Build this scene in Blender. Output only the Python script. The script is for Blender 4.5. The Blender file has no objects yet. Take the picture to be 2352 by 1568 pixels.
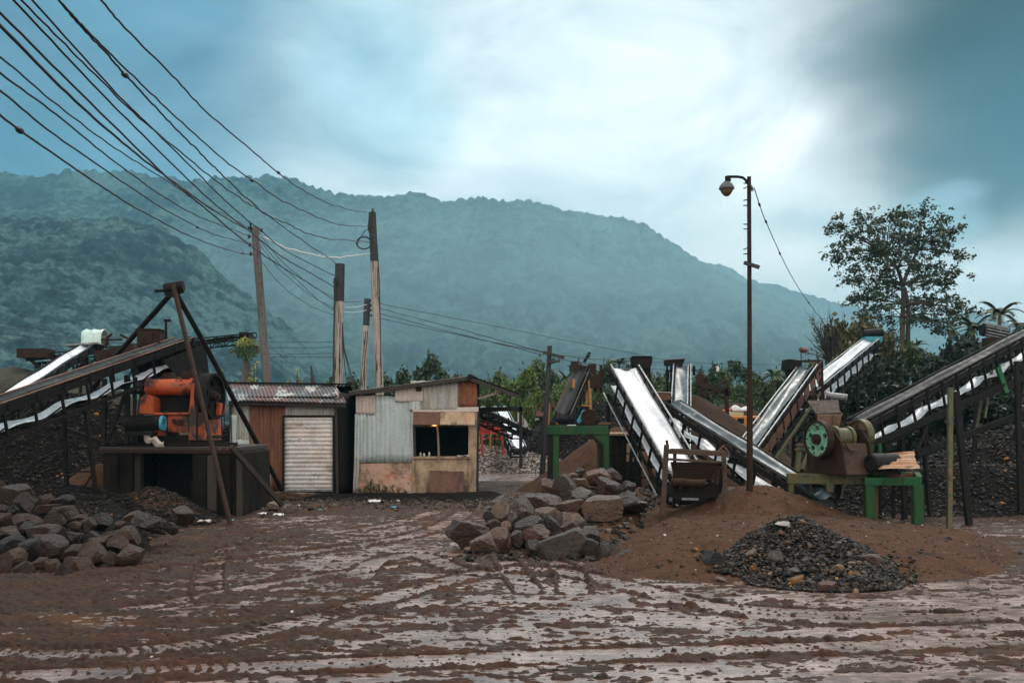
import bpy, math, random
import numpy as np
from mathutils import Vector, Matrix
random.seed(7)
RS = np.random.RandomState(11)
R = math.radians
sc = bpy.context.scene
COL = sc.collection
# ---- view frame used to work out real positions: focal length in pixels, eye height in metres
F = 2259.0; CX = 1176.0; HY = 965.0; H = 2.1
def W(px, py, Y):
    return Vector(((px - CX) * Y / F, Y, H - (py - HY) * Y / F))
def G(px, py, z=0.0):
    return W(px, py, (H - z) * F / (py - HY))
def X_(px, Y): return (px - CX) * Y / F
def Z_(py, Y): return H - (py - HY) * Y / F

def tag(o, label=None, cat=None, group=None, kind=None):
    if label: o['label'] = label
    if cat: o['category'] = cat
    if group: o['group'] = group
    if kind: o['kind'] = kind
    return o
def thing(name, label, cat, loc, group=None):
    o = bpy.data.objects.new(name, None)
    o.empty_display_size = 0.2
    COL.objects.link(o)
    o.location = loc
    o['wl'] = 1
    del o['wl']
    return tag(o, label, cat, group)
def root_loc(p):
    l = Vector((0, 0, 0))
    while p is not None:
        l += Vector(p.location); p = p.parent
    return l

def fast_mesh(name, v, f, smooth=False):
    """v: (n,3) array, f: (m,k) array (one face size)"""
    me = bpy.data.meshes.new(name)
    v = np.asarray(v, dtype=np.float32); f = np.asarray(f, dtype=np.int32)
    me.vertices.add(len(v)); me.vertices.foreach_set('co', v.ravel())
    k = f.shape[1]
    me.loops.add(f.size); me.loops.foreach_set('vertex_index', f.ravel())
    me.polygons.add(len(f))
    me.polygons.foreach_set('loop_start', np.arange(0, f.size, k, dtype=np.int32))
    me.polygons.foreach_set('loop_total', np.full(len(f), k, dtype=np.int32))
    me.polygons.foreach_set('use_smooth', np.full(len(f), smooth, dtype=bool))
    me.update(calc_edges=True); me.validate()
    return me
def link_mesh(name, me, mat, parent=None, loc=None):
    o = bpy.data.objects.new(name, me); COL.objects.link(o)
    if mat: me.materials.append(mat)
    if parent: o.parent = parent
    if loc is not None: o.location = loc
    return o

class MB:
    def __init__(s): s.v = []; s.f = []; s.sm = []
    def add(s, vs, fs, smooth=False):
        b = len(s.v)
        s.v += [Vector(p) for p in vs]
        for q in fs:
            s.f.append([b + i for i in q]); s.sm.append(smooth)
        return s
    def hexa(s, p):   # 8 corners: bottom 4 ccw, top 4
        return s.add(p, [(3,2,1,0),(4,5,6,7),(0,1,5,4),(1,2,6,5),(2,3,7,6),(3,0,4,7)])
    def obox(s, c, a, b, d):
        c = Vector(c); a = Vector(a); b = Vector(b); d = Vector(d)
        return s.hexa([c-a-b-d, c+a-b-d, c+a+b-d, c-a+b-d, c-a-b+d, c+a-b+d, c+a+b+d, c-a+b+d])
    def box(s, c, sx, sy, sz, rz=0.0, ry=0.0, rx=0.0):
        M = Matrix.Rotation(rz, 3, 'Z') @ Matrix.Rotation(ry, 3, 'Y') @ Matrix.Rotation(rx, 3, 'X')
        return s.obox(c, M @ Vector((sx/2,0,0)), M @ Vector((0,sy/2,0)), M @ Vector((0,0,sz/2)))
    def bar(s, p, q, w, h, up=(0, 0, 1)):
        p = Vector(p); q = Vector(q); u = (q - p); L = u.length
        if L < 1e-6: return s
        u /= L; up = Vector(up)
        sd = u.cross(up)
        if sd.length < 1e-3: sd = u.cross(Vector((0, 1, 0)))
        sd.normalize(); n = sd.cross(u)
        return s.obox((p+q)/2, u*L/2, sd*w/2, n*h/2)
    def chan(s, p, q, w, h, t=0.012, up=(0,0,1)):   # I-section
        p = Vector(p); q = Vector(q); u = (q-p).normalized(); up = Vector(up)
        sd = u.cross(up)
        if sd.length < 1e-3: sd = u.cross(Vector((0, 1, 0)))
        sd.normalize(); n = sd.cross(u)
        s.bar(p, q, t, h - 2*t - 0.002, n); s.bar(p + n*(h/2-t/2), q + n*(h/2-t/2), w, t, n); s.bar(p - n*(h/2-t/2), q - n*(h/2-t/2), w, t, n)
        return s
    def tube(s, pts, r, n=8, cap=True):
        pts = [Vector(p) for p in pts]; m = len(pts)
        rr = r if isinstance(r, (list, tuple)) else [r]*m
        vs = []; fs = []; prev = None
        for i, p in enumerate(pts):
            t = (pts[min(i+1, m-1)] - pts[max(i-1, 0)])
            if t.length < 1e-9: t = Vector((0,0,1))
            t.normalize()
            if prev is None:
                a = Vector((0,0,1)) if abs(t.z) < 0.9 else Vector((1,0,0))
                e = t.cross(a).normalized()
            else:
                e = prev - t * prev.dot(t)
                e = e.normalized() if e.length > 1e-6 else t.orthogonal().normalized()
            prev = e; g = t.cross(e)
            for k in range(n):
                an = 2*math.pi*k/n
                vs.append(p + (e*math.cos(an) + g*math.sin(an)) * rr[i])
        for i in range(m-1):
            for k in range(n):
                k2 = (k+1) % n
                fs.append((i*n+k, i*n+k2, (i+1)*n+k2, (i+1)*n+k))
        s.add(vs, fs, True)
        if cap:
            s.add(vs[:n], [tuple(range(n))[::-1]]); s.add(vs[-n:], [tuple(range(n))])
        return s
    def cyl(s, p, q, r, n=20, r2=None): return s.tube([p, q], [r, r if r2 is None else r2], n)
    def ring(s, c, axis, prof, n=32, holes=None):
        """lathe a closed profile [(radius, along)] about axis"""
        c = Vector(c); a = Vector(axis).normalized(); e = a.orthogonal().normalized(); g = a.cross(e)
        m = len(prof); vs = []; fs = []
        for k in range(n):
            an = 2*math.pi*k/n; d = e*math.cos(an) + g*math.sin(an)
            for (r, h) in prof: vs.append(c + d*r + a*h)
        for k in range(n):
            k2 = (k+1) % n
            for i in range(m):
                i2 = (i+1) % m
                fs.append((k*m+i, k2*m+i, k2*m+i2, k*m+i2))
        return s.add(vs, fs, False)
    def lathe(s, c, axis, prof, n=24):
        c = Vector(c); a = Vector(axis).normalized(); e = a.orthogonal().normalized(); g = a.cross(e)
        m = len(prof); vs = []; fs = []
        for k in range(n):
            an = 2*math.pi*k/n; d = e*math.cos(an) + g*math.sin(an)
            for (r, h) in prof: vs.append(c + d*max(r, 1e-4) + a*h)
        for k in range(n):
            k2 = (k+1) % n
            for i in range(m-1):
                fs.append((k*m+i, k2*m+i, k2*m+i+1, k*m+i+1))
        return s.add(vs, fs, True)
    def prism(s, pts, ext):
        pts = [Vector(p) for p in pts]; ext = Vector(ext); n = len(pts)
        fs = [tuple(range(n)), tuple(range(2*n-1, n-1, -1))]
        for i in range(n):
            j = (i+1) % n
            fs.append((i, i+n, j+n, j))
        return s.add(pts + [p + ext for p in pts], fs)
    def sheet(s, grid, th, smooth=True):
        """closed thin solid from a grid of points grid[i][j]; th = thickness vector or function normal offset"""
        nu = len(grid); nv = len(grid[0]); th = Vector(th)
        top = [Vector(p) for row in grid for p in row]; bot = [p - th for p in top]
        I = lambda i, j: i*nv + j
        fs = []
        for i in range(nu-1):
            for j in range(nv-1):
                fs.append((I(i,j), I(i+1,j), I(i+1,j+1), I(i,j+1)))
        o = nu*nv
        fs2 = [(o+d, o+c, o+b, o+a) for (a, b, c, d) in fs]
        ed = []
        for j in range(nv-1):
            ed.append((I(0,j), I(0,j+1), o+I(0,j+1), o+I(0,j))); ed.append((I(nu-1,j+1), I(nu-1,j), o+I(nu-1,j), o+I(nu-1,j+1)))
        for i in range(nu-1):
            ed.append((I(i+1,0), I(i,0), o+I(i,0), o+I(i+1,0))); ed.append((I(i,nv-1), I(i+1,nv-1), o+I(i+1,nv-1), o+I(i,nv-1)))
        b = len(s.v); s.v += top + bot
        for q in fs + fs2: s.f.append([b+i for i in q]); s.sm.append(smooth)
        for q in ed: s.f.append([b+i for i in q]); s.sm.append(False)
        return s
    def corr(s, o, u, v, n, pitch=0.076, amp=0.012, th=0.004, jag=0.0, per=6, bend=0.0, torn=0.0):
        """corrugated sheet: ridges run along v, waves across u; o corner, u,v edge vectors, n outward normal"""
        o = Vector(o); u = Vector(u); v = Vector(v); n = Vector(n)
        nw = max(2, int(round(u.length/pitch*per))); nv = 7
        rnd = random.Random(int((o.x*131+o.z*977)*100))
        ja = [rnd.uniform(-jag, jag) for _ in range(nw+1)]; jb = [rnd.uniform(-jag, jag) for _ in range(nw+1)]
        grid = []
        for i in range(nw+1):
            t = i/nw; row = []
            k = int(t*u.length/pitch)
            for j in range(nv+1):
                w = j/nv
                ww = w + (ja[k % len(ja)] if j == 0 else 0) + (jb[k % len(jb)] if j == nv else 0)
                off = amp*math.cos(2*math.pi*t*u.length/pitch) + bend*math.sin(t*5.1+w*2.3)*0.5 + bend*math.sin(w*6.0+t*9)*0.5
                row.append(o + u*t + v*ww + n*off)
            grid.append(row)
        return s.sheet(grid, n*th)
    def build(s, name, mat, parent=None, bevel=0.0, smooth_all=None):
        off = root_loc(parent)
        me = bpy.data.meshes.new(name)
        me.from_pydata([tuple(p - off) for p in s.v], [], s.f)
        me.polygons.foreach_set('use_smooth', s.sm if smooth_all is None else [smooth_all]*len(s.f))
        me.update()
        o = bpy.data.objects.new(name, me); COL.objects.link(o)
        if mat: me.materials.append(mat)
        if parent: o.parent = parent
        if bevel:
            m = o.modifiers.new('bevel', 'BEVEL'); m.width = bevel; m.segments = 1; m.limit_method = 'ANGLE'; m.angle_limit = R(40)
        return o
def solo(mb, name, label, cat, mat, group=None, bevel=0.0):
    """a thing that is one mesh, its origin at its own base centre"""
    lo = Vector((min(p.x for p in mb.v), min(p.y for p in mb.v), min(p.z for p in mb.v)))
    hi = Vector((max(p.x for p in mb.v), max(p.y for p in mb.v), max(p.z for p in mb.v)))
    c = Vector(((lo.x+hi.x)/2, (lo.y+hi.y)/2, lo.z))
    mb.v = [p - c for p in mb.v]
    o = mb.build(name, mat, None, bevel); o.location = c
    return tag(o, label, cat, group)

# ---- numpy noise
def _h(ix, iy, seed):
    n = (ix.astype(np.int64)*374761393 + iy.astype(np.int64)*668265263 + seed*1442695041) & 0xffffffff
    n = ((n ^ (n >> 13)) * 1274126177) & 0xffffffff
    n = ((n ^ (n >> 16)) * 2246822519) & 0xffffffff
    return ((n ^ (n >> 15)) & 0xffffff) / float(0xffffff)
def vnoise(x, y, seed=0):
    xi = np.floor(x); yi = np.floor(y); fx = x - xi; fy = y - yi
    fx = fx*fx*fx*(fx*(fx*6-15)+10); fy = fy*fy*fy*(fy*(fy*6-15)+10)
    a = _h(xi, yi, seed); b = _h(xi+1, yi, seed); c = _h(xi, yi+1, seed); d = _h(xi+1, yi+1, seed)
    return (a*(1-fx)+b*fx)*(1-fy) + (c*(1-fx)+d*fx)*fy
def fbm(x, y, seed=0, oct=5, gain=0.5, lac=2.03):
    s = 0; a = 1; t = 0
    for i in range(oct):
        s = s + a*vnoise(x, y, seed+i*17); t += a; a *= gain; x = x*lac+3.1; y = y*lac+1.7
    return s/t
def crowns(x, y, cell, seed=0):
    """tree-crown bumps: rounded domes on a jittered grid, 0..1"""
    gx = x/cell; gy = y/cell; xi = np.floor(gx); yi = np.floor(gy); best = np.zeros_like(gx)
    for dx in (-1, 0, 1):
        for dy in (-1, 0, 1):
            cx = xi+dx; cy = yi+dy
            px = cx + _h(cx, cy, seed); py = cy + _h(cx, cy, seed+5); hh = 0.45 + 0.75*_h(cx, cy, seed+9)**2
            d2 = ((gx-px)**2 + (gy-py)**2) / (0.45 + 0.35*hh)**2
            best = np.maximum(best, hh*np.sqrt(np.clip(1-d2, 0, 1)))
    return best
def smooth(a, b, x):
    t = np.clip((x-a)/(b-a), 0, 1); return t*t*(3-2*t)
# ------------------------------------------------------------------ materials
class NT:
    def __init__(s, m):
        m.use_nodes = True; s.t = m.node_tree; s.t.nodes.clear(); s.n = s.t.nodes; s.l = s.t.links
    def new(s, typ, **k):
        n = s.n.new(typ)
        for a, b in k.items():
            if a == 'inp':
                for i, val in b.items(): n.inputs[i].default_value = val
            else: setattr(n, a, b)
        return n
    def ln(s, a, b): s.l.new(a, b)
def rgba(c): return (c[0], c[1], c[2], 1.0)
def ramp(nt, fac, stops, interp='LINEAR'):
    r = nt.new('ShaderNodeValToRGB'); cr = r.color_ramp; cr.interpolation = interp
    while len(cr.elements) < len(stops): cr.elements.new(0.5)
    for e, (p, c) in zip(cr.elements, stops):
        e.position = p; e.color = rgba(c) if not isinstance(c, (int, float)) else (c, c, c, 1)
    nt.ln(fac, r.inputs[0]); return r.outputs[0]
def noise(nt, vec, scale, detail=6, rough=0.6, dist=0.0):
    n = nt.new('ShaderNodeTexNoise', inp={'Scale': scale, 'Detail': detail, 'Roughness': rough, 'Distortion': dist})
    nt.ln(vec, n.inputs['Vector']); return n.outputs['Fac']
def mapping(nt, vec, scale=(1,1,1), rot=(0,0,0), loc=(0,0,0)):
    m = nt.new('ShaderNodeMapping', inp={'Scale': scale, 'Rotation': rot, 'Location': loc}); nt.ln(vec, m.inputs['Vector']); return m.outputs[0]
def mixc(nt, fac, a, b, mode='MIX'):
    m = nt.new('ShaderNodeMix', data_type='RGBA', blend_type=mode)
    for sock, val in ((m.inputs[0], fac), (m.inputs[6], a), (m.inputs[7], b)):
        if hasattr(val, 'is_output'): nt.ln(val, sock)
        elif isinstance(val, (int, float)): sock.default_value = val
        else: sock.default_value = rgba(val)
    return m.outputs[2]
def math_(nt, op, a, b=None, c=None, clamp=False):
    m = nt.new('ShaderNodeMath', operation=op, use_clamp=clamp)
    for i, val in enumerate((a, b, c)):
        if val is None: continue
        if hasattr(val, 'is_output'): nt.ln(val, m.inputs[i])
        else: m.inputs[i].default_value = val
    return m.outputs[0]
def finish(nt, col, rough, bump=None, bstr=0.2, bdist=0.01, metal=0.0, spec=0.5, extra=None):
    p = nt.new('ShaderNodeBsdfPrincipled'); o = nt.new('ShaderNodeOutputMaterial')
    for key, val in (('Base Color', col), ('Roughness', rough), ('Metallic', metal), ('Specular IOR Level', spec)):
        if hasattr(val, 'is_output'): nt.ln(val, p.inputs[key])
        elif isinstance(val, (int, float)): p.inputs[key].default_value = val
        else: p.inputs[key].default_value = rgba(val)
    if bump is not None:
        b = nt.new('ShaderNodeBump', inp={'Strength': bstr, 'Distance': bdist}); nt.ln(bump, b.inputs['Height']); nt.ln(b.outputs[0], p.inputs['Normal'])
    for k, v in (extra or {}).items(): p.inputs[k].default_value = v
    nt.ln(p.outputs[0], o.inputs[0]); return p
def mat(name, cols, scale=3.0, detail=7, rough=(0.45, 0.8), metal=0.0, bump=0.25, bscale=30, bdist=0.01, spec=0.5,
        stretch=(1, 1, 1), spots=None, objcol=False, nrough=0.62, dist=0.3, wear=None):
    """cols: 2-4 colours laid out by a noise; spots: (colour, scale, lo, hi) extra blotches; wear: (colour, amount)"""
    m = bpy.data.materials.new(name); nt = NT(m)
    tc = nt.new('ShaderNodeTexCoord').outputs['Object']
    v = mapping(nt, tc, stretch)
    n1 = noise(nt, v, scale, detail, nrough, dist)
    k = len(cols); st = [(0.32 + 0.36*i/(max(1, k-1)), c) for i, c in enumerate(cols)]
    c = ramp(nt, n1, st) if k > 1 else None
    if c is None:
        c = mixc(nt, n1, tuple(x*0.7 for x in cols[0]), tuple(min(1, x*1.25) for x in cols[0]))
    n2 = noise(nt, tc, bscale, 5, 0.65)
    c = mixc(nt, 1.0, c, ramp(nt, n2, [(0.3, 0.62), (0.7, 1.0)]), 'MULTIPLY')
    if spots:
        for (sc_, ss, lo, hi) in spots:
            ns = noise(nt, mapping(nt, tc, stretch, loc=(ss*1.3, 7.1, 2.2)), ss, 6, 0.65, 0.4)
            c = mixc(nt, ramp(nt, ns, [(lo, 0.0), (hi, 1.0)]), c, sc_)
    if objcol:
        oi = nt.new('ShaderNodeObjectInfo')
        c = mixc(nt, 1.0, c, oi.outputs['Color'], 'MULTIPLY')
    n3 = noise(nt, tc, scale*2.3, 5, 0.6)
    ro = nt.new('ShaderNodeMapRange', inp={'From Min': 0.3, 'From Max': 0.7, 'To Min': rough[0], 'To Max': rough[1]}); nt.ln(n3, ro.inputs[0])
    hsum = math_(nt, 'ADD', n2, math_(nt, 'MULTIPLY', n1, 0.7))
    finish(nt, c, ro.outputs[0], hsum if bump else None, bump, bdist, metal, spec)
    return m
M = {}
RUST = (0.16, 0.055, 0.025); RUSTD = (0.055, 0.022, 0.013); RUSTL = (0.30, 0.115, 0.055)
M['rust'] = mat('rust_steel', [RUSTD, RUST, (0.10, 0.04, 0.02)], 5, rough=(.5, .85), bscale=45)
M['rust_dark'] = mat('dark_rusty_steel', [(.014,.009,.007), (.042,.020,.013), (.022,.013,.009)], 5, rough=(.55, .85), bscale=45, spec=.15)
M['black_steel'] = mat('grimy_black_steel', [(.006,.007,.008), (.018,.014,.012), (.009,.009,.009)], 5, rough=(.55, .85), bscale=50, spec=.12)
M['grey_steel'] = mat('weathered_grey_steel', [(.30,.33,.35), (.16,.16,.16), (.34,.37,.39)], 7, rough=(.3, .6), bscale=60, spots=[(RUSTD, 6, .56, .66)])
M['rail'] = mat('pale_wet_rail', [(.42,.46,.48), (.22,.23,.23), (.5,.54,.56)], 6, rough=(.2, .45), bscale=70, stretch=(1,1,1), spots=[((.04,.03,.025), 5, .58, .66)])
M['white_belt'] = mat('pale_conveyor_belt', [(.50,.54,.58), (.62,.65,.69), (.55,.58,.62)], 1.6, rough=(.25, .5), bump=.12, bscale=14, spots=[((.06,.065,.07), 1.1, .64, .76), ((.34,.37,.40), 2.3, .52, .70)])
M['return_belt'] = mat('pale_return_belt', [(.72,.77,.84), (.84,.88,.92)], 2.5, rough=(.2, .45), bump=.15, bscale=9, spots=[((.03,.035,.04), 1.7, .62, .72)])  # near-white stands in for sky reflected on the wet belt, put into the colour
M['dark_belt'] = mat('wet_dark_rubber_belt', [(.010,.014,.017), (.020,.027,.031), (.012,.017,.02)], 3, rough=(.45, .65), bump=.2, bscale=60, bdist=.004, spec=.12, spots=[((.05,.06,.07), 9, .60, .78)])
M['blue_belt'] = mat('wet_blue_grey_belt', [(.022,.038,.048), (.040,.062,.075), (.11,.15,.17)], 2.2, rough=(.3, .55), bump=.15, bscale=50, bdist=.004, spots=[((.38,.43,.46), 3.1, .60, .76)])
M['rubber'] = mat('black_rubber', [(.008,.008,.009), (.014,.014,.014)], 8, rough=(.6, .85), spec=.25)
M['orange'] = mat('chipped_orange_paint', [(.04,.013,.007), (.46,.062,.010), (.55,.095,.016), (.22,.035,.010)], 2.6, rough=(.4, .75), bscale=34, spots=[((.022,.013,.009), 2.1, .49, .60), ((.62,.20,.03), 5, .66, .75)])
M['red'] = mat('red_paint', [(.42,.02,.014), (.55,.04,.025), (.25,.015,.012)], 4, rough=(.4, .7), spots=[((.06,.02,.015), 5, .58, .68)])
M['green'] = mat('mossy_green_paint', [(.010,.036,.012), (.014,.078,.022), (.028,.058,.014)], 4, rough=(.5, .8), spec=.25, bscale=40, stretch=(1,1,.4), spots=[((.03,.026,.015), 3.5, .52, .66)])
M['green_bright'] = mat('green_paint', [(.008,.075,.024), (.011,.11,.034), (.006,.032,.011)], 5, rough=(.5, .75), spec=.25, spots=[((.02,.03,.015), 6, .56, .68)])
M['green_wheel'] = mat('worn_green_wheel_paint', [(.012,.26,.11), (.24,.44,.30), (.010,.18,.07)], 9, rough=(.45, .7), spec=.3, stretch=(1, 1, .35), spots=[((.05,.03,.02), 11, .62, .7)])
M['rust_plate'] = mat('brown_rust_plate', [(.05,.03,.02), (.085,.05,.033), (.032,.02,.014)], 5, rough=(.5, .8), spec=.25, spots=[((.20,.12,.08), 4, .62, .72)])
M['rust_wheel'] = mat('rusty_olive_wheel', [(.12,.065,.038), (.20,.115,.07), (.07,.038,.024)], 7, rough=(.5, .8), spots=[((.16,.17,.05), 4, .55, .66)])
M['olive'] = mat('olive_painted_steel', [(.045,.052,.016), (.085,.088,.026), (.03,.027,.015)], 6, rough=(.4, .75), spots=[(RUST, 7, .55, .66)])
M['yellow_leg'] = mat('orange_yellow_paint', [(.50,.22,.04), (.40,.15,.03), (.55,.27,.06)], 6)
M['blue_paint'] = mat('blue_motor_paint', [(.04,.28,.42), (.07,.40,.55), (.05,.2,.28)], 6, rough=(.3, .6), spots=[((.02,.02,.02), 5, .6, .7)])
M['teal_paint'] = mat('teal_motor_paint', [(.02,.22,.25), (.03,.30,.34)], 6, rough=(.3, .6))
M['zinc'] = mat('galvanised_sheet', [(.42,.48,.47), (.56,.62,.61), (.36,.39,.37)], 4.5, rough=(.4, .7), bscale=24, bump=.1, stretch=(1, 1, .12), spots=[((.23,.15,.10), 2.2, .56, .74), ((.10,.07,.05), 9, .64, .72)])
M['zinc_pink'] = mat('faded_pinkish_sheet', [(.52,.40,.35), (.62,.52,.46), (.45,.36,.31)], 1.6, rough=(.4, .75), bscale=24, bump=.1, stretch=(1, 1, .25), spots=[((.26,.15,.10), 3, .62, .78)])
M['zinc_warm'] = mat('stained_grey_sheet', [(.34,.32,.28), (.48,.46,.41), (.27,.24,.20)], 2.0, rough=(.45, .75), bscale=24, bump=.1, stretch=(1, 1, .2), spots=[((.17,.10,.06), 2.6, .58, .74)])
M['zinc_rust'] = mat('rusted_sheet', [(.085,.028,.016), (.24,.085,.045), (.13,.045,.025)], 6, rough=(.55, .85), bscale=30, stretch=(1, 1, .16), spots=[((.38,.31,.26), 2.6, .63, .72), ((.05,.02,.012), 4, .58, .7)])
M['zinc_orange'] = mat('bright_rusted_sheet', [(.05,.02,.014), (.28,.09,.03), (.10,.032,.016)], 3.2, rough=(.55, .85), bscale=30, stretch=(1, 1, .5), spots=[((.34,.15,.06), 5, .62, .74)])
M['zinc_brown'] = mat('brown_rusted_sheet', [(.09,.042,.024), (.17,.075,.042), (.07,.032,.02)], 5, rough=(.55, .85), bscale=30, stretch=(1, 1, .3))
M['roof_sheet'] = mat('patchy_roof_sheet', [(.07,.028,.024), (.16,.07,.06), (.07,.075,.08), (.40,.40,.38)], 1.0, rough=(.35, .65), bscale=22, stretch=(1, .35, 1), detail=4, spots=[((.40,.40,.38), 1.9, .57, .60), ((.06,.025,.02), 4.5, .57, .66)])
M['shutter'] = mat('dented_roller_door', [(.72,.54,.46), (.74,.68,.64), (.56,.55,.52)], 1.2, rough=(.35, .6), bscale=18, bump=.15, stretch=(.5, 1, 1.1), spots=[((.10,.11,.12), 3, .60, .70), ((.34,.26,.20), 2.0, .50, .72)])
M['plaster'] = mat('stained_pink_plaster', [(.50,.26,.16), (.64,.40,.29), (.40,.23,.12)], 1.7, rough=(.6, .9), bscale=22, spots=[((.50,.15,.06), 2.2, .52, .64), ((.06,.05,.02), 1.5, .50, .66), ((.12,.09,.05), 6, .58, .70)])
M['plaster_tan'] = mat('stained_tan_plaster', [(.42,.28,.16), (.54,.38,.25), (.30,.20,.11)], 2.2, rough=(.6, .9), bscale=22, stretch=(1, 1, .5), spots=[((.07,.055,.028), 2.2, .50, .66), ((.50,.25,.12), 3.5, .58, .7)])
M['cream'] = mat('cream_board', [(.58,.48,.40), (.68,.60,.52)], 3, rough=(.5, .8), stretch=(.4, 1, 1), spots=[((.2,.12,.08), 5, .62, .74)])
M['wood_dark'] = mat('dark_wet_timber', [(.012,.009,.007), (.032,.02,.013), (.018,.012,.009)], 4, rough=(.5, .85), stretch=(1, 1, .2))
M['wood'] = mat('weathered_timber', [(.20,.14,.10), (.30,.22,.16), (.12,.085,.06)], 5, rough=(.6, .85), stretch=(1, 1, .12))
M['pole'] = mat('stained_pole', [(.34,.27,.225), (.50,.42,.36), (.13,.095,.075)], 6, rough=(.6, .85), bscale=25, stretch=(2.5, 2.5, .14), spots=[((.022,.018,.016), 5, .56, .60)])
M['pole_dark'] = mat('dark_stained_pole', [(.085,.075,.068), (.15,.132,.118), (.045,.038,.034)], 3, rough=(.6, .85), bscale=25, stretch=(2, 2, .16), spots=[((.45,.42,.38), 4, .69, .72)])
M['tar'] = mat('tarred_wood', [(.012,.010,.010), (.03,.024,.02)], 5, rough=(.4, .75), stretch=(1, 1, .2))
M['concrete_dark'] = mat('damp_dark_concrete', [(.007,.0065,.0055), (.018,.015,.011), (.005,.0045,.004)], 1.8, rough=(.7, .9), spec=.08, bscale=25, stretch=(1, 1, .35), spots=[((.03,.03,.010), 2.4, .58, .7)])
M['concrete'] = mat('pale_concrete', [(.34,.33,.29), (.45,.43,.39), (.22,.21,.18)], 3, rough=(.6, .9))
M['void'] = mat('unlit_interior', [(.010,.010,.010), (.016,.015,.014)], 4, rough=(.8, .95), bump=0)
M['cable'] = mat('black_cable', [(.010,.012,.014), (.016,.018,.020)], 9, rough=(.45, .65), bump=0)
M['cable_white'] = mat('pale_cable', [(.62,.66,.68), (.7,.74,.76)], 9, rough=(.4, .6), bump=0)
M['porcelain'] = mat('brown_insulator', [(.03,.016,.012), (.05,.03,.02)], 9, rough=(.15, .3), bump=0)
M['cloth_white'] = mat('white_sheet', [(.62,.60,.58), (.76,.74,.72), (.5,.48,.46)], 5, rough=(.6, .85), bscale=16, bump=.4)
M['cloth_mint'] = mat('pale_mint_tarp', [(.45,.68,.60), (.66,.80,.74), (.4,.6,.55)], 5, rough=(.35, .6))
M['cloth_red'] = mat('red_sheet', [(.50,.03,.035), (.42,.02,.03)], 5, rough=(.6, .85))
M['pinkpaint'] = mat('faded_pink_paint', [(.50,.20,.19), (.40,.12,.12)], 5)
M['truck_orange'] = mat('orange_truck_paint', [(.70,.25,.06), (.80,.33,.09)], 5, rough=(.3, .5), bump=.05)
M['paint_stripe'] = mat('pale_green_lettered_board', [(.30,.45,.16), (.75,.72,.5), (.8,.5,.1)], 14, rough=(.4, .6), bump=0)
M['glass_dark'] = mat('dark_glass', [(.015,.018,.02), (.02,.022,.025)], 3, rough=(.06, .15), bump=0)
M['plate_white'] = mat('white_plate', [(.7,.7,.68), (.6,.6,.58)], 5)
M['lamp_shell'] = mat('grey_lamp_shell', [(.06,.065,.07), (.11,.115,.12)], 8, rough=(.3, .5))
M['lamp_bowl'] = mat('dusty_amber_lamp_bowl', [(.12,.08,.045), (.17,.12,.07)], 9, rough=(.12, .3), bump=.1)
M['rock'] = mat('quarry_rock', [(.45,.42,.40), (.78,.74,.70), (1.0,.96,.92)], 4.0, rough=(.25, .6), bump=1.0, bscale=14, bdist=.05, objcol=True, spots=[((.62,.36,.22), 2.6, .54, .66), ((.25,.24,.23), 5, .60, .68)], spec=.45)
M['sand'] = mat('wet_brown_sand', [(.056,.026,.0125), (.086,.041,.020), (.040,.0195,.010)], 1.3, rough=(.8, .95), spec=.12, bump=.9, bscale=38, bdist=.02, spots=[((.24,.15,.10), 26, .62, .68), ((.045,.028,.02), 30, .62, .7)])
M['gravel_dark'] = mat('dark_crushed_stone', [(.007,.0055,.005), (.014,.011,.009), (.010,.008,.007)], 1.2, rough=(.8, .95), spec=.06, bump=1.0, bscale=20, bdist=.05, spots=[((.035,.027,.021), 22, .62, .67), ((.005,.005,.005), 19, .54, .62)])
M['gravel_brown'] = mat('brown_crushed_stone', [(.040,.023,.015), (.065,.038,.026), (.048,.028,.019)], 1.2, rough=(.8, .95), spec=.08, bump=1.0, bscale=22, bdist=.04, spots=[((.16,.11,.085), 18, .62, .68), ((.025,.018,.014), 17, .6, .68)])
M['gravel_pale'] = mat('pale_pebbles', [(.20,.155,.135), (.28,.22,.19), (.15,.115,.10)], 2, rough=(.45, .8), bump=1.0, bscale=13, bdist=.06, spots=[((.55,.48,.44), 11, .62, .67), ((.05,.035,.03), 10, .58, .66)])
M['bank'] = mat('scrubby_dark_bank', [(.014,.014,.008), (.035,.032,.014), (.022,.016,.010)], 1.2, rough=(.8, .95), bump=1.0, bscale=9, bdist=.1)
def leafmat(name, a, b, c=None, scale=.9):
    m = bpy.data.materials.new(name); nt = NT(m)
    tc = nt.new('ShaderNodeTexCoord').outputs['Object']
    n1 = noise(nt, tc, scale, 3, .6); n2 = noise(nt, tc, scale*6, 2, .5)
    f = math_(nt, 'ADD', math_(nt, 'MULTIPLY', n1, .6), math_(nt, 'MULTIPLY', n2, .4))
    col = ramp(nt, f, [(.36, a), (.52, b), (.66, c or b)])
    finish(nt, col, .55, spec=.35); return m
M['leaf_dark'] = leafmat('dark_leaves', (.014,.026,.010), (.032,.052,.017), (.065,.085,.026))
M['leaf_black'] = leafmat('shaded_leaves', (.004,.008,.004), (.011,.018,.008), (.030,.036,.012))
M['leaf_mid'] = leafmat('mid_green_leaves', (.022,.042,.013), (.048,.080,.021), (.095,.13,.034))
M['leaf_bright'] = leafmat('bright_green_leaves', (.038,.068,.013), (.085,.135,.024), (.17,.21,.042))
M['leaf_yellow'] = leafmat('yellow_green_leaves', (.09,.12,.02), (.34,.36,.05), (.62,.55,.07), 1.4)
M['leaf_olive'] = leafmat('olive_leaves', (.032,.034,.012), (.075,.07,.024), (.14,.115,.04))
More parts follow.
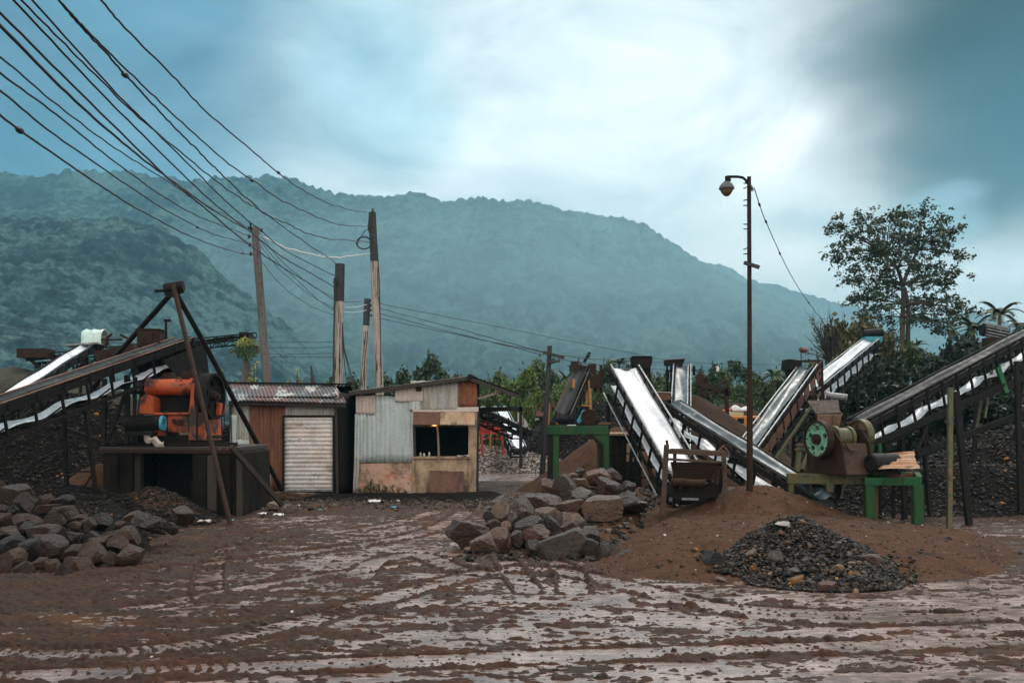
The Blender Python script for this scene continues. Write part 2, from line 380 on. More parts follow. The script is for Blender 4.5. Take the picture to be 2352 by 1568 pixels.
M['bark'] = mat('tree_bark', [(.045,.032,.024), (.09,.065,.048), (.03,.022,.018)], 5, rough=(.7, .95), stretch=(1, 1, .3))
M['twig'] = mat('dark_twigs', [(.02,.016,.014), (.035,.026,.02)], 5, rough=(.7, .95), bump=0)

def stones_mat(name, stops):
    m = bpy.data.materials.new(name); nt = NT(m)
    at = nt.new('ShaderNodeAttribute', attribute_name='tint')
    tc = nt.new('ShaderNodeTexCoord').outputs['Object']
    n = noise(nt, tc, 30, 4, .6)
    c = mixc(nt, 1.0, ramp(nt, at.outputs['Fac'], stops, 'CONSTANT'), ramp(nt, n, [(.3, .6), (.7, 1.0)]), 'MULTIPLY')
    finish(nt, c, ramp(nt, at.outputs['Fac'], [(0, .5), (1, .75)]), n, .5, .01, spec=.22); return m
STONE_STOPS = [(0, (.005,.0045,.004)), (.30, (.010,.008,.0065)), (.58, (.019,.0135,.0095)), (.78, (.036,.022,.014)), (.90, (.08,.045,.027)), (.965, (.19,.125,.085)), (.988, (.36,.15,.035))]
M['stones'] = stones_mat('crushed_stones', STONE_STOPS)
M['pebbles'] = stones_mat('pale_pebble_stones', [(0, (.08,.06,.05)), (.4, (.16,.12,.10)), (.7, (.26,.20,.17)), (.9, (.45,.38,.33)), (.97, (.62,.56,.52))])
M['clods'] = stones_mat('mud_clods', [(0, (.028,.018,.014)), (.5, (.04,.027,.02)), (.8, (.06,.04,.03)), (.95, (.2,.15,.12)), (.985, (.55,.5,.46))])

# ------------------------------------------------------------------ hills
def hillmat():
    m = bpy.data.materials.new('haze_tinted_canopy'); nt = NT(m)
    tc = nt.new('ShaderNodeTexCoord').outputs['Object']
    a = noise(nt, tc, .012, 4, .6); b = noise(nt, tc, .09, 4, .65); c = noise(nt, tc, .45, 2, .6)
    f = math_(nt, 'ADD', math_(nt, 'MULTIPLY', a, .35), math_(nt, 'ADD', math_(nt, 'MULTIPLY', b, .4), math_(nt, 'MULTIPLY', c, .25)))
    col = ramp(nt, f, [(.39, (.001,.006,.009)), (.48, (.009,.026,.031)), (.56, (.055,.105,.10))])  # dark to light tree clumps, with a teal haze tint mixed into the colours
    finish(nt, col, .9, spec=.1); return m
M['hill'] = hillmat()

# ------------------------------------------------------------------ mud
def mudmat():
    m = bpy.data.materials.new('wet_churned_mud'); nt = NT(m)
    tc = nt.new('ShaderNodeTexCoord').outputs['Object']
    st = mapping(nt, tc, (.35, 1, 1), (0, 0, .06))
    big = noise(nt, tc, .35, 4, .6, .3); mid = noise(nt, st, 2.4, 6, .65, .4); fine = noise(nt, tc, 24, 5, .7); ff = noise(nt, tc, 90, 3, .7)
    f = math_(nt, 'ADD', math_(nt, 'MULTIPLY', mid, .6), math_(nt, 'MULTIPLY', fine, .4))
    col = ramp(nt, f, [(.36, (.014,.0065,.004)), (.5, (.034,.015,.009)), (.62, (.080,.039,.025))])
    col = mixc(nt, ramp(nt, big, [(.58, 0.0), (.70, .8)]), col, (.10, .048, .02))
    wet = math_(nt, 'ADD', math_(nt, 'MULTIPLY', mid, .5), math_(nt, 'ADD', math_(nt, 'MULTIPLY', fine, .3), math_(nt, 'MULTIPLY', big, .2)))
    ro = ramp(nt, wet, [(.40, .34), (.48, .55), (.56, .9)])
    h = math_(nt, 'ADD', math_(nt, 'MULTIPLY', mid, 1.0), math_(nt, 'ADD', math_(nt, 'MULTIPLY', fine, .6), math_(nt, 'MULTIPLY', ff, .3)))
    finish(nt, col, ro, h, .9, .035, spec=.20); return m
M['mud'] = mudmat()
def puddlemat():
    m = bpy.data.materials.new('muddy_water_film'); nt = NT(m)
    tc = nt.new('ShaderNodeTexCoord').outputs['Object']
    n = noise(nt, mapping(nt, tc, (.5, 1, 1)), 9, 5, .65); n2 = noise(nt, tc, 1.1, 4, .6); n4 = noise(nt, mapping(nt, tc, (.4, 1, 1)), 11, 6, .7)
    n2 = math_(nt, 'ADD', math_(nt, 'MULTIPLY', n2, .5), math_(nt, 'MULTIPLY', n4, .5))
    col = ramp(nt, n2, [(.38, (.07,.036,.025)), (.5, (.17,.108,.087)), (.62, (.32,.225,.20))])
    finish(nt, col, ramp(nt, n2, [(.35, .16), (.65, .34)]), math_(nt, 'ADD', n, n4), .4, .014, spec=.6, extra={'IOR': 2.0}); return m
M['puddle'] = puddlemat()
# ------------------------------------------------------------------ camera
cam_d = bpy.data.cameras.new('camera'); cam = bpy.data.objects.new('camera', cam_d); COL.objects.link(cam)
cam.location = (0, 0, H); cam.rotation_euler = (R(90), 0, 0)
cam_d.sensor_width = 36.0; cam_d.lens = 36.0*F/2352.0; cam_d.shift_y = (HY - 784.0)/2352.0
cam_d.clip_start = 0.1; cam_d.clip_end = 12000
sc.camera = cam
sc.view_settings.view_transform = 'Standard'; sc.view_settings.look = 'None'
sc.view_settings.exposure = 0.85; sc.view_settings.gamma = 1.0
sc.cycles.max_bounces = 6; sc.cycles.diffuse_bounces = 3; sc.cycles.glossy_bounces = 3; sc.cycles.transmission_bounces = 2
sc.cycles.volume_bounces = 0; sc.cycles.transparent_max_bounces = 8
sc.cycles.caustics_reflective = False; sc.cycles.caustics_refractive = False
# ------------------------------------------------------------------ sky: physical sky behind a cloud deck
SUN_EL = R(52); SUN_AZ = R(28)     # measured from +Y towards +X: behind and right of the yard
world = bpy.data.worlds.new('World'); sc.world = world
wt = NT(world)
sky = wt.new('ShaderNodeTexSky'); sky.sky_type = 'NISHITA'; sky.sun_disc = False
sky.sun_elevation = SUN_EL; sky.sun_rotation = SUN_AZ; sky.air_density = 1.0; sky.dust_density = 1.0
g = wt.new('ShaderNodeTexCoord').outputs['Generated']
def vdot(nt, a, d):
    n = nt.new('ShaderNodeVectorMath', operation='DOT_PRODUCT'); nt.ln(a, n.inputs[0]); n.inputs[1].default_value = d; return n.outputs['Value']
def pdir(px, py):
    return Vector(((px-CX)/F, 1, (HY-py)/F)).normalized()
warp = wt.new('ShaderNodeTexNoise', inp={'Scale': 2.6, 'Detail': 4, 'Roughness': .5}); wt.ln(mapping(wt, g, (1, 1, 1.9)), warp.inputs['Vector'])
wv = wt.new('ShaderNodeVectorMath', operation='MULTIPLY_ADD'); wt.ln(warp.outputs['Color'], wv.inputs[0]); wv.inputs[1].default_value = (.20, .20, .20); 
sub = wt.new('ShaderNodeVectorMath', operation='ADD'); wt.ln(g, sub.inputs[0]); sub.inputs[1].default_value = (-.1, -.1, -.1); wt.ln(sub.outputs[0], wv.inputs[2])
nrm_ = wt.new('ShaderNodeVectorMath', operation='NORMALIZE'); wt.ln(wv.outputs[0], nrm_.inputs[0]); dirw = nrm_.outputs[0]
cl = noise(wt, mapping(wt, dirw, (1, 1, 2.4), loc=(.3, .1, 0)), 2.2, 6, .52, .2)
cl2 = noise(wt, mapping(wt, dirw, (1, 1, 3.0), loc=(2.3, 1.1, 4)), 6.0, 5, .55, .2)
cf = math_(wt, 'ADD', math_(wt, 'MULTIPLY', cl, .7), math_(wt, 'MULTIPLY', cl2, .3))
deck = ramp(wt, cf, [(.36, (1.35, 2.05, 2.35)), (.50, (2.6, 3.2, 3.4)), (.64, (4.1, 4.4, 4.45))])
def blob(px, py, lo, hi, col, amt, base, vec=dirw):
    """a cloud bank or a clearing round one direction of the sky"""
    d = vdot(wt, vec, pdir(px, py))
    mr = wt.new('ShaderNodeMapRange', interpolation_type='SMOOTHSTEP', inp={'From Min': math.cos(R(hi)), 'From Max': math.cos(R(lo)), 'To Min': 0.0, 'To Max': amt})
    wt.ln(d, mr.inputs[0])
    return mixc(wt, mr.outputs[0], base, col)
c = deck
c = blob(-150, 0, 4, 38, (.12, .85, 1.4), .88, c)         # deep teal upper left
c = blob(1650, 330, 1, 24, (3.7, 4.1, 4.2), .5, c)         # bright veil, centre right
c = blob(2060, 560, 1, 19, (4.5, 4.7, 4.7), .9, c)         # brightest gap over the hill shoulder
c = blob(1150, 440, 0, 18, (4.4, 4.8, 4.9), .55, c)
c = blob(900, 195, 0, 6.5, (1.1, 2.4, 3.0), .6, c)          # small grey wisp
c = blob(2400, 20, 2, 13.5, (.0, .07, .10), .99, c)       # dark storm cloud, upper right
c = blob(2400, 310, 0, 7.5, (.10, .36, .48), .88, c)
c = blob(2200, 490, 0, 2.6, (1.5, 2.4, 2.8), .7, c)         # scrap of scud by the tall tree
mo1 = noise(wt, mapping(wt, g, (1, 1, 2.2), loc=(1.7, .4, .9)), 4.5, 6, .58, .5)
c = mixc(wt, 1.0, c, ramp(wt, mo1, [(.34, (.66, .73, .76)), (.5, (.97, .98, .98)), (.66, (1.26, 1.20, 1.17))]), 'MULTIPLY')
el = wt.new('ShaderNodeSeparateXYZ'); wt.ln(g, el.inputs[0])
over = wt.new('ShaderNodeMapRange', interpolation_type='SMOOTHSTEP', inp={'From Min': .45, 'From Max': .8, 'To Min': 0, 'To Max': 1}); wt.ln(el.outputs['Z'], over.inputs[0])
c = mixc(wt, over.outputs[0], c, (4.0, 4.0, 4.0))           # the high deck overhead
back = wt.new('ShaderNodeMapRange', interpolation_type='SMOOTHSTEP', inp={'From Min': .25, 'From Max': -.5, 'To Min': 0, 'To Max': .8}); wt.ln(el.outputs['Y'], back.inputs[0])
c = mixc(wt, back.outputs[0], c, (7.4, 7.0, 6.5))             # paler, warmer sky out of view behind the camera, added to brighten the fronts
cover = wt.new('ShaderNodeMix', data_type='RGBA'); cover.inputs[0].default_value = .985
wt.ln(sky.outputs[0], cover.inputs[6]); wt.ln(c, cover.inputs[7])
bg = wt.new('ShaderNodeBackground', inp={'Strength': .15}); wt.ln(cover.outputs[2], bg.inputs[0])
wo = wt.new('ShaderNodeOutputWorld'); wt.ln(bg.outputs[0], wo.inputs[0])
world.cycles.sampling_method = 'MANUAL'; world.cycles.sample_map_resolution = 512
sl = bpy.data.lights.new('sun', 'SUN'); sl.energy = 1.15; sl.angle = R(18); sl.color = (1.0, .93, .84)
so = bpy.data.objects.new('sun', sl); COL.objects.link(so)
sd = Vector((math.sin(SUN_AZ)*math.cos(SUN_EL), math.cos(SUN_AZ)*math.cos(SUN_EL), math.sin(SUN_EL)))
so.rotation_euler = sd.to_track_quat('Z', 'Y').to_euler(); so.location = (30, 60, 90)

# ------------------------------------------------------------------ ground
def in_dist(x, y, pts):
    """distance to polyline, and run length along it"""
    best = np.full(x.shape, 1e9); run = np.zeros_like(x); acc = 0; lat = np.zeros_like(x)
    for (ax, ay), (bx, by) in zip(pts[:-1], pts[1:]):
        dx, dy = bx-ax, by-ay; L = math.hypot(dx, dy)
        t = np.clip(((x-ax)*dx + (y-ay)*dy)/(L*L), 0, 1)
        d = np.hypot(x-(ax+t*dx), y-(ay+t*dy)); sg = np.sign((x-ax)*dy-(y-ay)*dx)
        m = d < best; best = np.where(m, d, best); run = np.where(m, acc+t*L, run); lat = np.where(m, d*sg, lat); acc += L
    return best, run, lat
def gp(px, py):
    p = G(px, py); return (p.x, p.y)
def curve2(pts, n=6):
    out = []
    P = [pts[0]] + pts + [pts[-1]]
    for i in range(1, len(P)-2):
        p0, p1, p2, p3 = [np.array(P[i+k]) for k in (-1, 0, 1, 2)]
        for k in range(n):
            t = k/n
            out.append(tuple(.5*((2*p1)+(-p0+p2)*t+(2*p0-5*p1+4*p2-p3)*t*t+(-p0+3*p1-3*p2+p3)*t**3)))
    out.append(tuple(pts[-1])); return out
TRACKS = [  # lines a lorry's tyres took across the mud, half width, lug spacing
    ([gp(-100, 1500), gp(500, 1475), gp(1200, 1306), gp(1800, 1420), gp(2500, 1400)], .20, .11),
    ([gp(-100, 1560), gp(700, 1530), gp(1500, 1500), gp(2500, 1470)], .20, .11),
    ([gp(300, 1400), gp(700, 1330), gp(1000, 1290), gp(1160, 1275), gp(1290, 1300), gp(1320, 1360)], .16, .085),
    ([gp(480, 1370), gp(490, 1300), gp(560, 1240), gp(720, 1205), gp(900, 1190)], .15, .085),
    ([gp(820, 1330), gp(870, 1290), gp(960, 1275), gp(1060, 1310), gp(1240, 1330)], .17, .09),
    ([gp(1150, 1250), gp(1170, 1300), gp(1215, 1360)], .14, .08),
    ([gp(1500, 1380), gp(1900, 1410), gp(2400, 1420)], .18, .10),
    ([gp(200, 1330), gp(700, 1270), gp(950, 1230), gp(1050, 1190), gp(1090, 1150)], .18, .10),
    ([gp(330, 1300), gp(700, 1232), gp(900, 1205), gp(1030, 1165)], .18, .10),
]
def ground_h(x, y):
    big = fbm(x*.22, y*.30, 3, 3) - .5
    st = fbm(x*.8+y*.06, y*3.0-x*.05, 21, 4, .6) - .5          # streaks dragged sideways by wheels
    st2 = fbm(x*2.6, y*8.5, 35, 3, .65) - .5
    cl = fbm(x*11, y*12.5, 47, 2, .6) - .5
    ff = fbm(x*24, y*27, 53, 2, .6) - .5
    h = .036*big + .048*st + .070*st2 + .056*cl + .030*ff + .010
    for pts, hw, lug in TRACKS:
        c = curve2(list(pts))
        d, run, lat = in_dist(x, y, c)
        m = smooth(hw*1.25, hw*.85, d)
        h = h - .030*m + .046*m*np.clip(np.sin(run/lug*2*math.pi + np.abs(lat)*14)*1.6, -1, 1)*.5 + .034*np.exp(-((d-hw*1.35)/(hw*.22))**2)
    # drier, higher rims by the heaps, the sheds and along the left foreground
    h = h + .045*smooth(21, 25, y) + .05*smooth(-3.2, -6.2, x)*smooth(22, 14, y)*.6
    h = h - .020*np.exp(-(((x-.8)/4.2)**2 + ((y-9.6)/2.8)**2)) - .018*np.exp(-(((x-5.2)/2.6)**2 + ((y-12.0)/2.2)**2)) - .024*np.exp(-(((x+2.4)/2.6)**2 + ((y-17.0)/4.0)**2))
    return h + .004
def grid_ground(x0, x1, nx, ys):
    xs = np.linspace(x0, x1, nx); X, Y = np.meshgrid(xs, ys)
    Z = ground_h(X, Y)
    e = np.minimum(np.minimum(smooth(x0, x0+.6, X), smooth(x1, x1-.6, X)), np.minimum(smooth(ys[0], ys[0]+.4, Y), smooth(ys[-1], ys[-1]-2.5, Y)))
    Z = Z*e + (1-e)*.03
    v = np.stack([X, Y, Z], -1).reshape(-1, 3)
    ny = len(ys); i = np.arange(ny-1)[:, None]*nx + np.arange(nx-1)[None, :]
    f = np.stack([i, i+1, i+nx+1, i+nx], -1).reshape(-1, 4)
    return v, f
ys = [6.6]
while ys[-1] < 33: ys.append(ys[-1] + max(.012, .00010*ys[-1]**2))
v, f = grid_ground(-13.5, 14.5, 1500, np.array(ys))
mud = link_mesh('mud_ground', fast_mesh('mud_ground', v, f, True), M['mud']); tag(mud, kind='structure')
mb = MB(); 
def flat_grid(mb, x0, x1, y0, y1, z, hole=None):
    if hole:
        hx0, hx1, hy0, hy1 = hole
        for (a, b, c_, d) in ((x0, x1, y0, hy0), (x0, x1, hy1, y1), (x0, hx0, hy0, hy1), (hx1, x1, hy0, hy1)):
            mb.add([(a, c_, z), (b, c_, z), (b, d, z), (a, d, z)], [(0, 1, 2, 3)])
flat_grid(mb, -4000, 4000, -300, 5000, .03, (-13.5, 14.5, 6.6, ys[-1]))
tag(mb.build('ground', M['mud']), kind='structure')
mb = MB(); mb.add([(-12.5, 7.0, .004), (13.5, 7.0, .004), (13.5, 31, .004), (-12.5, 31, .004)], [(0, 1, 2, 3)])
tag(mb.build('puddle_water', M['puddle']), kind='structure')
# wet lane behind the sheds and a pool in the back of the yard
def pool(name, pts, z=.036):
    mb = MB(); mb.add([(p[0], p[1], z) for p in pts], [tuple(range(len(pts)))])
    tag(mb.build(name, M['puddle']), kind='structure')
pool('wet_lane', [(-5, 33.4), (6, 33.4), (6.5, 35), (5, 37.5), (0, 38.3), (-5, 38)])
pool('back_puddle', [(15.5, 39), (22, 38.6), (23.5, 42), (22, 46), (16.5, 45.5), (14.6, 42)])

# ------------------------------------------------------------------ hills
def hill(name, prof, Yr, Yf, x0, x1, step, cell, crown_h, seed, back=160, gully=.0, rough_=.03, curve=None):
    """a forested ridge: prof = ridge line as (x in metres, height)"""
    xs = np.arange(x0, x1, step); ysl = np.concatenate([np.linspace(Yf, Yr, int((Yr-Yf)/(step*1.6))), np.linspace(Yr+step, Yr+back, 14)])
    X, Y = np.meshgrid(xs, ysl)
    ph = np.interp(X, [p[0] for p in prof], [p[1] for p in prof])
    ridge = Yr + 0*X
    t = np.clip((Y-Yf)/(ridge-Yf), 0, None)
    up = np.where(t <= 1, np.clip(t, 0, 1)**1.12, np.clip(1 - (Y-ridge)/back*.55, 0, 1))
    g = fbm(X/90., Y/140., seed, 4) - .5
    Z = ph*up*(1 + gully*g*np.clip(1-np.abs(t-.5)*1.6, 0, 1)*2) 
    Z = Z + crown_h*crowns(X + 2*fbm(X/7, Y/7, seed+3, 2), Y, cell, seed+1)*(.5+1.0*fbm(X/40, Y/40, seed+8, 3)) + crown_h*.35*crowns(X, Y, cell*.45, seed+2)
    Z = Z - crown_h*.6
    v = np.stack([X, Y, Z], -1).reshape(-1, 3); nx = len(xs); ny = len(ysl)
    i = np.arange(ny-1)[:, None]*nx + np.arange(nx-1)[None, :]
    f = np.stack([i, i+1, i+nx+1, i+nx], -1).reshape(-1, 4)
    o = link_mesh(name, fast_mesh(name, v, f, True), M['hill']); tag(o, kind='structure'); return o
def prof(pts, Y): return [((px-CX)*Y/F, H-(py-HY)*Y/F) for px, py in pts]
HILL_Y = 1100.
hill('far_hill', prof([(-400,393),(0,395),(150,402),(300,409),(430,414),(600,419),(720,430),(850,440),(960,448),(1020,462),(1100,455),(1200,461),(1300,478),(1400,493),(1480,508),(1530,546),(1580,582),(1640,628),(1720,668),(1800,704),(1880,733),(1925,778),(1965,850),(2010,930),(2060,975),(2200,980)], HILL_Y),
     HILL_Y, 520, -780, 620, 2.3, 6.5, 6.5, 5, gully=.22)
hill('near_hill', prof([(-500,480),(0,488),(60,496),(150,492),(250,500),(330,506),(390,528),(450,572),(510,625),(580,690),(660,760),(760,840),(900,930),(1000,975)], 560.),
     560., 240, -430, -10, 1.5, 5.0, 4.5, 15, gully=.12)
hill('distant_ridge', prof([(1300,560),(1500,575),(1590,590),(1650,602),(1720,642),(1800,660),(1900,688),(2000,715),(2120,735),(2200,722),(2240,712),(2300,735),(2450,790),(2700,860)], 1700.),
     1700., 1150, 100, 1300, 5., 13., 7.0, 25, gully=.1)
# ------------------------------------------------------------------ air
HZ = MB(); HZ.hexa([(-1500,-60,-1.0),(2600,-60,-1.0),(2600,2200,-1.0),(-1500,2200,-1.0),(-1500,-60,306),(2600,-60,306),(2600,2200,306),(-1500,2200,306)])
hm = bpy.data.materials.new('damp_air'); ht = NT(hm)
pv = ht.new('ShaderNodeVolumePrincipled', inp={'Color': (.32, .76, .98, 1), 'Density': .00031, 'Anisotropy': .32})
ho = ht.new('ShaderNodeOutputMaterial'); ht.ln(pv.outputs[0], ho.inputs['Volume'])
haze = HZ.build('haze', hm); tag(haze, kind='stuff')
# ------------------------------------------------------------------ kits
def mound(name, label, cat, fn, x0, x1, y0, y1, step, mat, kind=None, group=None, zmin=-.06, stones=None):
    xs = np.arange(x0, x1+step*.5, step); yy = np.arange(y0, y1+step*.5, step)
    X, Y = np.meshgrid(xs, yy); Z = fn(X, Y); Z = np.maximum(Z, zmin)
    nx = len(xs); ny = len(yy)
    v = np.stack([X-(x0+x1)/2, Y-(y0+y1)/2, Z], -1).reshape(-1, 3)
    i = np.arange(ny-1)[:, None]*nx + np.arange(nx-1)[None, :]
    f = np.stack([i, i+1, i+nx+1, i+nx], -1).reshape(-1, 4)
    keep = (Z.reshape(-1)[f] > zmin+1e-5).any(1)
    f = f[keep]; used = np.unique(f); remap = np.full(len(v), -1); remap[used] = np.arange(len(used))
    o = link_mesh(name, fast_mesh(name, v[used], remap[f], True), mat, None, ((x0+x1)/2, (y0+y1)/2, 0))
    if stones:      # loose stones lying on the heap's near side
        n, s0, s1, mt = stones; r_ = np.random.RandomState(n+int(abs(x0)*10)); px_ = r_.uniform(x0, x1, n*2); py_ = r_.uniform(y0, y0+(y1-y0)*.62, n*2)
        pz_ = fn(px_[None], py_[None])[0]; k = np.nonzero(pz_ > .01)[0][:n]; m = len(k)
        st = stone_field('loose_stones', np.stack([px_[k], py_[k], pz_[k]+.01], -1) - np.array([[(x0+x1)/2, (y0+y1)/2, 0]]), r_.uniform(s0, s1, m)*(1+.7*(r_.rand(m) > .96)), r_.rand(m)**1.25, M[mt], n)
        st.parent = o; st['kind'] = 'stuff'
    return tag(o, label, cat, group, kind)
def cone_h(X, Y, cx, cy, h, r, round_=.18, stretch=(1, 1), seed=0, rough_=.05, lump=.12, fine=.03):
    d = np.hypot((X-cx)/stretch[0], (Y-cy)/stretch[1])
    d = d*(1 + lump*(fbm(X*1.1/r*2+seed, Y*1.1/r*2, seed, 3)-.5)*2)
    z = h*(1 - np.sqrt((d/r)**2 + round_**2) + round_*.5)
    return z + rough_*(fbm(X*2.2, Y*2.2, seed+4, 4)-.5)*2 + fine*(vnoise(X*9, Y*9, seed+7)-.5)*2 - .02
def conemound(name, label, cat, cx, cy, h, r, mat, stretch=(1, 1), seed=0, step=.1, round_=.15, rough_=.05, lump=.12, fine=.03, kind=None, group=None, stones=None):
    rx, ry = r*stretch[0]*1.35, r*stretch[1]*1.35
    return mound(name, label, cat, lambda X, Y: cone_h(X, Y, cx, cy, h, r, round_, stretch, seed, rough_, lump, fine), cx-rx, cx+rx, cy-ry, cy+ry, step, mat, kind, group, stones=stones)

def ico(sub):
    t = (1+5**.5)/2
    v = [(-1,t,0),(1,t,0),(-1,-t,0),(1,-t,0),(0,-1,t),(0,1,t),(0,-1,-t),(0,1,-t),(t,0,-1),(t,0,1),(-t,0,-1),(-t,0,1)]
    f = [(0,11,5),(0,5,1),(0,1,7),(0,7,10),(0,10,11),(1,5,9),(5,11,4),(11,10,2),(10,7,6),(7,1,8),(3,9,4),(3,4,2),(3,2,6),(3,6,8),(3,8,9),(4,9,5),(2,4,11),(6,2,10),(8,6,7),(9,8,1)]
    v = [Vector(p).normalized() for p in v]
    for _ in range(sub):
        c = {}; nf = []
        def mid(a, b):
            k = (min(a, b), max(a, b))
            if k not in c: v.append(((v[a]+v[b])/2).normalized()); c[k] = len(v)-1
            return c[k]
        for a, b, d in f:
            x, y, z = mid(a, b), mid(b, d), mid(d, a); nf += [(a,x,z),(b,y,x),(d,z,y),(x,y,z)]
        f = nf
    return np.array([tuple(p) for p in v]), np.array(f)
def n3(p, s, seed):
    return (vnoise(p[:,0]*s+p[:,2]*s*.7, p[:,1]*s-p[:,2]*s*.6, seed) + vnoise(p[:,1]*s+9, p[:,2]*s+p[:,0]*s*.5, seed+3) + vnoise(p[:,2]*s+4, p[:,0]*s-p[:,1]*s*.4, seed+6))/3 - .5
ICO4 = ico(4); ICO3 = ico(3); ICO1 = ico(1)
ROCKS = []
def rock_mesh(seed, cuts=9, soft=.06):
    rs = np.random.RandomState(seed); v = ICO4[0].copy()
    d = rs.normal(size=(cuts, 3)); d /= np.linalg.norm(d, axis=1)[:, None]; off = rs.uniform(.40, .80, cuts)
    for k in range(cuts):
        s = v @ d[k] - off[k]
        v = v - np.clip(s, 0, None)[:, None]*d[k][None, :]*(1-soft*.5)
    nrm = v/np.linalg.norm(v, axis=1)[:, None]
    v = v + nrm*(.14*n3(v, 1.7, seed) + .12*n3(v, 4.5, seed+11) + .07*n3(v, 11, seed+23) + .035*n3(v, 24, seed+31))[:, None]
    lo, hi = v.min(0), v.max(0); v = (v-(lo+hi)/2)/((hi-lo)/2)
    return fast_mesh('rock', v*.5, ICO4[1], False)
for k in range(12): 
    me = rock_mesh(100+k, 9+k % 5); me.materials.append(M['rock']); ROCKS.append(me)
def rock(c, sx, sy, sz, seed, col, label, group, name='boulder', rot=None, tilt=.25, cat='boulder'):
    rnd = random.Random(seed)
    o = bpy.data.objects.new(name, ROCKS[seed % len(ROCKS)]); COL.objects.link(o)
    o.location = c; o.scale = (sx, sy, sz)
    o.rotation_euler = (rnd.uniform(-tilt, tilt), rnd.uniform(-tilt, tilt), rnd.uniform(0, 6.28) if rot is None else rot) if abs(sx-sy) < .25*sx else (rnd.uniform(-tilt, tilt)*.6, rnd.uniform(-tilt, tilt), rnd.uniform(-.35, .35) if rot is None else rot)
    o.color = (col[0], col[1], col[2], 1)
    return tag(o, label, cat, group)

def stone_field(name, pts, sizes, tints, mat, seed=0, flat=.7):
    """many small angular stones as one mesh; tint attribute per stone picks its colour"""
    rs = np.random.RandomState(seed); bv, bf = ico(0); bv = np.array(bv); n = len(pts); m = len(bv)
    V = np.repeat(bv[None], n, 0) * (1 + rs.uniform(-.38, .30, (n, m, 1)))
    V *= rs.uniform(.6, 1.15, (n, 1, 3)); V[:, :, 2] *= flat
    a, b = rs.uniform(0, 6.28, n), rs.uniform(-.7, .7, n)
    ca, sa, cb, sb = np.cos(a)[:,None], np.sin(a)[:,None], np.cos(b)[:,None], np.sin(b)[:,None]
    x, y, z = V[:,:,0], V[:,:,1], V[:,:,2]
    x2 = x*cb + z*sb; z2 = -x*sb + z*cb
    V = np.stack([x2*ca - y*sa, x2*sa + y*ca, z2], -1) * np.asarray(sizes)[:, None, None]*.5
    V += np.asarray(pts)[:, None, :]
    Fc = bf[None] + (np.arange(n)*m)[:, None, None]
    me = fast_mesh(name, V.reshape(-1, 3), Fc.reshape(-1, 3), False)
    at = me.attributes.new('tint', 'FLOAT', 'POINT'); at.data.foreach_set('value', np.repeat(np.asarray(tints, dtype=np.float32), m))
    return link_mesh(name, me, mat)

def leaves(name, cl, per, size, mat, parent=None, seed=0, squash=.8, shell=.35, droop=.0, asp=.55):
    """leaf-sized faces spread through clusters: cl = [(x,y,z,r)]"""
    rs = np.random.RandomState(seed); off = root_loc(parent)
    P = []; S = []
    for (x, y, z, r) in cl:
        n = max(6, int(per*(r*r)))
        d = rs.normal(size=(n, 3)); d /= np.linalg.norm(d, axis=1)[:, None]
        q = d*(rs.uniform(shell, 1.0, n)**.7)[:, None]*r*(1+.25*rs.normal(size=(n, 1))); q[:, 2] *= squash
        P.append(q + np.array([x, y, z])); 
    P = np.concatenate(P) - np.array(off)[None]; n = len(P)
    a = rs.normal(size=(n, 3)); a[:, 2] = a[:, 2]*.6 - droop; a /= np.linalg.norm(a, axis=1)[:, None]
    b = np.cross(a, rs.normal(size=(n, 3))); b /= np.linalg.norm(b, axis=1)[:, None]
    s = size*rs.uniform(.6, 1.35, (n, 1))
    V = np.stack([P - a*s*.5, P + b*s*asp*.5 + a*s*.05, P + a*s*.5, P - b*s*asp*.5 + a*s*.05], 1).reshape(-1, 3)
    Fc = np.arange(n*4).reshape(-1, 4)
    return link_mesh(name, fast_mesh(name, V, Fc, False), mat, parent)

def bez(p, q, bow, n=7):
    p = Vector(p); q = Vector(q); m = (p+q)/2 + Vector(bow)
    return [p*(1-t)**2 + m*2*t*(1-t) + q*t*t for t in [i/n for i in range(n+1)]]

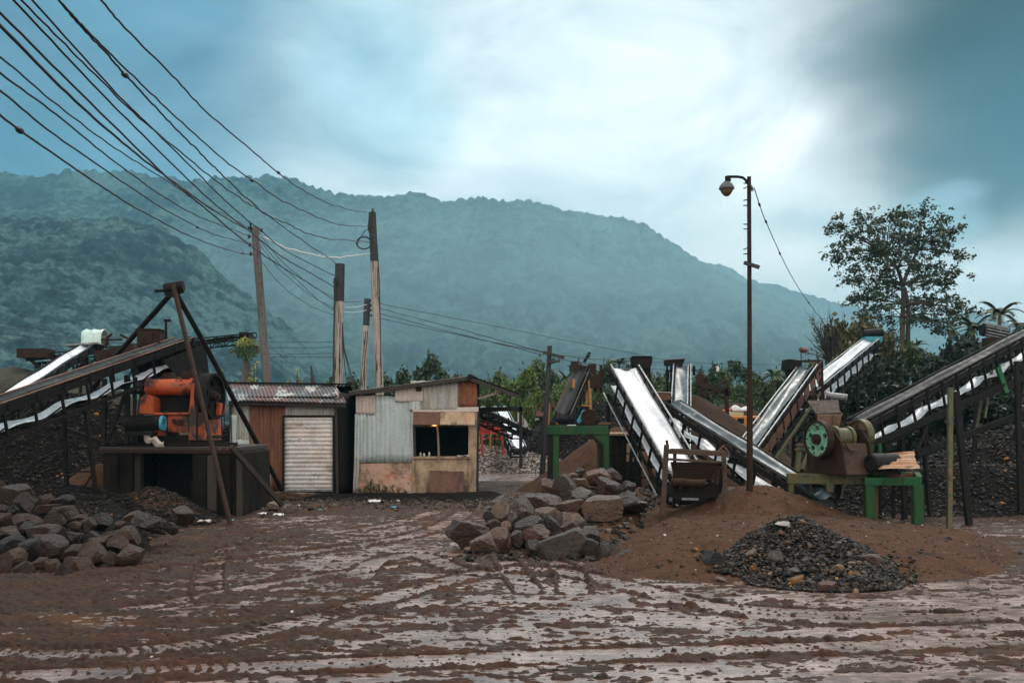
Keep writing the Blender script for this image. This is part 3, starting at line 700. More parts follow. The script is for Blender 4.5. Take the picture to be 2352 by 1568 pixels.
def conveyor(name, label, head, tail, width, belt='white_belt', ret='return_belt', frame='black_steel', rail='rail', depth=.44, legs=((.75, 0),),
             rails=True, sag=.05, roll=.10, group='inclined belt conveyors in the crushing yard', leg_mat=None, leg_w=.07, bay=.85, ret_on=True, skirt=0.0, gz=0.0, rail_h=.10, drums=True, chord=True):
    head = Vector(head); tail = Vector(tail); L = (head-tail).length; u = (head-tail)/L
    s = u.cross(Vector((0, 0, 1))).normalized(); n = s.cross(u).normalized()
    t = thing(name, label, 'conveyor', (tail.x, tail.y, 0), group)
    P = lambda a, b, c: tail + u*a + s*b + n*c
    rnd = random.Random(int(head.x*100))
    nl = max(8, int(L/.22)); nw = 8
    # carrying belt, troughed over its idlers
    grid = []
    for i in range(nl+1):
        a = L*i/nl; dip = -sag*.35*abs(math.sin(math.pi*a/bay)) 
        grid.append([P(a, width*(j/nw-.5), .02 + roll*abs(2*j/nw-1)**2.2 + dip*(1-abs(2*j/nw-1)) + .012*math.sin(a*2.3+j)) for j in range(nw+1)])
    MB().sheet(grid, n*.014).build('belt', M[belt], t)
    if ret_on:
        grid = []
        for i in range(nl+1):
            a = L*i/nl; dip = -sag*1.3*abs(math.sin(math.pi*a/(bay*2)))
            grid.append([P(a, width*.92*(j/nw-.5), -depth*.82 + dip + .02*math.sin(a*3.1+j*.9)) for j in range(nw+1)])
        MB().sheet(grid, n*.012).build('return_belt', M[ret], t)
    hw = width/2 + .05
    fr = MB()
    for sg in (-1, 1):
        fr.bar(P(-.1, sg*hw, -.03), P(L+.05, sg*hw, -.03), .05, .13, n)
        if chord: fr.bar(P(.3, sg*hw, -depth-.10), P(L-.25, sg*hw, -depth-.10), .05, .07, n)
    k = 0; a = .35
    while a < L-.2:
        for sg in (-1, 1):
            fr.bar(P(a, sg*(hw+.004), -.10), P(a, sg*(hw+.004), -depth-.066 if chord else -depth*.6), .045, .045, u)
            if chord and k % 2 == 0 and a+bay < L-.2 and sg == 1:
                fr.bar(P(a+.03, sg*(hw-.02), -depth-.062), P(a+bay-.03, sg*(hw-.02), -depth*.80), .025, .025, n)
        if chord: fr.bar(P(a, -hw+.03, -depth-.1), P(a, hw-.03, -depth-.1), .04, .04, n)
        a += bay; k += 1
    fr.build('frame', M[frame], t)
    if rails:
        for sg in (-1, 1):
            rb = MB(); rb.tube([P(-.05, sg*(hw+.02), rail_h), P(L*.5, sg*(hw+.03), rail_h+.01), P(L, sg*(hw+.02), rail_h)], .022, 6)
            rb.build('side_rail', M[rail], t)
    a = bay*.6; rb = None
    nr = 0
    while a < L and nr < 14:
        r_ = MB(); r_.cyl(P(a, -hw+.03, -.055), P(a, hw-.03, -.055), .035, 8)
        for sg in (-1, 1): r_.box(P(a, sg*(hw+.03), .03), .05, .06, .16)
        r_.build('idler_roller', M['black_steel'], t); a += bay; nr += 1
    if drums:
        dr = depth*.36
        for a in (0.0, L):
            d = MB(); d.cyl(P(a, -hw+.03, -dr*.9), P(a, hw-.03, -dr*.9), dr, 18); d.cyl(P(a, -hw-.08, -dr*.9), P(a, hw+.08, -dr*.9), .04, 8)
            d.build('drum', M['rubber'], t)
    for lg in legs:
        a = lg[0]; lean = lg[1] if len(lg) > 1 else 0; spread = lg[2] if len(lg) > 2 else .12
        base = P(a*L, 0, -depth-.1); tops = []
        hd = Vector((u.x, u.y, 0)).normalized()
        for sg in (-1, 1):
            top = P(a*L, sg*hw, -depth-.11); ft = Vector((top.x, top.y, gz)) + s*sg*spread + hd*lean
            lb = MB(); lb.bar(ft, top, leg_w, leg_w, hd); lb.box((ft.x, ft.y, gz+.012), .18, .18, .024); lb.build('leg', M[leg_mat or frame], t); tops.append((ft, top))
        br = MB(); h0 = tops[0][1]-tops[0][0]
        if h0.z > .9:
            for fz in (.45,):
                br.bar(tops[0][0].lerp(tops[0][1], fz), tops[1][0].lerp(tops[1][1], fz), .035, .035)
            br.bar(tops[0][0].lerp(tops[0][1], .1)+hd*.03, tops[1][0].lerp(tops[1][1], .45)+hd*.03, .03, .03)
            br.build('cross_brace', M[frame], t)
    return t, P, L, u, s, n

def wire(label, pts, r=.011, mat='cable', group='overhead cables', name='power_cable', jit=.006, seed=0, knots=()):
    """pts: (px,py,Y) knots; a cable through them, its depth running evenly in 1/Y"""
    rnd = random.Random(seed+int(pts[0][0]*7+pts[-1][1]))
    P = [W(*p) for p in pts]; out = []
    Q = [P[0]*2-P[1]] + P + [P[-1]*2-P[-2]]
    for i in range(1, len(Q)-2):
        p0, p1, p2, p3 = Q[i-1], Q[i], Q[i+1], Q[i+2]
        n = 9
        for k in range(n):
            t = k/n
            q = .5*((2*p1)+(p2-p0)*t+(2*p0-5*p1+4*p2-p3)*t*t+(3*p1-p0-3*p2+p3)*t**3)
            out.append(q + Vector((0, 0, rnd.uniform(-jit, jit)*q.y/14)))
    out.append(P[-1])
    mb = MB(); mb.tube(out, r, 6)
    for kn in knots:
        i = int(kn*(len(out)-2)); d = (out[i+1]-out[i]).normalized()*.09
        mb.tube([out[i]-d, out[i]-d*.5, out[i]+d*.5, out[i]+d], [r, r*2.6, r*2.6, r], 8)
    return solo(mb, name, label, 'cable', M[mat], group)
def yline(pts, Y0, Y1):
    """give (px,py) knots a depth that runs evenly in 1/Y along the line on the picture"""
    d = [0]
    for a, b in zip(pts[:-1], pts[1:]): d.append(d[-1] + math.hypot(b[0]-a[0], b[1]-a[1]))
    return [(p[0], p[1], 1/((1-d[i]/d[-1])/Y0 + d[i]/d[-1]/Y1)) for i, p in enumerate(pts)]

# a bank of mist lying in the valley before the hill's right shoulder
mm = bpy.data.materials.new('valley_mist'); mt_ = NT(mm)
pv2 = mt_.new('ShaderNodeVolumePrincipled', inp={'Color': (.58, .90, 1.0, 1), 'Density': .0017, 'Anisotropy': .4})
mo = mt_.new('ShaderNodeOutputMaterial'); mt_.ln(pv2.outputs[0], mo.inputs['Volume'])
mb = MB(); vv, ff = ico(4)
mb.add([(60 + p[0]*430, 690 + math.copysign(abs(p[1])**2.6, p[1])*230, 35 + p[2]*155) for p in vv], [tuple(q) for q in ff])
tag(mb.build('mist', mm), kind='stuff')
# ------------------------------------------------------------------ the small shuttered shed
Y1 = 26.6
S1 = thing('tin_shed', 'low rusty corrugated shed with a pale roller door behind the tripod', 'shed', W(660, 1143, Y1+1.1))
def pan(parent, name, x0, x1, y0, y1, Y, mat, pitch=.076, amp=.010, jag=.006, horiz=False, off=0., bend=0.004, th=.004, skew=0.):
    """a corrugated sheet on a shed front; x0..y1 in view units at distance Y"""
    a = W(x0, y1, Y); b = W(x1, y1, Y); c = W(x0+skew, y0, Y)
    mb = MB(); n = Vector((0, -1, 0))
    if horiz: mb.corr(a + n*off, c-a, b-a, n, pitch, amp, th, 0, 6, bend)
    else: mb.corr(a + n*off, b-a, c-a, n, pitch, amp, th, jag/max(.1, (c-a).length)*2, 6, bend)
    return mb.build(name, M[mat], parent)
# body behind the sheets
mb = MB(); x0, x1 = X_(533, Y1), X_(766, Y1); zt = Z_(908, Y1)
yb = 29.0
mb.prism([(x0, Y1+.05, 0), (x1, Y1+.05, 0), (x1, Y1+.05, zt-.02), (x0, Y1+.05, zt-.02)], (0, .05, 0))
mb.prism([(x0, yb, 0), (x1, yb, 0), (x1, yb, Z_(885, yb)-.08), (x0, yb, Z_(885, yb)-.08)], (0, .05, 0))
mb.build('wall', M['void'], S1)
for xx, nm in ((x0, 'side_wall'), (x1, 'side_wall')):
    mb = MB(); zb = Z_(885, yb)-.1
    mb.prism([(xx-.02, Y1+.11, 0), (xx-.02, yb-.01, 0), (xx-.02, yb-.01, zb), (xx-.02, Y1+.11, zt-.02)], (.04, 0, 0))
    mb.build(nm, M['black_steel'], S1)
pan(S1, 'wall_sheet', 531, 578, 921, 1092, Y1, 'zinc_warm', off=.0)
pan(S1, 'wall_sheet', 534, 573, 1010, 1062, Y1, 'zinc', off=.03, pitch=.09)
pan(S1, 'wall_sheet', 531, 545, 952, 1035, Y1, 'zinc', off=.045, pitch=.09)
pan(S1, 'wall_sheet', 574, 655, 921, 1130, Y1, 'zinc_rust', off=.026, pitch=.10, amp=.016)
pan(S1, 'wall_sheet', 652, 742, 918, 962, Y1, 'zinc_warm', off=.01)
pan(S1, 'wall_sheet', 738, 768, 918, 1120, Y1, 'zinc_warm', off=.0)
mb = MB()
for px in (651, 767): mb.bar(W(px, 1134, Y1-.05), W(px, 955, Y1-.05), .05, .06, (0, 1, 0))
mb.bar(W(650, 955, Y1-.052), W(769, 955, Y1-.052), .05, .05)
mb.build('door_frame', M['black_steel'], S1)
dr = pan(S1, 'roller_door', 654, 764.5, 959, 1127, Y1, 'shutter', pitch=.115, amp=.011, horiz=True, off=.05, bend=.008)
mb = MB(); mb.bar(W(655, 1126, Y1-.07), W(764, 1126, Y1-.07), .03, .05); mb.build('bottom_rail', M['grey_steel'], dr)
mb = MB(); mb.box(W(709, 1139, Y1-.02), 1.55, .3, .14); mb.build('door_sill', M['wood_dark'], S1)
# right-hand post and dark side sheets
mb = MB(); mb.bar(W(775, 1142, Y1-.04), W(772, 915, Y1-.04), .07, .07, (0, 1, 0)); mb.build('corner_post', M['wood_dark'], S1); mb = MB(); mb.bar(W(533, 1135, Y1-.02), W(529, 915, Y1-.02), .07, .07, (0, 1, 0))
mb.build('corner_post', M['wood_dark'], S1)
mb = MB(); a = W(778, 1140, Y1); mb.corr(a, Vector((.42, 2.3, 0)), Vector((0, 0, Z_(905, Y1))), Vector((1, -.15, 0)).normalized(), .12, .01); mb.build('side_sheet', M['black_steel'], S1)
# roof
e0, e1 = W(524, 919, Y1-.35), W(797, 925, Y1-.35); r0, r1 = W(515, 880, Y1+1.5), W(806, 884, Y1+1.5)
mb = MB(); nrm = (e1-e0).cross(r0-e0).normalized(); mb.corr(e0, e1-e0, r0-e0, nrm, .105, .018, .004, .006, 6, .004); mb.build('roof', M['roof_sheet'], S1)
mb = MB(); mb.bar(r0+Vector((-.05, 0, .02)), r1+Vector((.05, 0, .02)), .16, .05); mb.build('ridge_cap', M['black_steel'], S1)
mb = MB(); mb.corr(r0+Vector((0, .02, -.02)), r1-r0, Vector((0, 1.2, -.35)), Vector((0, .3, 1)).normalized(), .105, .018); mb.build('roof', M['rust_dark'], S1)
mb = MB(); mb.bar(e0+Vector((.05, .12, -.07)), e1+Vector((-.05, .12, -.07)), .06, .09); mb.build('eave_beam', M['wood_dark'], S1)

# ------------------------------------------------------------------ the stall with the serving hatch
Y2 = 27.2
S2 = thing('market_stall', 'patchwork tin stall with an open serving hatch, tan plaster base and long sloping roof', 'stall', W(955, 1137, Y2+1.4))
def Fp(px, py, d=0.): return W(px, py, Y2-d)
yb = Y2+3.2
# masonry base and pilaster
mb = MB(); mb.prism([Fp(822, 1139), Fp(946, 1139), Fp(946, 1062), Fp(822, 1064)], (0, .16, 0)); mb.build('base_wall', M['plaster'], S2)
mb = MB(); mb.prism([Fp(946.5, 1139, .03), Fp(1075, 1139, .03), Fp(1075, 1053, .03), Fp(946.5, 1053, .03)], (0, .2, 0)); mb.build('counter_wall', M['plaster_tan'], S2)
mb = MB(); mb.prism([Fp(1075.5, 1142, .06), Fp(1093, 1142, .06), Fp(1096, 946, .06), Fp(1076, 946, .06)], (0, .24, 0)); mb.build('pilaster', M['plaster_tan'], S2)
mb = MB(); mb.prism([Fp(948, 1052.5, .1), Fp(1080, 1052.5, .1), Fp(1080, 1048, .1), Fp(948, 1048, .1)], (0, .3, 0)); mb.build('counter_ledge', M['plaster_tan'], S2)
# dark room behind the hatch
xl, xr = Fp(820, 1100).x, Fp(1090, 1100).x
mb = MB()
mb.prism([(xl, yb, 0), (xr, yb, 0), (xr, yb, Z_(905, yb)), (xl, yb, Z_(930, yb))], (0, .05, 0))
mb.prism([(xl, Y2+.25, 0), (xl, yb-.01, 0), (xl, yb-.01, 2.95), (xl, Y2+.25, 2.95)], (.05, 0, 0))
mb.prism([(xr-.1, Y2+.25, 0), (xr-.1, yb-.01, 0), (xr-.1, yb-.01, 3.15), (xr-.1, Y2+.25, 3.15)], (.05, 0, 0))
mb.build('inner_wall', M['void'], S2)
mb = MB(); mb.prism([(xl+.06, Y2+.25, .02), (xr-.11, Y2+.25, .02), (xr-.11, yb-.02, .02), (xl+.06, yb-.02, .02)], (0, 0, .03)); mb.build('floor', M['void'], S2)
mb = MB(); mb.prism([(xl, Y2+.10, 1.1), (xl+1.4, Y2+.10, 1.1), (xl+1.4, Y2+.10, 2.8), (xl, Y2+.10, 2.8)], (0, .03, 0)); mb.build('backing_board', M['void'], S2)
# front sheets, laid one over the other as on the stall
pan(S2, 'wall_sheet', 826, 950, 909, 1062, Y2, 'zinc', pitch=.125, amp=.017, off=.02)
pan(S2, 'wall_sheet', 818, 862, 908, 951, Y2, 'zinc_pink', pitch=.10, amp=.009, off=.052)
pan(S2, 'wall_sheet', 814, 838, 950, 1062, Y2, 'zinc', pitch=.088, amp=.010, off=.045, skew=2)
pan(S2, 'wall_sheet', 811, 823, 1040, 1134, Y2, 'zinc_warm', pitch=.088, amp=.012, off=.05, skew=4)
pan(S2, 'wall_sheet', 944, 1054, 874, 945, Y2, 'zinc_warm', pitch=.125, amp=.017, off=.03, skew=0)
pan(S2, 'wall_sheet', 908, 972, 886, 923, Y2, 'zinc_pink', pitch=.12, amp=.008, off=.062)
pan(S2, 'wall_sheet', 940, 966, 922, 942, Y2, 'zinc', pitch=.10, amp=.009, off=.072)
pan(S2, 'wall_sheet', 1053, 1097, 871, 935, Y2, 'zinc_orange', pitch=.12, amp=.013, off=.045)
mb = MB(); mb.prism([Fp(826, 906, .055), Fp(907, 898, .055), Fp(908, 886, .055), Fp(840, 893, .055), Fp(826, 897, .055)], (0, .02, 0)); mb.build('fascia_board', M['cream'], S2)
mb = MB(); mb.prism([Fp(948, 947, .09), Fp(1099, 945, .09), Fp(1099, 934, .09), Fp(1050, 935, .09), Fp(1049, 940, .09), Fp(948, 941, .09)], (0, .03, 0)); mb.build('lintel_board', M['cream'], S2)
# awning over the hatch: two sheets
def awn(x0, x1, mat):
    a = Fp(x0, 975, .42); b = Fp(x1, 976, .42); c = Fp(x0+1, 945, .11); d = b-a
    mb = MB(); nn = d.cross(c-a).normalized(); mb.corr(a, d, c-a, nn, .09, .011, .004, .008); mb.build('awning', M[mat], S2)
awn(949, 1012, 'zinc_brown'); awn(1011, 1091, 'plaster_tan')
mb = MB(); mb.bar(Fp(952, 978, .0), Fp(1090, 978, .0), .05, .07); mb.bar(Fp(953, 1052, .02), Fp(951, 975, .02), .07, .05, (0, 1, 0)); mb.build('hatch_frame', M['wood_dark'], S2)
mb = MB(); mb.tube([Fp(1008, 1062, .16), Fp(1007, 1020, .15), Fp(1005.5, 990, .16), Fp(1004, 972, .2)], [.036, .033, .03, .03], 7); mb.build('prop_stick', M['wood'], S2)
# roof
rl, rr, re = W(801, 900, Y2-.25), W(1080, 864, Y2-.25), W(1192, 905, Y2-.25)
dv = Vector((0, 3.9, .12))
mb = MB(); mb.corr(rl, dv, rr-rl, (rr-rl).cross(dv).normalized()*-1 if (rr-rl).cross(dv).z < 0 else (rr-rl).cross(dv).normalized(), .105, .018); mb.build('roof', M['zinc_warm'], S2)
mb = MB(); mb.corr(rr+Vector((0, 0, .01)), dv, re-rr, Vector((.35, 0, 1)).normalized(), .105, .018); mb.build('roof', M['rust_dark'], S2)
mb = MB(); mb.bar(rl+Vector((0, .03, -.06)), rr+Vector((0, .03, -.06)), .05, .08); mb.bar(rr+Vector((0, .03, -.07)), re+Vector((0, .03, -.07)), .06, .10); mb.build('barge_board', M['wood_dark'], S2)
mb = MB(); mb.tube([rr+Vector((.0, -.02, -.02)), rr+dv+Vector((0, 0, -.02))], .085, 8); mb.build('ridge_cap', M['black_steel'], S2)
mb = MB()
for k in range(1, 5):
    q = dv*(k/4.5); mb.bar(rr+q+Vector((.05, 0, -.09)), re+q+Vector((0, 0, -.09)), .05, .07)
mb.bar(re+Vector((-.25, .05, -.12)), re+dv+Vector((-.25, -.05, -.12)), .06, .08)
mb.build('rafter', M['wood_dark'], S2)
mb = MB(); mb.bar(Fp(1098, 915, .08), Fp(1166, 896, .1), .06, .10, (0, 1, 0)); mb.bar(Fp(1098, 915, -2.5), Fp(1172, 897, -2.5), .06, .10, (0, 1, 0)); mb.build('roof_brace', M['wood'], S2)
mb = MB(); mb.corr(Vector((xr+.02, Y2+.3, 1.6)), Vector((0, 2.8, 0)), Vector((0, 0, 1.7)), Vector((1, 0, 0)), .088, .01); mb.build('side_sheet', M['rust_dark'], S2)
mb = MB(); mb.bar(Fp(1096, 1128, -.05), Fp(1098, 946, -.05), .07, .06, (0, 1, 0)); mb.build('corner_post', M['tar'], S2)
mb = MB(); mb.box(Fp(962, 892, .085), .16, .03, .14); mb.build('small_vent', M['rust_dark'], S2)
# lamp in the hatch
lm = bpy.data.materials.new('glowing_bulb'); lt = NT(lm)
em = lt.new('ShaderNodeEmission', inp={'Color': (1, .34, .09, 1), 'Strength': 9}); lo = lt.new('ShaderNodeOutputMaterial'); lt.ln(em.outputs[0], lo.inputs[0])
LB = thing('light_bulb', 'small glowing orange bulb hanging under the awning of the stall hatch', 'bulb', W(998, 972, Y2-.25))
mb = MB(); mb.tube([W(997, 964, Y2-.25), W(998, 969, Y2-.25)], .02, 8); mb.build('socket', M['black_steel'], LB)
mb = MB(); mb.lathe(W(998, 973, Y2-.25), (0, 0, 1), [(0, -.055), (.04, -.04), (.055, 0), (.04, .04), (.022, .055)], 12); mb.build('bulb', lm, LB)
mb = MB(); mb.lathe(W(990.5, 977, Y2-.25), (0, 0, 1), [(.005, .09), (.03, .07), (.035, -.02), (.0, -.03)], 10); mb.build('shade', M['truck_orange'], LB)
# small wares in the hatch
for k, (px, h, lab, mt) in enumerate(((966, .11, 'left-most small pale jar on the dark hatch counter', 'plate_white'), (974, .09, 'short mint-coloured tin on the hatch counter', 'cloth_mint'), (986, .13, 'narrow white bottle on the hatch counter, nearest the prop stick', 'plate_white'))):
    c = Fp(px, 1047.6, -.12); mb = MB(); mb.lathe(c, (0, 0, 1), [(0, 0), (.028, 0), (.03, h*.65), (.016, h*.8), (.016, h), (0, h)], 12); solo(mb, 'jar', lab, 'jar', M[mt], 'wares on the stall counter')
mb = MB(); mb.sheet([[Fp(1050+i*6, 1047.8, .02+.06*j) + Vector((0, 0, .02+.03*math.sin(i*1.7+j))) for j in range(4)] for i in range(6)], (0, 0, .012)); solo(mb, 'folded_cloth', 'crumpled pinkish cloth at the right end of the hatch counter', 'cloth', M['zinc_pink'])
# sheet leaning on the counter wall
a, b, c = W(985, 1134, Y2-.45), W(1064, 1136, Y2-.45), W(987, 1080, Y2-.12)
mb = MB(); mb.corr(a, b-a, c-a, (b-a).cross(c-a).normalized(), .06, .008, .004, .012, 6, .012); solo(mb, 'corrugated_sheet', 'brown rusty corrugated sheet leaning against the stall counter wall', 'sheet metal', M['zinc_brown'])
# beam running off to the right behind the stall
mb = MB(); mb.bar(W(1098, 941, 31), W(1200, 938, 31), .10, .14); mb.bar(W(1196, 1075, 31), W(1196, 934, 31), .10, .10); solo(mb, 'timber_rail', 'dark wet timber rail on a post just right of the stall', 'timber', M['wood_dark'])
# ------------------------------------------------------------------ left yard: heaps
def bank_fn(X, Y):
    return 4.6*np.exp(-(((X+19)/7.5)**2 + ((Y-38)/6)**2)) + .8*(fbm(X*.5, Y*.5, 5, 4)-.5) + .35*(fbm(X*2, Y*2, 6, 3)-.5) - .5
mound('earth_bank', 'dark scrub-covered earth bank at the far left behind the belts', 'bank', bank_fn, -34, -9, 30, 50, .3, M['bank'])
conemound('gravel_heap', 'large dark gravel heap under the left belts, behind the orange crusher', 'gravel heap', -12.6, 27.6, 3.3, 4.6, M['gravel_dark'], (1.2, .85), 31, .13, .25, .10, .12, .06, stones=(9000, .05, .11, 'stones'))
conemound('gravel_heap', 'grey gravel heap showing between the orange crusher and the shuttered shed', 'gravel heap', X_(505, 28), 29.2, 2.2, 3.0, M['gravel_dark'], (.8, .8), 33, .13, .25, .08, .12, .05, stones=(3500, .05, .11, 'stones'))
conemound('sand_cone', 'small brown sand cone against the left end of the crusher platform', 'sand heap', X_(218, 22.4), 22.6, 1.22, 1.75, M['sand'], (.85, 1), 35, .07, .12, .03, .08, .02)
conemound('gravel_heap', 'low heap of brown gravel in front of the dark opening under the orange crusher', 'gravel heap', X_(345, 20.6), 20.6, .80, 1.3, M['gravel_brown'], (1.1, .75), 36, .05, .2, .03, .1, .03, stones=(1600, .03, .08, 'stones'))
mound('gravel_heap', 'dark spill of gravel behind the boulders at the left edge', 'gravel heap', lambda X, Y: cone_h(X, Y, X_(40, 19), 20.6, .95, 2.8, .4, (1.2, .75), 38, .08, .1, .04), -15, -4.5, 16, 23, .09, M['gravel_dark'], stones=(3500, .04, .09, 'stones'))

# ------------------------------------------------------------------ left belts
A = W(0, 931, 18.); B = W(424, 784, 24.); d = B-A
L1, P, LL, u, s, n = conveyor('belt_conveyor', 'long black belt conveyor climbing from the left edge to the orange crusher', B, A-d*.72, .40,
    'dark_belt', 'return_belt', 'black_steel', 'rust', .46, ((.60, .3), (.86, -.35)), bay=.8)
mb = MB(); mb.prism([P(LL-1.75, .46, -.12), P(LL+.12, .46, -.10), P(LL+.1, .46, -.95), P(LL-.9, .46, -1.0)], s*.02); mb.prism([P(LL-1.6, -.46, -.12), P(LL+.12, -.46, -.10), P(LL+.1, -.46, -.95), P(LL-.9, -.46, -1.0)], s*.02)
mb.prism([P(LL+.1, -.44, -.1), P(LL+.1, .44, -.1), P(LL+.1, .44, -.95), P(LL+.1, -.44, -.95)], u*.02)
mb.build('head_chute', M['black_steel'], L1)
c = W(347, 778, 23.6)
mb = MB(); mb.box(c, .52, .55, .40, .1); mb.box(c+Vector((0, 0, .21)), .58, .6, .025, .1); mb.box(c+Vector((.0, -.28, 0)), .3, .04, .28, .1); mb.build('drive_box', M['rust_dark'], L1, .012)
mb = MB()
for ox in (-.25, .25):
    mb.bar(c+Vector((ox, 0, -.2)), c+Vector((ox*1.3, .0, -.95)), .05, .05, (0, 1, 0)); mb.bar(c+Vector((ox*.9, .2, -.2)), c+Vector((ox*2.4, .2, -.85)), .035, .035, (0, 1, 0))
mb.build('drive_stand', M['black_steel'], L1)
mb = MB(); q = W(382, 792, 24.2); mb.tube([q, W(381, 738, 24.2)], .03, 7); mb.box(W(385, 736, 24.2), .14, .08, .06); solo(mb, 'marker_post', 'thin dark post with a small bracket rising beside the drive box of the left belt', 'post', M['black_steel'])
A = W(17, 917, 23.6); B = W(221, 786, 30.); d = B-A
L2, P, LL, u, s, n = conveyor('belt_conveyor', 'pale belt conveyor behind the long black one at the left', B, A-d*.3, .30,
    'return_belt', 'return_belt', 'black_steel', 'black_steel', .40, ((.55, .2), (.9, 0)), ret_on=False)
mb = MB(); mb.box(W(196, 792, 29.4), .95, .7, .05, .1, -.08); mb.build('head_cover', M['grey_steel'], L2)
mb = MB(); 
for px, py in ((193, 800), (222, 793)): mb.bar(W(px, py-2, 29.3), W(px+2, py+45, 29.3), .06, .06, (0, 1, 0))
mb.build('head_stand', M['rust_dark'], L2)
mb = MB(); c = W(224, 774, 29.6)
mb.sheet([[c + Vector((-.30+.6*i/8, -.16+.3*math.cos(j/9*math.pi), .02*math.sin(i*2+j)+.20*math.sin(j/9*math.pi)+(.02*math.sin(i*1.9)) - (.22 if j in (0, 9) else 0))) for j in range(10)] for i in range(9)], (0, 0, .02))
solo(mb, 'tarpaulin', 'pale mint tarp wrapped over the head of the rear left belt', 'tarp', M['cloth_mint'])
mb = MB(); c = W(275, 800, 28.5)
mb.tube([c+Vector((-.42, 0, 0)), c+Vector((-.36, 0, .32)), c+Vector((-.22, 0, .42))], .04, 6); mb.tube([c+Vector((.30, 0, 0)), c+Vector((.22, 0, .30)), c+Vector((.02, 0, .40))], .04, 6)
mb.tube([W(232, 779, 28.5), W(280, 780, 28.5)], .03, 6); mb.box(c+Vector((-.05, 0, -.16)), 1.15, .5, .34, 0, -.2); mb.bar(c+Vector((-.5, 0, -.3)), c+Vector((-.9, .1, -2.6)), .07, .07, (0, 1, 0)); mb.bar(c+Vector((.5, 0, -.3)), c+Vector((.7, .1, -2.6)), .07, .07, (0, 1, 0))
solo(mb, 'scrap_hopper', 'rusty hopper with two bent arms between the two left belts', 'hopper', M['rust_dark'])

# lattice boom in the distance
LT = thing('lattice_conveyor', 'long thin lattice conveyor boom reaching right towards the first utility pole', 'conveyor', W(330, 960, 38))
for (a, b, Ya, Yb, hh) in (((60, 816), (589, 764), 37.4, 38.2, .20), ((80, 834), (549, 781), 38.6, 39.2, .18)):
    p, q = W(*a, Ya), W(*b, Yb); mb = MB(); U = Vector((0, 0, hh)); NN = 28
    mb.bar(p, q, .05, .05); mb.bar(p-U, q-U, .05, .05)
    for k in range(NN+1):
        t = p.lerp(q, k/NN); mb.bar(t+Vector((0, .03, -.03)), t-U+Vector((0, .03, .03)), .03, .03, (0, 1, 0))
        if k < NN:
            t2 = p.lerp(q, (k+1)/NN); a1, b1 = (t, t2-U) if k % 2 else (t-U, t2); mb.bar(a1+Vector((0, -.03, 0)), b1+Vector((0, -.03, 0)), .028, .028)
    mb.build('lattice_truss', M['black_steel'], LT)
p0, p1 = W(60, 822, 38), W(560, 772, 38.7)
mb = MB(); mb.sheet([[p0.lerp(p1, i/20) + Vector((0, w, -.03+.03*math.cos(i))) for w in (-.5, 0, .5)] for i in range(21)], (0, 0, .02)); mb.build('belt', M['dark_belt'], LT)
for t in (.06, .5): 
    q = p0.lerp(p1, t); mb = MB(); mb.bar(Vector((q.x-.2, q.y, 0)), q+Vector((0, 0, -.2)), .10, .10, (0, 1, 0)); mb.bar(Vector((q.x+.7, q.y+.3, 0)), q+Vector((.1, .3, -.2)), .08, .08, (0, 1, 0)); mb.build('leg', M['black_steel'], LT)
mb = MB(); q = W(566, 770, 38.6); mb.box(q+Vector((0, 0, -.05)), .35, .8, .3); mb.build('head_drum', M['rubber'], LT)
mb = MB(); q = W(83, 812, 37.5); mb.box(q, 1.1, .8, .35); mb.bar(q+Vector((.5, 0, -.1)), q+Vector((1.3, 0, -.9)), .1, .1, (0, 1, 0)); mb.bar(q+Vector((-.4, 0, -.1)), q+Vector((.9, 0, -1.1)), .1, .1, (0, 1, 0)); mb.build('tail_box', M['rust_dark'], LT)

# ------------------------------------------------------------------ platform and orange crusher
YP = 21.4
PF = thing('crusher_platform', 'blackened concrete and timber platform carrying the orange crusher', 'platform', W(395, 1190, YP+.8))
def PP(px, py, d=0.): return W(px, py, YP-d)
mb = MB(); mb.prism([PP(228, 1026), PP(548, 1026), PP(548, 1038), PP(228, 1038)], (0, 2.6, 0)); mb.build('deck', M['wood_dark'], PF, .01)
mb = MB(); mb.prism([PP(262, 1016, -.3), PP(540, 1016, -.3), PP(540, 1025.5, -.3), PP(262, 1025.5, -.3)], (0, .22, 0)); mb.build('deck_beam', M['black_steel'], PF)
mb = MB(); mb.prism([PP(236, 1196, -.03), PP(302, 1196, -.03), PP(302, 1038.5, -.03), PP(236, 1038.5, -.03)], (0, 2.4, 0)); mb.build('pier', M['concrete_dark'], PF, .02)
mb = MB(); mb.prism([PP(441, 1196, -.03), PP(560, 1192, -.03), PP(557, 1038.5, -.03), PP(441, 1038.5, -.03)], (0, 2.4, 0)); mb.prism([PP(443, 1195, .02), PP(474, 1195, .02), PP(474, 1042, .02), PP(443, 1042, .02)], (0, .1, 0)); mb.build('pier', M['concrete_dark'], PF, .02)
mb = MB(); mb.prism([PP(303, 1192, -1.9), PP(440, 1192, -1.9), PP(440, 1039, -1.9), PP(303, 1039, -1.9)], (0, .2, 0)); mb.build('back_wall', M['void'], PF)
mb = MB(); mb.prism([PP(303, 1194, -.2), PP(322, 1194, -.2), PP(322, 1040, -.2), PP(303, 1040, -.2)], (0, .2, 0)); mb.build('timber_prop', M['wood_dark'], PF)
mb = MB(); 
for k, px in enumerate((505, 523, 541)): mb.box(PP(px, 1030, .012), .05, .02, .05)
mb.build('bolt_heads', M['rust'], PF)

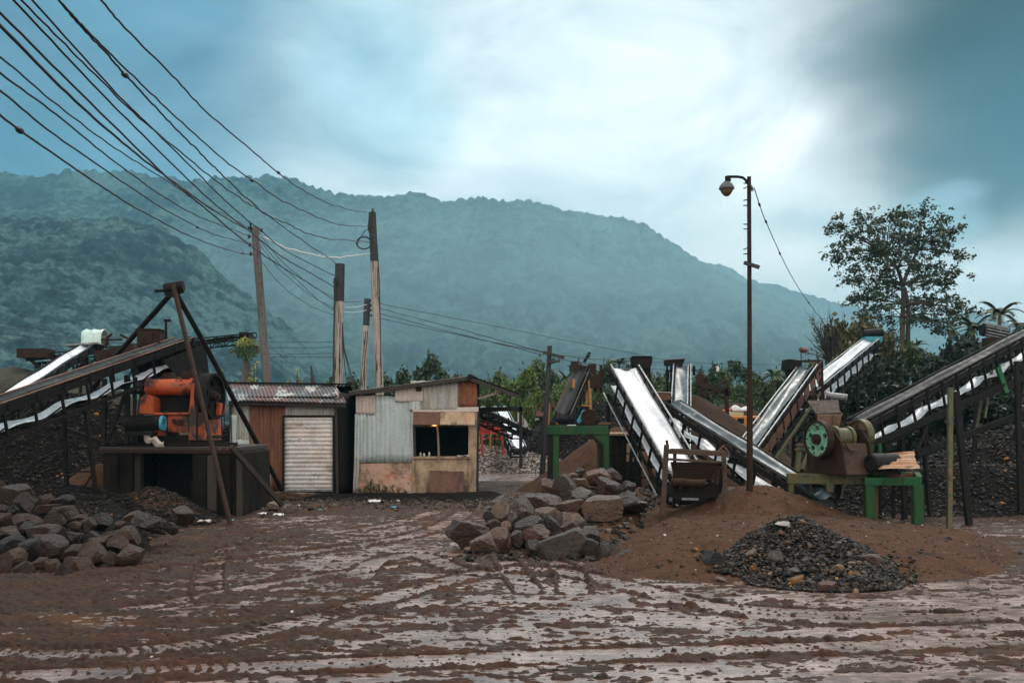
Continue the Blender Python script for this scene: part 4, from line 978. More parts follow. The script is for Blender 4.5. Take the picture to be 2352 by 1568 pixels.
mb = MB(); mb.prism([PP(226, 1040, .02), PP(556, 1041, .02), PP(556, 1033, .02), PP(226, 1032, .02)], (0, .03, 0)); mb.build('edge_angle', M['rust_dark'], PF)
for (a, b, w) in (((238, 1022), (240, 870), .09), ((246, 1015), (300, 872), .07), ((292, 1018), (292, 862), .10), ((268, 1018), (236, 900), .05), ((306, 1016), (312, 866), .06), ((150, 985), (300, 1040), .10), ((452, 1010), (455, 850), .04)):
    mb = MB(); mb.bar(PP(*a, -.15), PP(*b, -.35), w, w, (0, 1, 0)); mb.build('brace', M['black_steel'], PF)
for k, (px, w) in enumerate(((262, 17), (486, 22), (520, 20), (549, 14))):
    mb = MB(); mb.prism([PP(px-w*.5, 1193, .03+.02*(k % 2)), PP(px+w*.5, 1194, .03), PP(px+w*.48, 1044, .02), PP(px-w*.5, 1046, .02)], (0, .06, 0)); mb.build('timber_plank', M['wood_dark'] if k % 2 else M['concrete_dark'], PF, .015)
YC = 21.75
def CP(px, py, d=0.): return W(px, py, YC-d)
OC = thing('jaw_crusher', 'chipped orange jaw crusher with a black flywheel on the blackened platform', 'crusher', CP(400, 1016, -.6))
mb = MB()   # frame: cheek plates
mb.prism([CP(432, 1012), CP(473, 1012), CP(470, 968), CP(467, 905), CP(459, 880), CP(440, 880), CP(436, 920), CP(432, 948)], (0, 1.2, 0)); mb.build('cheek_plate', M['orange'], OC, .015); mb = MB()
mb.prism([CP(318, 951), CP(353, 951), CP(353, 914), CP(335, 905), CP(322, 913)], (0, .9, 0)); mb.build('cheek_plate', M['orange'], OC, .015)
mb = MB(); a0, a1 = CP(341, 889, -.35), CP(447, 889, -.35); mb.cyl(a0, a1, .185, 20); mb.ring(a0.lerp(a1, .02), (1, 0, 0), [(.185, -.03), (.215, -.03), (.215, .04), (.185, .04)], 20); mb.ring(a0.lerp(a1, .97), (1, 0, 0), [(.185, -.04), (.215, -.04), (.215, .03), (.185, .03)], 20); mb.build('toggle_housing', M['orange'], OC)
mb = MB(); mb.prism([CP(346, 880, -.3), CP(470, 884, -.3), CP(470, 877, -.3), CP(346, 872, -.3)], (0, .8, 0)); mb.build('top_plate', M['orange'], OC, .01)
mb = MB(); mb.prism([CP(354, 950, -.42), CP(431, 950, -.42), CP(431, 900, -.42), CP(354, 900, -.42)], (0, .6, 0)); mb.build('jaw_recess', M['black_steel'], OC)
mb = MB(); mb.prism([CP(385, 993, -.05), CP(432.5, 993, -.05), CP(432.5, 952, -.05), CP(385, 952, -.05)], (0, 1.0, 0)); mb.prism([CP(352, 953, .02), CP(436, 953, .02), CP(436, 947, .02), CP(352, 947, .02)], (0, .5, 0))
mb.prism([CP(352, 950.5, -.2), CP(385, 950.5, -.2), CP(385, 1011, -.2), CP(352, 1011, -.2)], (0, .8, 0)); mb.build('lower_frame', M['orange'], OC, .012)
mb = MB(); mb.cyl(CP(414, 970, -.05), CP(414, 970, .03), .07, 14); mb.cyl(CP(400, 966, -.05), CP(400, 966, .02), .05, 12); mb.build('spring_rod', M['rust_dark'], OC)
mb = MB(); mb.prism([CP(320, 1015, -.1), CP(476, 1015, -.1), CP(476, 1000, -.1), CP(320, 1000, -.1)], (0, 1.1, 0)); mb.build('base_frame', M['black_steel'], OC)
def flywheel(parent, c, ax, r, w, mat, face_mat=None, holes=5, hub=.22, rim=.14, name='flywheel', solid=True):
    c = Vector(c); ax = Vector(ax).normalized(); e = Vector((0, 0, 1)); g_ = ax.cross(e).normalized()
    mb = MB(); mb.ring(c, ax, [(r*(1-rim), -w/2), (r, -w/2), (r, w/2), (r*(1-rim), w/2)], 36)
    fw = mb.build(name, M[mat], parent)
    mb = MB(); t = w*.16
    # web disc with round openings: an annulus cut into sectors round each hole
    R0, R1 = r*hub, r*(1-rim)+.004; rh = (R1-R0)*.21; rm = (R0+R1)*.5
    N = 60; rings = 9; pts = []
    def inhole(p):
        for k in range(holes):
            an = 2*math.pi*k/holes+.3; dx = p[0]-rm*math.cos(an); dy = p[1]-rm*math.sin(an)
            if dx*dx+dy*dy < rh*rh: return True
        return False
    N = 140; rings = 26
    V = []; Fq = []; idx = {}
    for i in range(rings):
        for k in range(N):
            q = []
            mid = ((R0+(R1-R0)*(i+.5)/rings)*math.cos(2*math.pi*(k+.5)/N), (R0+(R1-R0)*(i+.5)/rings)*math.sin(2*math.pi*(k+.5)/N))
            if holes and inhole(mid): continue
            for (a_, b_) in ((i, k), (i+1, k), (i+1, k+1), (i, k+1)):
                key = (a_, b_ % N)
                if key not in idx:
                    rr_ = R0+(R1-R0)*a_/rings; an = 2*math.pi*b_/N; idx[key] = len(V); V.append(c + g_*rr_*math.cos(an) + e*rr_*math.sin(an) - ax*t)
                q.append(idx[key])
            Fq.append(q)
    nV = len(V); mb.add(V + [p + ax*2*t for p in V], Fq + [[j+nV for j in q[::-1]] for q in Fq])
    mb.build('wheel_web', M[face_mat or mat], fw)
    mb = MB(); mb.cyl(c-ax*w*.62, c+ax*w*.62, r*hub+.006, 20); mb.cyl(c-ax*w*.9, c+ax*w*.9, r*hub*.55, 14); mb.build('hub', M['rust_dark'], fw)
    mb = MB()
    for k in range(holes*2):
        an = 2*math.pi*k/(holes*2); p = c + g_*R1*.86*math.cos(an) + e*R1*.86*math.sin(an); mb.cyl(p-ax*(t+.012), p+ax*(t+.012), r*.045, 6)
    mb.build('bolt_ring', M['rust_dark'], fw)
    return fw
flywheel(OC, CP(483, 910, -.35), (1, -.16, 0), .52, .26, 'black_steel', None, 5, .2, .12)
mb = MB(); mb.cyl(CP(300, 900, -.35), CP(500, 909, -.35), .05, 12); mb.build('shaft', M['rust_dark'], OC)
mb = MB(); mb.prism([CP(496, 958, -.5), CP(505, 952, -.5), CP(505, 926, -.5), CP(497, 924, -.5)], (0, .5, 0)); mb.build('belt_guard', M['orange'], OC)
mb = MB(); mb.tube([CP(404, 874, -.2), CP(405, 868, -.2), CP(410, 866, -.2), CP(415, 868, -.2), CP(416, 875, -.2)], .016, 6); mb.build('lifting_eye', M['rust'], OC)
mb = MB(); mb.prism([CP(372, 872, -.4), CP(396, 872, -.4), CP(392, 855, -.4), CP(374, 857, -.4)], (0, .3, 0)); mb.build('hopper_lip', M['rust_dark'], OC); mb = MB(); mb.box(CP(440, 862, -.5), .35, .4, .2); mb.build('top_box', M['rust_dark'], OC)
mb = MB(); mb.bar(CP(458, 880, -.2), CP(458, 848, -.2), .03, .03, (0, 1, 0)); mb.build('stay_rod', M['rust_dark'], OC)
OM = thing('electric_motor', 'dark electric motor with a blue end ring in front of the orange crusher', 'motor', CP(335, 1002, .25))
mb = MB(); mb.lathe(CP(288, 972, .28), (1, 0, 0), [(.0, 0), (.12, 0), (.16, .06), (.16, .70), (.13, .78), (.0, .78)], 20)
for k in range(9): 
    an = k*.35-1.4; p = CP(300, 972, .28)+Vector((0, -math.cos(an)*.165, math.sin(an)*.165)); mb.bar(p, p+Vector((.55, 0, 0)), .012, .02, Vector((0, -math.cos(an), math.sin(an))))
mb.build('motor_body', M['black_steel'], OM)
mb = MB(); mb.ring(CP(374, 972, .28), (1, 0, 0), [(.10, -.03), (.17, -.03), (.17, .03), (.10, .03)], 24); mb.build('end_ring', M['blue_paint'], OM)
mb = MB(); mb.box(CP(325, 995, .28), .6, .3, .07); mb.build('motor_foot', M['black_steel'], OM)
mb = MB(); c = CP(352, 1003, .30); mb.sheet([[c+Vector((-.20+i*.055, -.02-.03*math.sin(j*1.3), .10-.025*i+.045*math.sin(i*1.6+j*.7)-.045*j)) for j in range(5)] for i in range(9)], (0, .012, .004)); solo(mb, 'rag', 'pale crumpled rag draped below the motor of the orange crusher', 'rag', M['cream'])

# ------------------------------------------------------------------ tripod
TP = thing('tripod_hoist', 'tall tripod of three dark steel pipes standing over the orange crusher', 'tripod', W(470, 1180, 22.5))
ap = W(398, 668, 22.3)
mb = MB(); mb.tube([W(530, 1208, 19.5), W(470, 950, 20.6), W(428, 780, 21.6), W(398, 655, 22.2)], [.048, .05, .053, .055], 10); mb.build('leg', M['rust_dark'], TP)
mb = MB(); mb.tube([W(656, 1142, 26.4), W(560, 960, 24.8), W(470, 790, 23.3), W(407, 678, 22.4)], [.06, .062, .062, .06], 10); mb.build('leg', M['black_steel'], TP)
mb = MB(); mb.tube([W(190, 925, 27.2), W(268, 815, 25.2), W(390, 678, 22.6)], [.06, .062, .062], 10); mb.build('leg', M['black_steel'], TP)
mb = MB(); mb.box(ap+Vector((-.03, .05, -.03)), .26, .2, .22, 0, .3); mb.cyl(ap+Vector((-.2, .02, .05)), ap+Vector((.22, .02, .12)), .12, 14); mb.cyl(ap+Vector((-.42, .0, 0)), ap+Vector((-.1, 0, .01)), .035, 8); mb.tube([ap+Vector((.05, 0, .1)), ap+Vector((.2, 0, .12)), ap+Vector((.21, 0, -.02)), ap+Vector((.08, 0, -.06))], .04, 8); mb.build('apex_clamp', M['black_steel'], TP)
# leaning timbers and block by the shed
mb = MB(); mb.bar(W(530, 1025, 21.0), W(668, 1182, 22.2), .10, .10); solo(mb, 'leaning_beam', 'dark leaning timber sloping from the crusher platform down to a stone block', 'timber', M['wood_dark'])
mb = MB(); mb.bar(W(560, 1078, 22.6), W(650, 1158, 23.0), .07, .09); solo(mb, 'leaning_beam', 'thinner dark plank lying beside the leaning timber by the shed door', 'timber', M['rust_dark'])
c = W(664, 1174, 22.1); rock(c, .52, .42, .36, 5, (.17, .13, .095), 'squared muddy stone block at the foot of the leaning timber', None, 'stone_block', .2, .06, 'stone block')
for (px, py, Y, w, h, col, lab) in ((634, 1160, 22.6, .42, .10, (.40, .30, .24), 'flat pale slab by the stone block at the leaning timber'), (590, 1127, 24.0, .55, .08, (.24, .21, .20), 'grey slab on the rubble in front of the shed wall'), (700, 1168, 24.0, .5, .07, (.42, .24, .15), 'flat orange-tan slab in front of the roller door'), (690, 1150, 25.3, 1.6, .26, (.20, .13, .085), 'low earth-brown footing stone under the roller door')):
    rock(W(px, py, Y), w, w*.6, h*2, int(px), col, lab, None, 'stone_slab', 0, .08, 'stone slab')
# ------------------------------------------------------------------ the middle yard
def sand_fn(X, Y):
    edge = 1.25 + (Y-14.5)*.27
    a = .46*np.clip(1-(((X-3.9)/4.35)**2 + ((Y-17.0)/4.6)**2), 0, None)**.75 * smooth(edge-.5, edge+1.1, X)
    b = cone_h(X, Y, X_(1744, 18.4), 18.5, 1.02, 2.15, .16, (1.1, .9), 41, .0, .06, 0)
    c_ = cone_h(X, Y, X_(1555, 18.8), 18.9, .50, 1.5, .3, (1.0, .8), 42, 0, .08, 0)
    r_ = np.clip((Y-15.3)*.125, 0, .66)*smooth(-.75+(Y-15)*.12, .1+(Y-15)*.12, X)*smooth(edge+1.0, edge-.2, X)*smooth(22.5, 20.6, Y)   # the core the boulders lie on
    q = cone_h(X, Y, X_(1440, 21.5), 22.0, .72, 1.7, .3, (1, .7), 44, 0, .1, 0)
    d_ = .26*np.clip(1-(((X-6.7)/2.0)**2 + ((Y-17.4)/2.2)**2), 0, None)
    z = np.maximum.reduce([a, b, c_, r_, q, d_])
    z = np.where(z > -.02, z, -.05)
    k = smooth(0, .12, z)
    return z + k*(.05*(fbm(X*1.6, Y*1.6, 45, 4)-.5)*2 + .014*(vnoise(X*14, Y*14, 46)-.5)*2 + .02*(fbm(X*5, Y*5, 47, 2)-.5)*2) - .015
SANDP = mound('sand_mound', 'broad brown mound of sand and grit with one pointed cone, under the lamp post and rusty hopper', 'sand heap', sand_fn, -2, 10.5, 11.8, 24.2, .045, M['sand'])
SANDP['label'] = 'broad brown sand mound with a pointed cone at the foot of the lamp post'
def sand_z(x, y): return float(sand_fn(np.array([[x]]), np.array([[y]]))[0, 0])
# speckle of chips lying on the sand and mud
rs = np.random.RandomState(5)
n = 6000; xs = rs.uniform(-1.5, 9.5, n); yy = rs.uniform(12.2, 23, n); zz = sand_fn(xs[None], yy[None])[0]; k = zz > .0
xs, yy, zz = xs[k], yy[k], zz[k]; m = len(xs)
tag(stone_field('sand_chips', np.stack([xs, yy, zz], -1), rs.uniform(.02, .055, m)*(1+1.3*(rs.rand(m) > .97)), rs.rand(m)**1.1, M['clods'], 3), 'small stone chips scattered over the brown sand mound', 'stone chips', None, 'stuff')
n = 6500; yy = 8.2 + 20*rs.rand(n)**1.2; xs = (rs.rand(n)-.5)*1.1*yy
zz = ground_h(xs[None], yy[None])[0]; m = n
sz = rs.uniform(.012, .045, m)*(1+1.2*(rs.rand(m) > .985))
tag(stone_field('mud_clods', np.stack([xs, yy, np.maximum(zz, .004)], -1), sz, rs.rand(m)**1.5, M['clods'], 4), 'dark clods and grit scattered over the wet mud', 'mud clods', None, 'stuff')
# rubble line at the foot of the sheds
n = 4200; t = rs.rand(n); xs = -8.2 + 8.2*t + rs.normal(0, .2, n); yy = 24.9 + rs.normal(0, .75, n) - 1.8*smooth(-5, -8, xs) + .25*np.sin(xs*3)
zz = .05 + .10*np.exp(-((yy-25.3)/.8)**2)*rs.rand(n)
tag(stone_field('rubble_strip', np.stack([xs, yy, zz], -1), rs.uniform(.03, .13, n)*(1+.8*(rs.rand(n) > .95)), rs.rand(n)**1.25, M['clods'], 6), 'loose rubble strewn along the foot of the two sheds', 'rubble', None, 'stuff')
mound('rubble_bank', 'low dark bank of dirt along the foot of the sheds', 'dirt bank', lambda X, Y: .26*np.exp(-(((Y-25.5)/.9)**2)) * smooth(-9.5, -8, X)*smooth(.6, -.6, X) + .12*(fbm(X*1.6, Y*1.6, 61, 4)-.5) - .03, -10, 1, 22.5, 27.3, .08, M['gravel_dark'])

# heaps behind
conemound('pebble_heap', 'pale pebble heap beside the wet lane right of the stall', 'pebble heap', -2.6, 41.0, 1.35, 5.2, M['gravel_pale'], (1.2, .5), 51, .12, .3, .05, .1, .05, stones=(6000, .06, .14, 'pebbles'))
conemound('gravel_heap', 'big charcoal gravel heap behind the green portal frame', 'gravel heap', X_(1395, 46), 46.5, 3.35, 6.0, M['gravel_dark'], (1.08, .8), 52, .14, .2, .08, .1, .06, stones=(9000, .06, .12, 'stones'))
conemound('sand_cone', 'ribbed brown sand slope seen through the green portal frame', 'sand heap', X_(1425, 28), 28.3, 2.05, 2.7, M['sand'], (1.05, .9), 53, .09, .12, .04, .06, .03)
conemound('sand_cone', 'tall brown heap between the upright belt and the lamp post', 'sand heap', X_(1588, 33.5), 34, 3.25, 4.2, M['gravel_brown'], (1, .9), 54, .11, .14, .05, .07, .05)
conemound('gravel_heap', 'small brown heap behind the orange truck', 'gravel heap', X_(1690, 50), 50.5, 3.35, 4.6, M['gravel_brown'], (.95, .8), 55, .16, .2, .06, .08, .05)
conemound('sand_cone', 'distant brown heap under the big right-hand belt', 'sand heap', X_(2075, 40), 41, 2.6, 6.2, M['gravel_brown'], (1.1, .8), 56, .16, .22, .08, .1, .05, stones=(5000, .06, .12, 'stones'))
conemound('gravel_heap', 'dark gravel heap rising at the right edge', 'gravel heap', X_(2430, 26.5), 27, 2.3, 5.0, M['gravel_dark'], (1.05, .8), 57, .11, .2, .07, .1, .06, stones=(7000, .05, .11, 'stones'))
mound('gravel_bank', 'long low dark gravel bank behind the green crusher stand', 'gravel bank', lambda X, Y: 1.08*np.clip(1-((X-12.6)/6.9)**4, 0, 1)*np.exp(-((Y-23.6)/1.5)**2) + .12*(fbm(X*1.3, Y*1.3, 58, 4)-.5) + .05*(vnoise(X*8, Y*8, 59)-.5) - .08, 5, 20.5, 19.5, 28, .08, M['gravel_dark'], stones=(9000, .04, .10, 'stones'))

# crushed-stone heap in front
YG = 13.9; XG = X_(1826, YG)
def heap_fn(X, Y): return cone_h(X, Y, XG, YG, .78, 1.70, .08, (.86, 1.08), 71, .02, .14, 0)
GH = mound('stone_heap', 'heap of dark crushed stones in front of the brown sand mound', 'stone heap', heap_fn, XG-2.4, XG+2.4, YG-2.4, YG+2.4, .05, M['gravel_dark'])
n = 9000; a = rs.uniform(0, 6.283, n); rr = 1.72*np.sqrt(rs.rand(n)); rr = rr*1.03; xs = XG + rr*np.cos(a)*.88; yy = YG + rr*np.sin(a)*1.10
zz = np.maximum(heap_fn(xs[None], yy[None])[0], np.maximum(sand_fn(xs[None], yy[None])[0], .01))
edge = smooth(.9, 1.7, rr)
sz = rs.uniform(.028, .07, n)*(1+.5*edge) * (1+1.0*(rs.rand(n) > .965))
hz_ = heap_fn(xs[None], yy[None])[0]; sz_ = np.maximum(sand_fn(xs[None], yy[None])[0], .0)
keep = (hz_ > sz_-.015) | ((rs.rand(n) < .10) & (yy < YG))
st = stone_field('heap_stones', np.stack([xs, yy, zz+.012], -1)[keep], sz[keep], (rs.rand(n)**1.05)[keep], M['stones'], 9)
st.parent = GH; st.matrix_parent_inverse = Matrix.Translation(-Vector(GH.location)); st['kind'] = 'stuff'
def on_heap(px, py, w, h, col, lab, k, dep=.8):
    # find the depth at which the sight line meets heap, sand or mud
    Y = 11.
    while Y < 17:
        x = X_(px, Y); z = Z_(py, Y); gz = max(float(heap_fn(np.array([[x]]), np.array([[Y]]))[0, 0]), sand_z(x, Y), 0.0)
        if z <= gz: break
        Y += .02
    s_ = Y/F; rock(W(px, py, Y), w*s_, w*s_*dep, h*s_, k, col, lab, 'larger stones lying on and round the crushed-stone heap', 'stone', None, .2, 'stone')
for a in ((1640, 1292, 62, 62, (.05,.05,.052), 'large blackish boulder at the left foot of the crushed-stone heap', 3),
          (1804, 1206, 52, 20, (.62,.64,.66), 'pale flat slab lying at the top of the crushed-stone heap', 7),
          (1896, 1350, 56, 40, (.17,.085,.06), 'round reddish stone at the front foot of the crushed-stone heap', 2),
          (2000, 1287, 78, 38, (.13,.075,.05), 'long brown rock at the right foot of the crushed-stone heap', 9),
          (1787, 1288, 42, 50, (.17,.15,.13), 'upright grey-brown stone low on the crushed-stone heap', 4),
          (1728, 1274, 38, 34, (.24,.17,.12), 'tan-grey block low on the left of the crushed-stone heap', 8),
          (1733, 1310, 26, 26, (.45,.19,.045), 'bright orange stone at the front of the crushed-stone heap, left of the upright grey one', 5),
          (1832, 1336, 46, 30, (.38,.19,.06), 'orange-yellow block at the front edge of the crushed-stone heap', 6),
          (1862, 1338, 30, 20, (.14,.12,.11), 'dark flat stone touching the orange-yellow block of the crushed-stone heap', 1),
          (1825, 1310, 44, 20, (.14,.14,.14), 'flat grey stone above the orange-yellow block', 10),
          (1925, 1308, 30, 28, (.34,.21,.11), 'tan stone on the right front of the crushed-stone heap', 11),
          (1963, 1322, 30, 26, (.36,.20,.08), 'orange-tan stone right of the round reddish stone', 0),
          (1660, 1330, 30, 12, (.24,.17,.13), 'thin tan flake left of the crushed-stone heap foot', 4),
          (1700, 1342, 36, 18, (.30,.20,.15), 'pinkish flat stone on the mud before the crushed-stone heap', 7),
          (1860, 1255, 12, 22, (.55,.40,.30), 'small pale upright chip in the middle of the crushed-stone heap', 3),
          (1795, 1170+55, 18, 18, (.48,.30,.20), 'pinkish chip below the pale flat slab', 5),
          (1955, 1295, 26, 16, (.30,.24,.20), 'grey-tan stone on the right side of the crushed-stone heap', 2),
          (1985, 1335, 40, 18, (.12,.08,.06), 'dark brown stone at the right end of the crushed-stone heap foot', 8)):
    on_heap(a[0], a[1], a[2], a[3], a[4], a[5], a[6])

# ------------------------------------------------------------------ boulder heap, centre
GRY, DGR, BRN, ORG, TAN, PNK, WHT, BLU = (.15,.15,.155), (.085,.08,.08), (.13,.085,.06), (.24,.125,.065), (.30,.215,.155), (.42,.32,.28), (.56,.57,.60), (.27,.31,.35)
def depth_c(cy): return 1/(.0671 + (1272-cy)/182*(.0478-.0671))
CEN = [(1066,1226,86,54,BRN,'broad dark brown boulder at the far left tip of the middle boulder heap'),
 (1113,1249,62,46,WHT,'white-topped boulder second from the left along the front of the middle heap'),
 (1146,1245,56,54,ORG,'orange-brown boulder between the white-topped one and the dark tall one'),
 (1286,1268,92,74,GRY,'largest grey boulder at the front of the middle heap'),
 (1318,1262,62,70,DGR,'dark shoulder boulder joined to the right of the largest grey boulder'),
 (1226,1265,54,44,DGR,'dark grey boulder at the front left of the largest grey boulder'),
 (1362,1268,52,50,DGR,'black boulder with a pale top edge right of the largest grey boulder'),
 (1398,1274,54,50,GRY,'square grey boulder with a wet white top edge, second from the right end'),
 (1442,1290,52,46,DGR,'small dark red-brown boulder at the right end of the middle heap'),
 (1195,1196,60,84,BRN,'tall upright dark brown boulder left of the heap centre'),
 (1217,1212,60,44,DGR,'blackish boulder against the right side of the tall upright one'),
 (1236,1234,78,52,ORG,'wide orange-brown boulder above the dark front boulders'),
 (1188,1238,30,34,BLU,'small blue-grey boulder between the orange-brown and dark front boulders'),
 (1303,1196,70,42,TAN,'large tan boulder in the heap centre'),
 (1257,1182,52,28,PNK,'pinkish white flat boulder in the heap centre'),
 (1310,1168,58,34,TAN,'tan pointed boulder above the heap centre'),
 (1305,1216,40,34,ORG,'orange-faced boulder below the large tan one'),
 (1328,1212,34,32,BLU,'bluish wet boulder just right of the orange-faced one'),
 (1345,1234,50,46,GRY,'mottled grey boulder above the black one on the right front'),
 (1378,1168,98,52,TAN,'longest tan slab on the right side of the middle heap'),
 (1442,1156,64,46,DGR,'dark grey boulder at the right back, beside the conveyor foot'),
 (1246,1160,80,48,BRN,'wide brown boulder below the orange-tan one on the heap back'),
 (1297,1126,52,58,GRY,'tall grey boulder near the top of the middle heap'),
 (1251,1123,44,44,ORG,'rough orange-tan boulder at the top left of the middle heap'),
 (1274,1118,30,28,GRY,'small grey boulder wedged between the orange-tan and tall grey ones'),
 (1340,1134,54,28,BLU,'blue-grey boulder with a wet top right of the tall grey one'),
 (1330,1152,44,38,DGR,'dark boulder below the blue-grey wet one'),
 (1396,1128,52,46,BRN,'rounded red-brown boulder at the upper right of the middle heap'),
 (1373,1096,58,34,PNK,'pale pinkish slab crowning the middle heap'),
 (1328,1088,24,24,GRY,'small grey block at the very top of the middle heap'),
 (1313,1096,28,22,PNK,'small pink boulder beside the topmost grey block'),
 (1334,1110,36,24,PNK,'pink-brown boulder below the topmost grey block'),
 (1156,1152,48,28,BLU,'pale blue-grey boulder at the back left edge of the middle heap'),
 (1156,1176,40,42,WHT,'pale-topped boulder left of the tall upright dark one'),
 (1124,1188,28,26,DGR,'small black boulder at the left back of the middle heap'),
 (1138,1206,30,26,BLU,'small bluish boulder behind the white-topped front one'),
 (1221,1148,36,28,GRY,'grey boulder at the left of the wide brown one'),
 (1471,1156,36,13,WHT,'thin white slab on the sand right of the middle heap'),
 (1162,1213,28,26,PNK,'small pinkish boulder behind the orange-brown front one'),
 (1131,1214,48,20,BRN,'flat brown boulder behind the leftmost boulders'),
 (1410,1095,36,30,BRN,'muddy brown boulder behind the pale crowning slab'),
 (1440,1125,40,34,BRN,'brown clod of earth at the right back of the middle heap'),
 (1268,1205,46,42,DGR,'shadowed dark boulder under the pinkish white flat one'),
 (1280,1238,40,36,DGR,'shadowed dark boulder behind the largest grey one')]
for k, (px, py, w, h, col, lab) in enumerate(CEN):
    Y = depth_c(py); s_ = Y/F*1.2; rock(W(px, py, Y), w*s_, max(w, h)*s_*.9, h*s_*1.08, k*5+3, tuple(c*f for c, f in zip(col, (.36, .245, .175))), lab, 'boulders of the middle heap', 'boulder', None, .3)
n = 1500; yy = rs.uniform(14.6, 21, n); xs = rs.uniform(-1.2, 3.0, n)*(.55+yy/40); zz = sand_fn(xs[None], yy[None])[0]; k = (xs < 1.25+(yy-14.5)*.27+.2) & (xs > -.8+(yy-15)*.12)
tag(stone_field('rubble', np.stack([xs, yy, np.maximum(zz, .02)], -1)[k], rs.uniform(.06, .20, n)[k], (rs.rand(n)**.8)[k], M['stones'], 12), 'broken stone filling the gaps of the middle boulder heap', 'rubble', None, 'stuff')
# ------------------------------------------------------------------ boulder heap, left
def depth_l(cy): return 1/(.0760 + (1322-cy)/200*(.0545-.0760))
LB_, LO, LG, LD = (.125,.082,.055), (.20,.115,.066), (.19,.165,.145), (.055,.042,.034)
LEF = [(44,1134,66,42,LG,'largest grey boulder on top of the left heap'), (8,1124,36,36,LO,'orange-brown boulder at the top left edge of the left heap'),
 (62,1160,36,48,LB_,'brown boulder under the largest grey one'), (110,1150,32,26,LO,'small pointed tan boulder at the ridge of the left heap'),
 (112,1169,44,20,LO,'flat tan boulder below the small pointed one'), (148,1180,50,36,LB_,'smooth brown boulder sloping towards the sand cone'),
 (66,1193,66,26,LO,'wide pinkish tan boulder in the upper left heap'), (8,1194,32,28,LO,'tan boulder on the left edge, third row down'),
 (24,1226,56,32,LG,'grey-tan boulder on the left edge of the left heap'), (126,1200,42,44,LB_,'dark brown boulder in the middle ridge of the left heap'),
 (104,1223,60,36,LG,'grey-topped tan boulder in the heart of the left heap'), (138,1232,48,42,LB_,'brown boulder right of the grey-topped tan one'),
 (88,1238,40,18,LG,'thin grey slab in the left heap'), (181,1193,32,22,LO,'small tan boulder on the right slope of the left heap'),
 (202,1207,40,34,LG,'rounded grey-tan boulder on the right slope'), (176,1208,28,18,LO,'small orange boulder beside the rounded grey-tan one'),
 (122,1264,72,54,LB_,'big dark brown boulder at the front centre of the left heap'), (30,1282,60,38,LO,'orange-brown boulder at the front left of the left heap'),
 (212,1273,58,58,LO,'large orange-brown boulder at the front right of the left heap'), (236,1246,56,26,LO,'pale orange boulder in the right group of the left heap'),
 (268,1251,42,34,LO,'tan boulder between the pale orange and tallest right ones'), (300,1236,54,48,LO,'tallest tan boulder at the right end of the left heap'),
 (298,1275,68,44,LO,'rounded tan boulder at the right front corner of the left heap'), (252,1281,32,28,LG,'small grey boulder between the large orange-brown and rounded tan ones'),
 (178,1299,58,42,LO,'tan boulder with a bright edge at the front of the left heap'), (165,1271,40,38,LB_,'dull brown boulder above the bright-edged one'),
 (92,1300,40,34,LO,'knobbly orange boulder at the front left'), (124,1304,36,36,LO,'second knobbly orange boulder, right of the first'),
 (145,1322,36,36,LB_,'square brown boulder at the very front of the left heap'), (54,1311,44,36,LB_,'brown boulder at the front left, lowest row'),
 (5,1314,36,58,LB_,'tall brown boulder cut by the left picture edge'), (34,1330,32,22,LG,'small grey boulder at the lowest left'),
 (230,1199,46,36,LD,'black boulder near the sand cone foot'), (276,1206,20,18,LO,'small orange boulder by the green weed'),
 (304,1183,32,13,PNK,'pinkish slab at the front of the brown gravel heap'), (420,1182,44,36,LG,'isolated grey boulder right of the brown gravel heap'),
 (348,1202,78,38,LD,'wide blackish boulder in front of the brown gravel heap'), (392,1214,36,22,LD,'low black boulder right of the wide blackish one'),
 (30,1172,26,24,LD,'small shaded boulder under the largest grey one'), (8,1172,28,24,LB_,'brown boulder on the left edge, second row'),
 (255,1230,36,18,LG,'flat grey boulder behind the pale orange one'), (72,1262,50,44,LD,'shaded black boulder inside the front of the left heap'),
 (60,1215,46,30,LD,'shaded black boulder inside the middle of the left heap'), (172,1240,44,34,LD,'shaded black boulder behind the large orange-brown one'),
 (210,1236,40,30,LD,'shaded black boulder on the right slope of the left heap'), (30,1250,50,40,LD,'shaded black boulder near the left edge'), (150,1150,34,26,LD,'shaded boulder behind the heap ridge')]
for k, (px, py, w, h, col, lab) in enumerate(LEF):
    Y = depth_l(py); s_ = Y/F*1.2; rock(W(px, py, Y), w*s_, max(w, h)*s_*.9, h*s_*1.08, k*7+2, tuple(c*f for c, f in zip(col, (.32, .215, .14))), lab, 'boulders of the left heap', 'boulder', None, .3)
mound('rubble_core', 'dark earth core under the left boulder heap', 'earth heap', lambda X, Y: np.clip((Y-13.9)*.145, 0, .62)*smooth(-4.6-(Y-13.5)*.35, -5.6-(Y-13.5)*.42, X)*smooth(20.5, 18.6, Y) - .06 + .05*(fbm(X*2, Y*2, 77, 3)-.5), -13, -4.5, 13, 21.5, .09, M['gravel_dark'], stones=(1500, .04, .10, 'stones'))

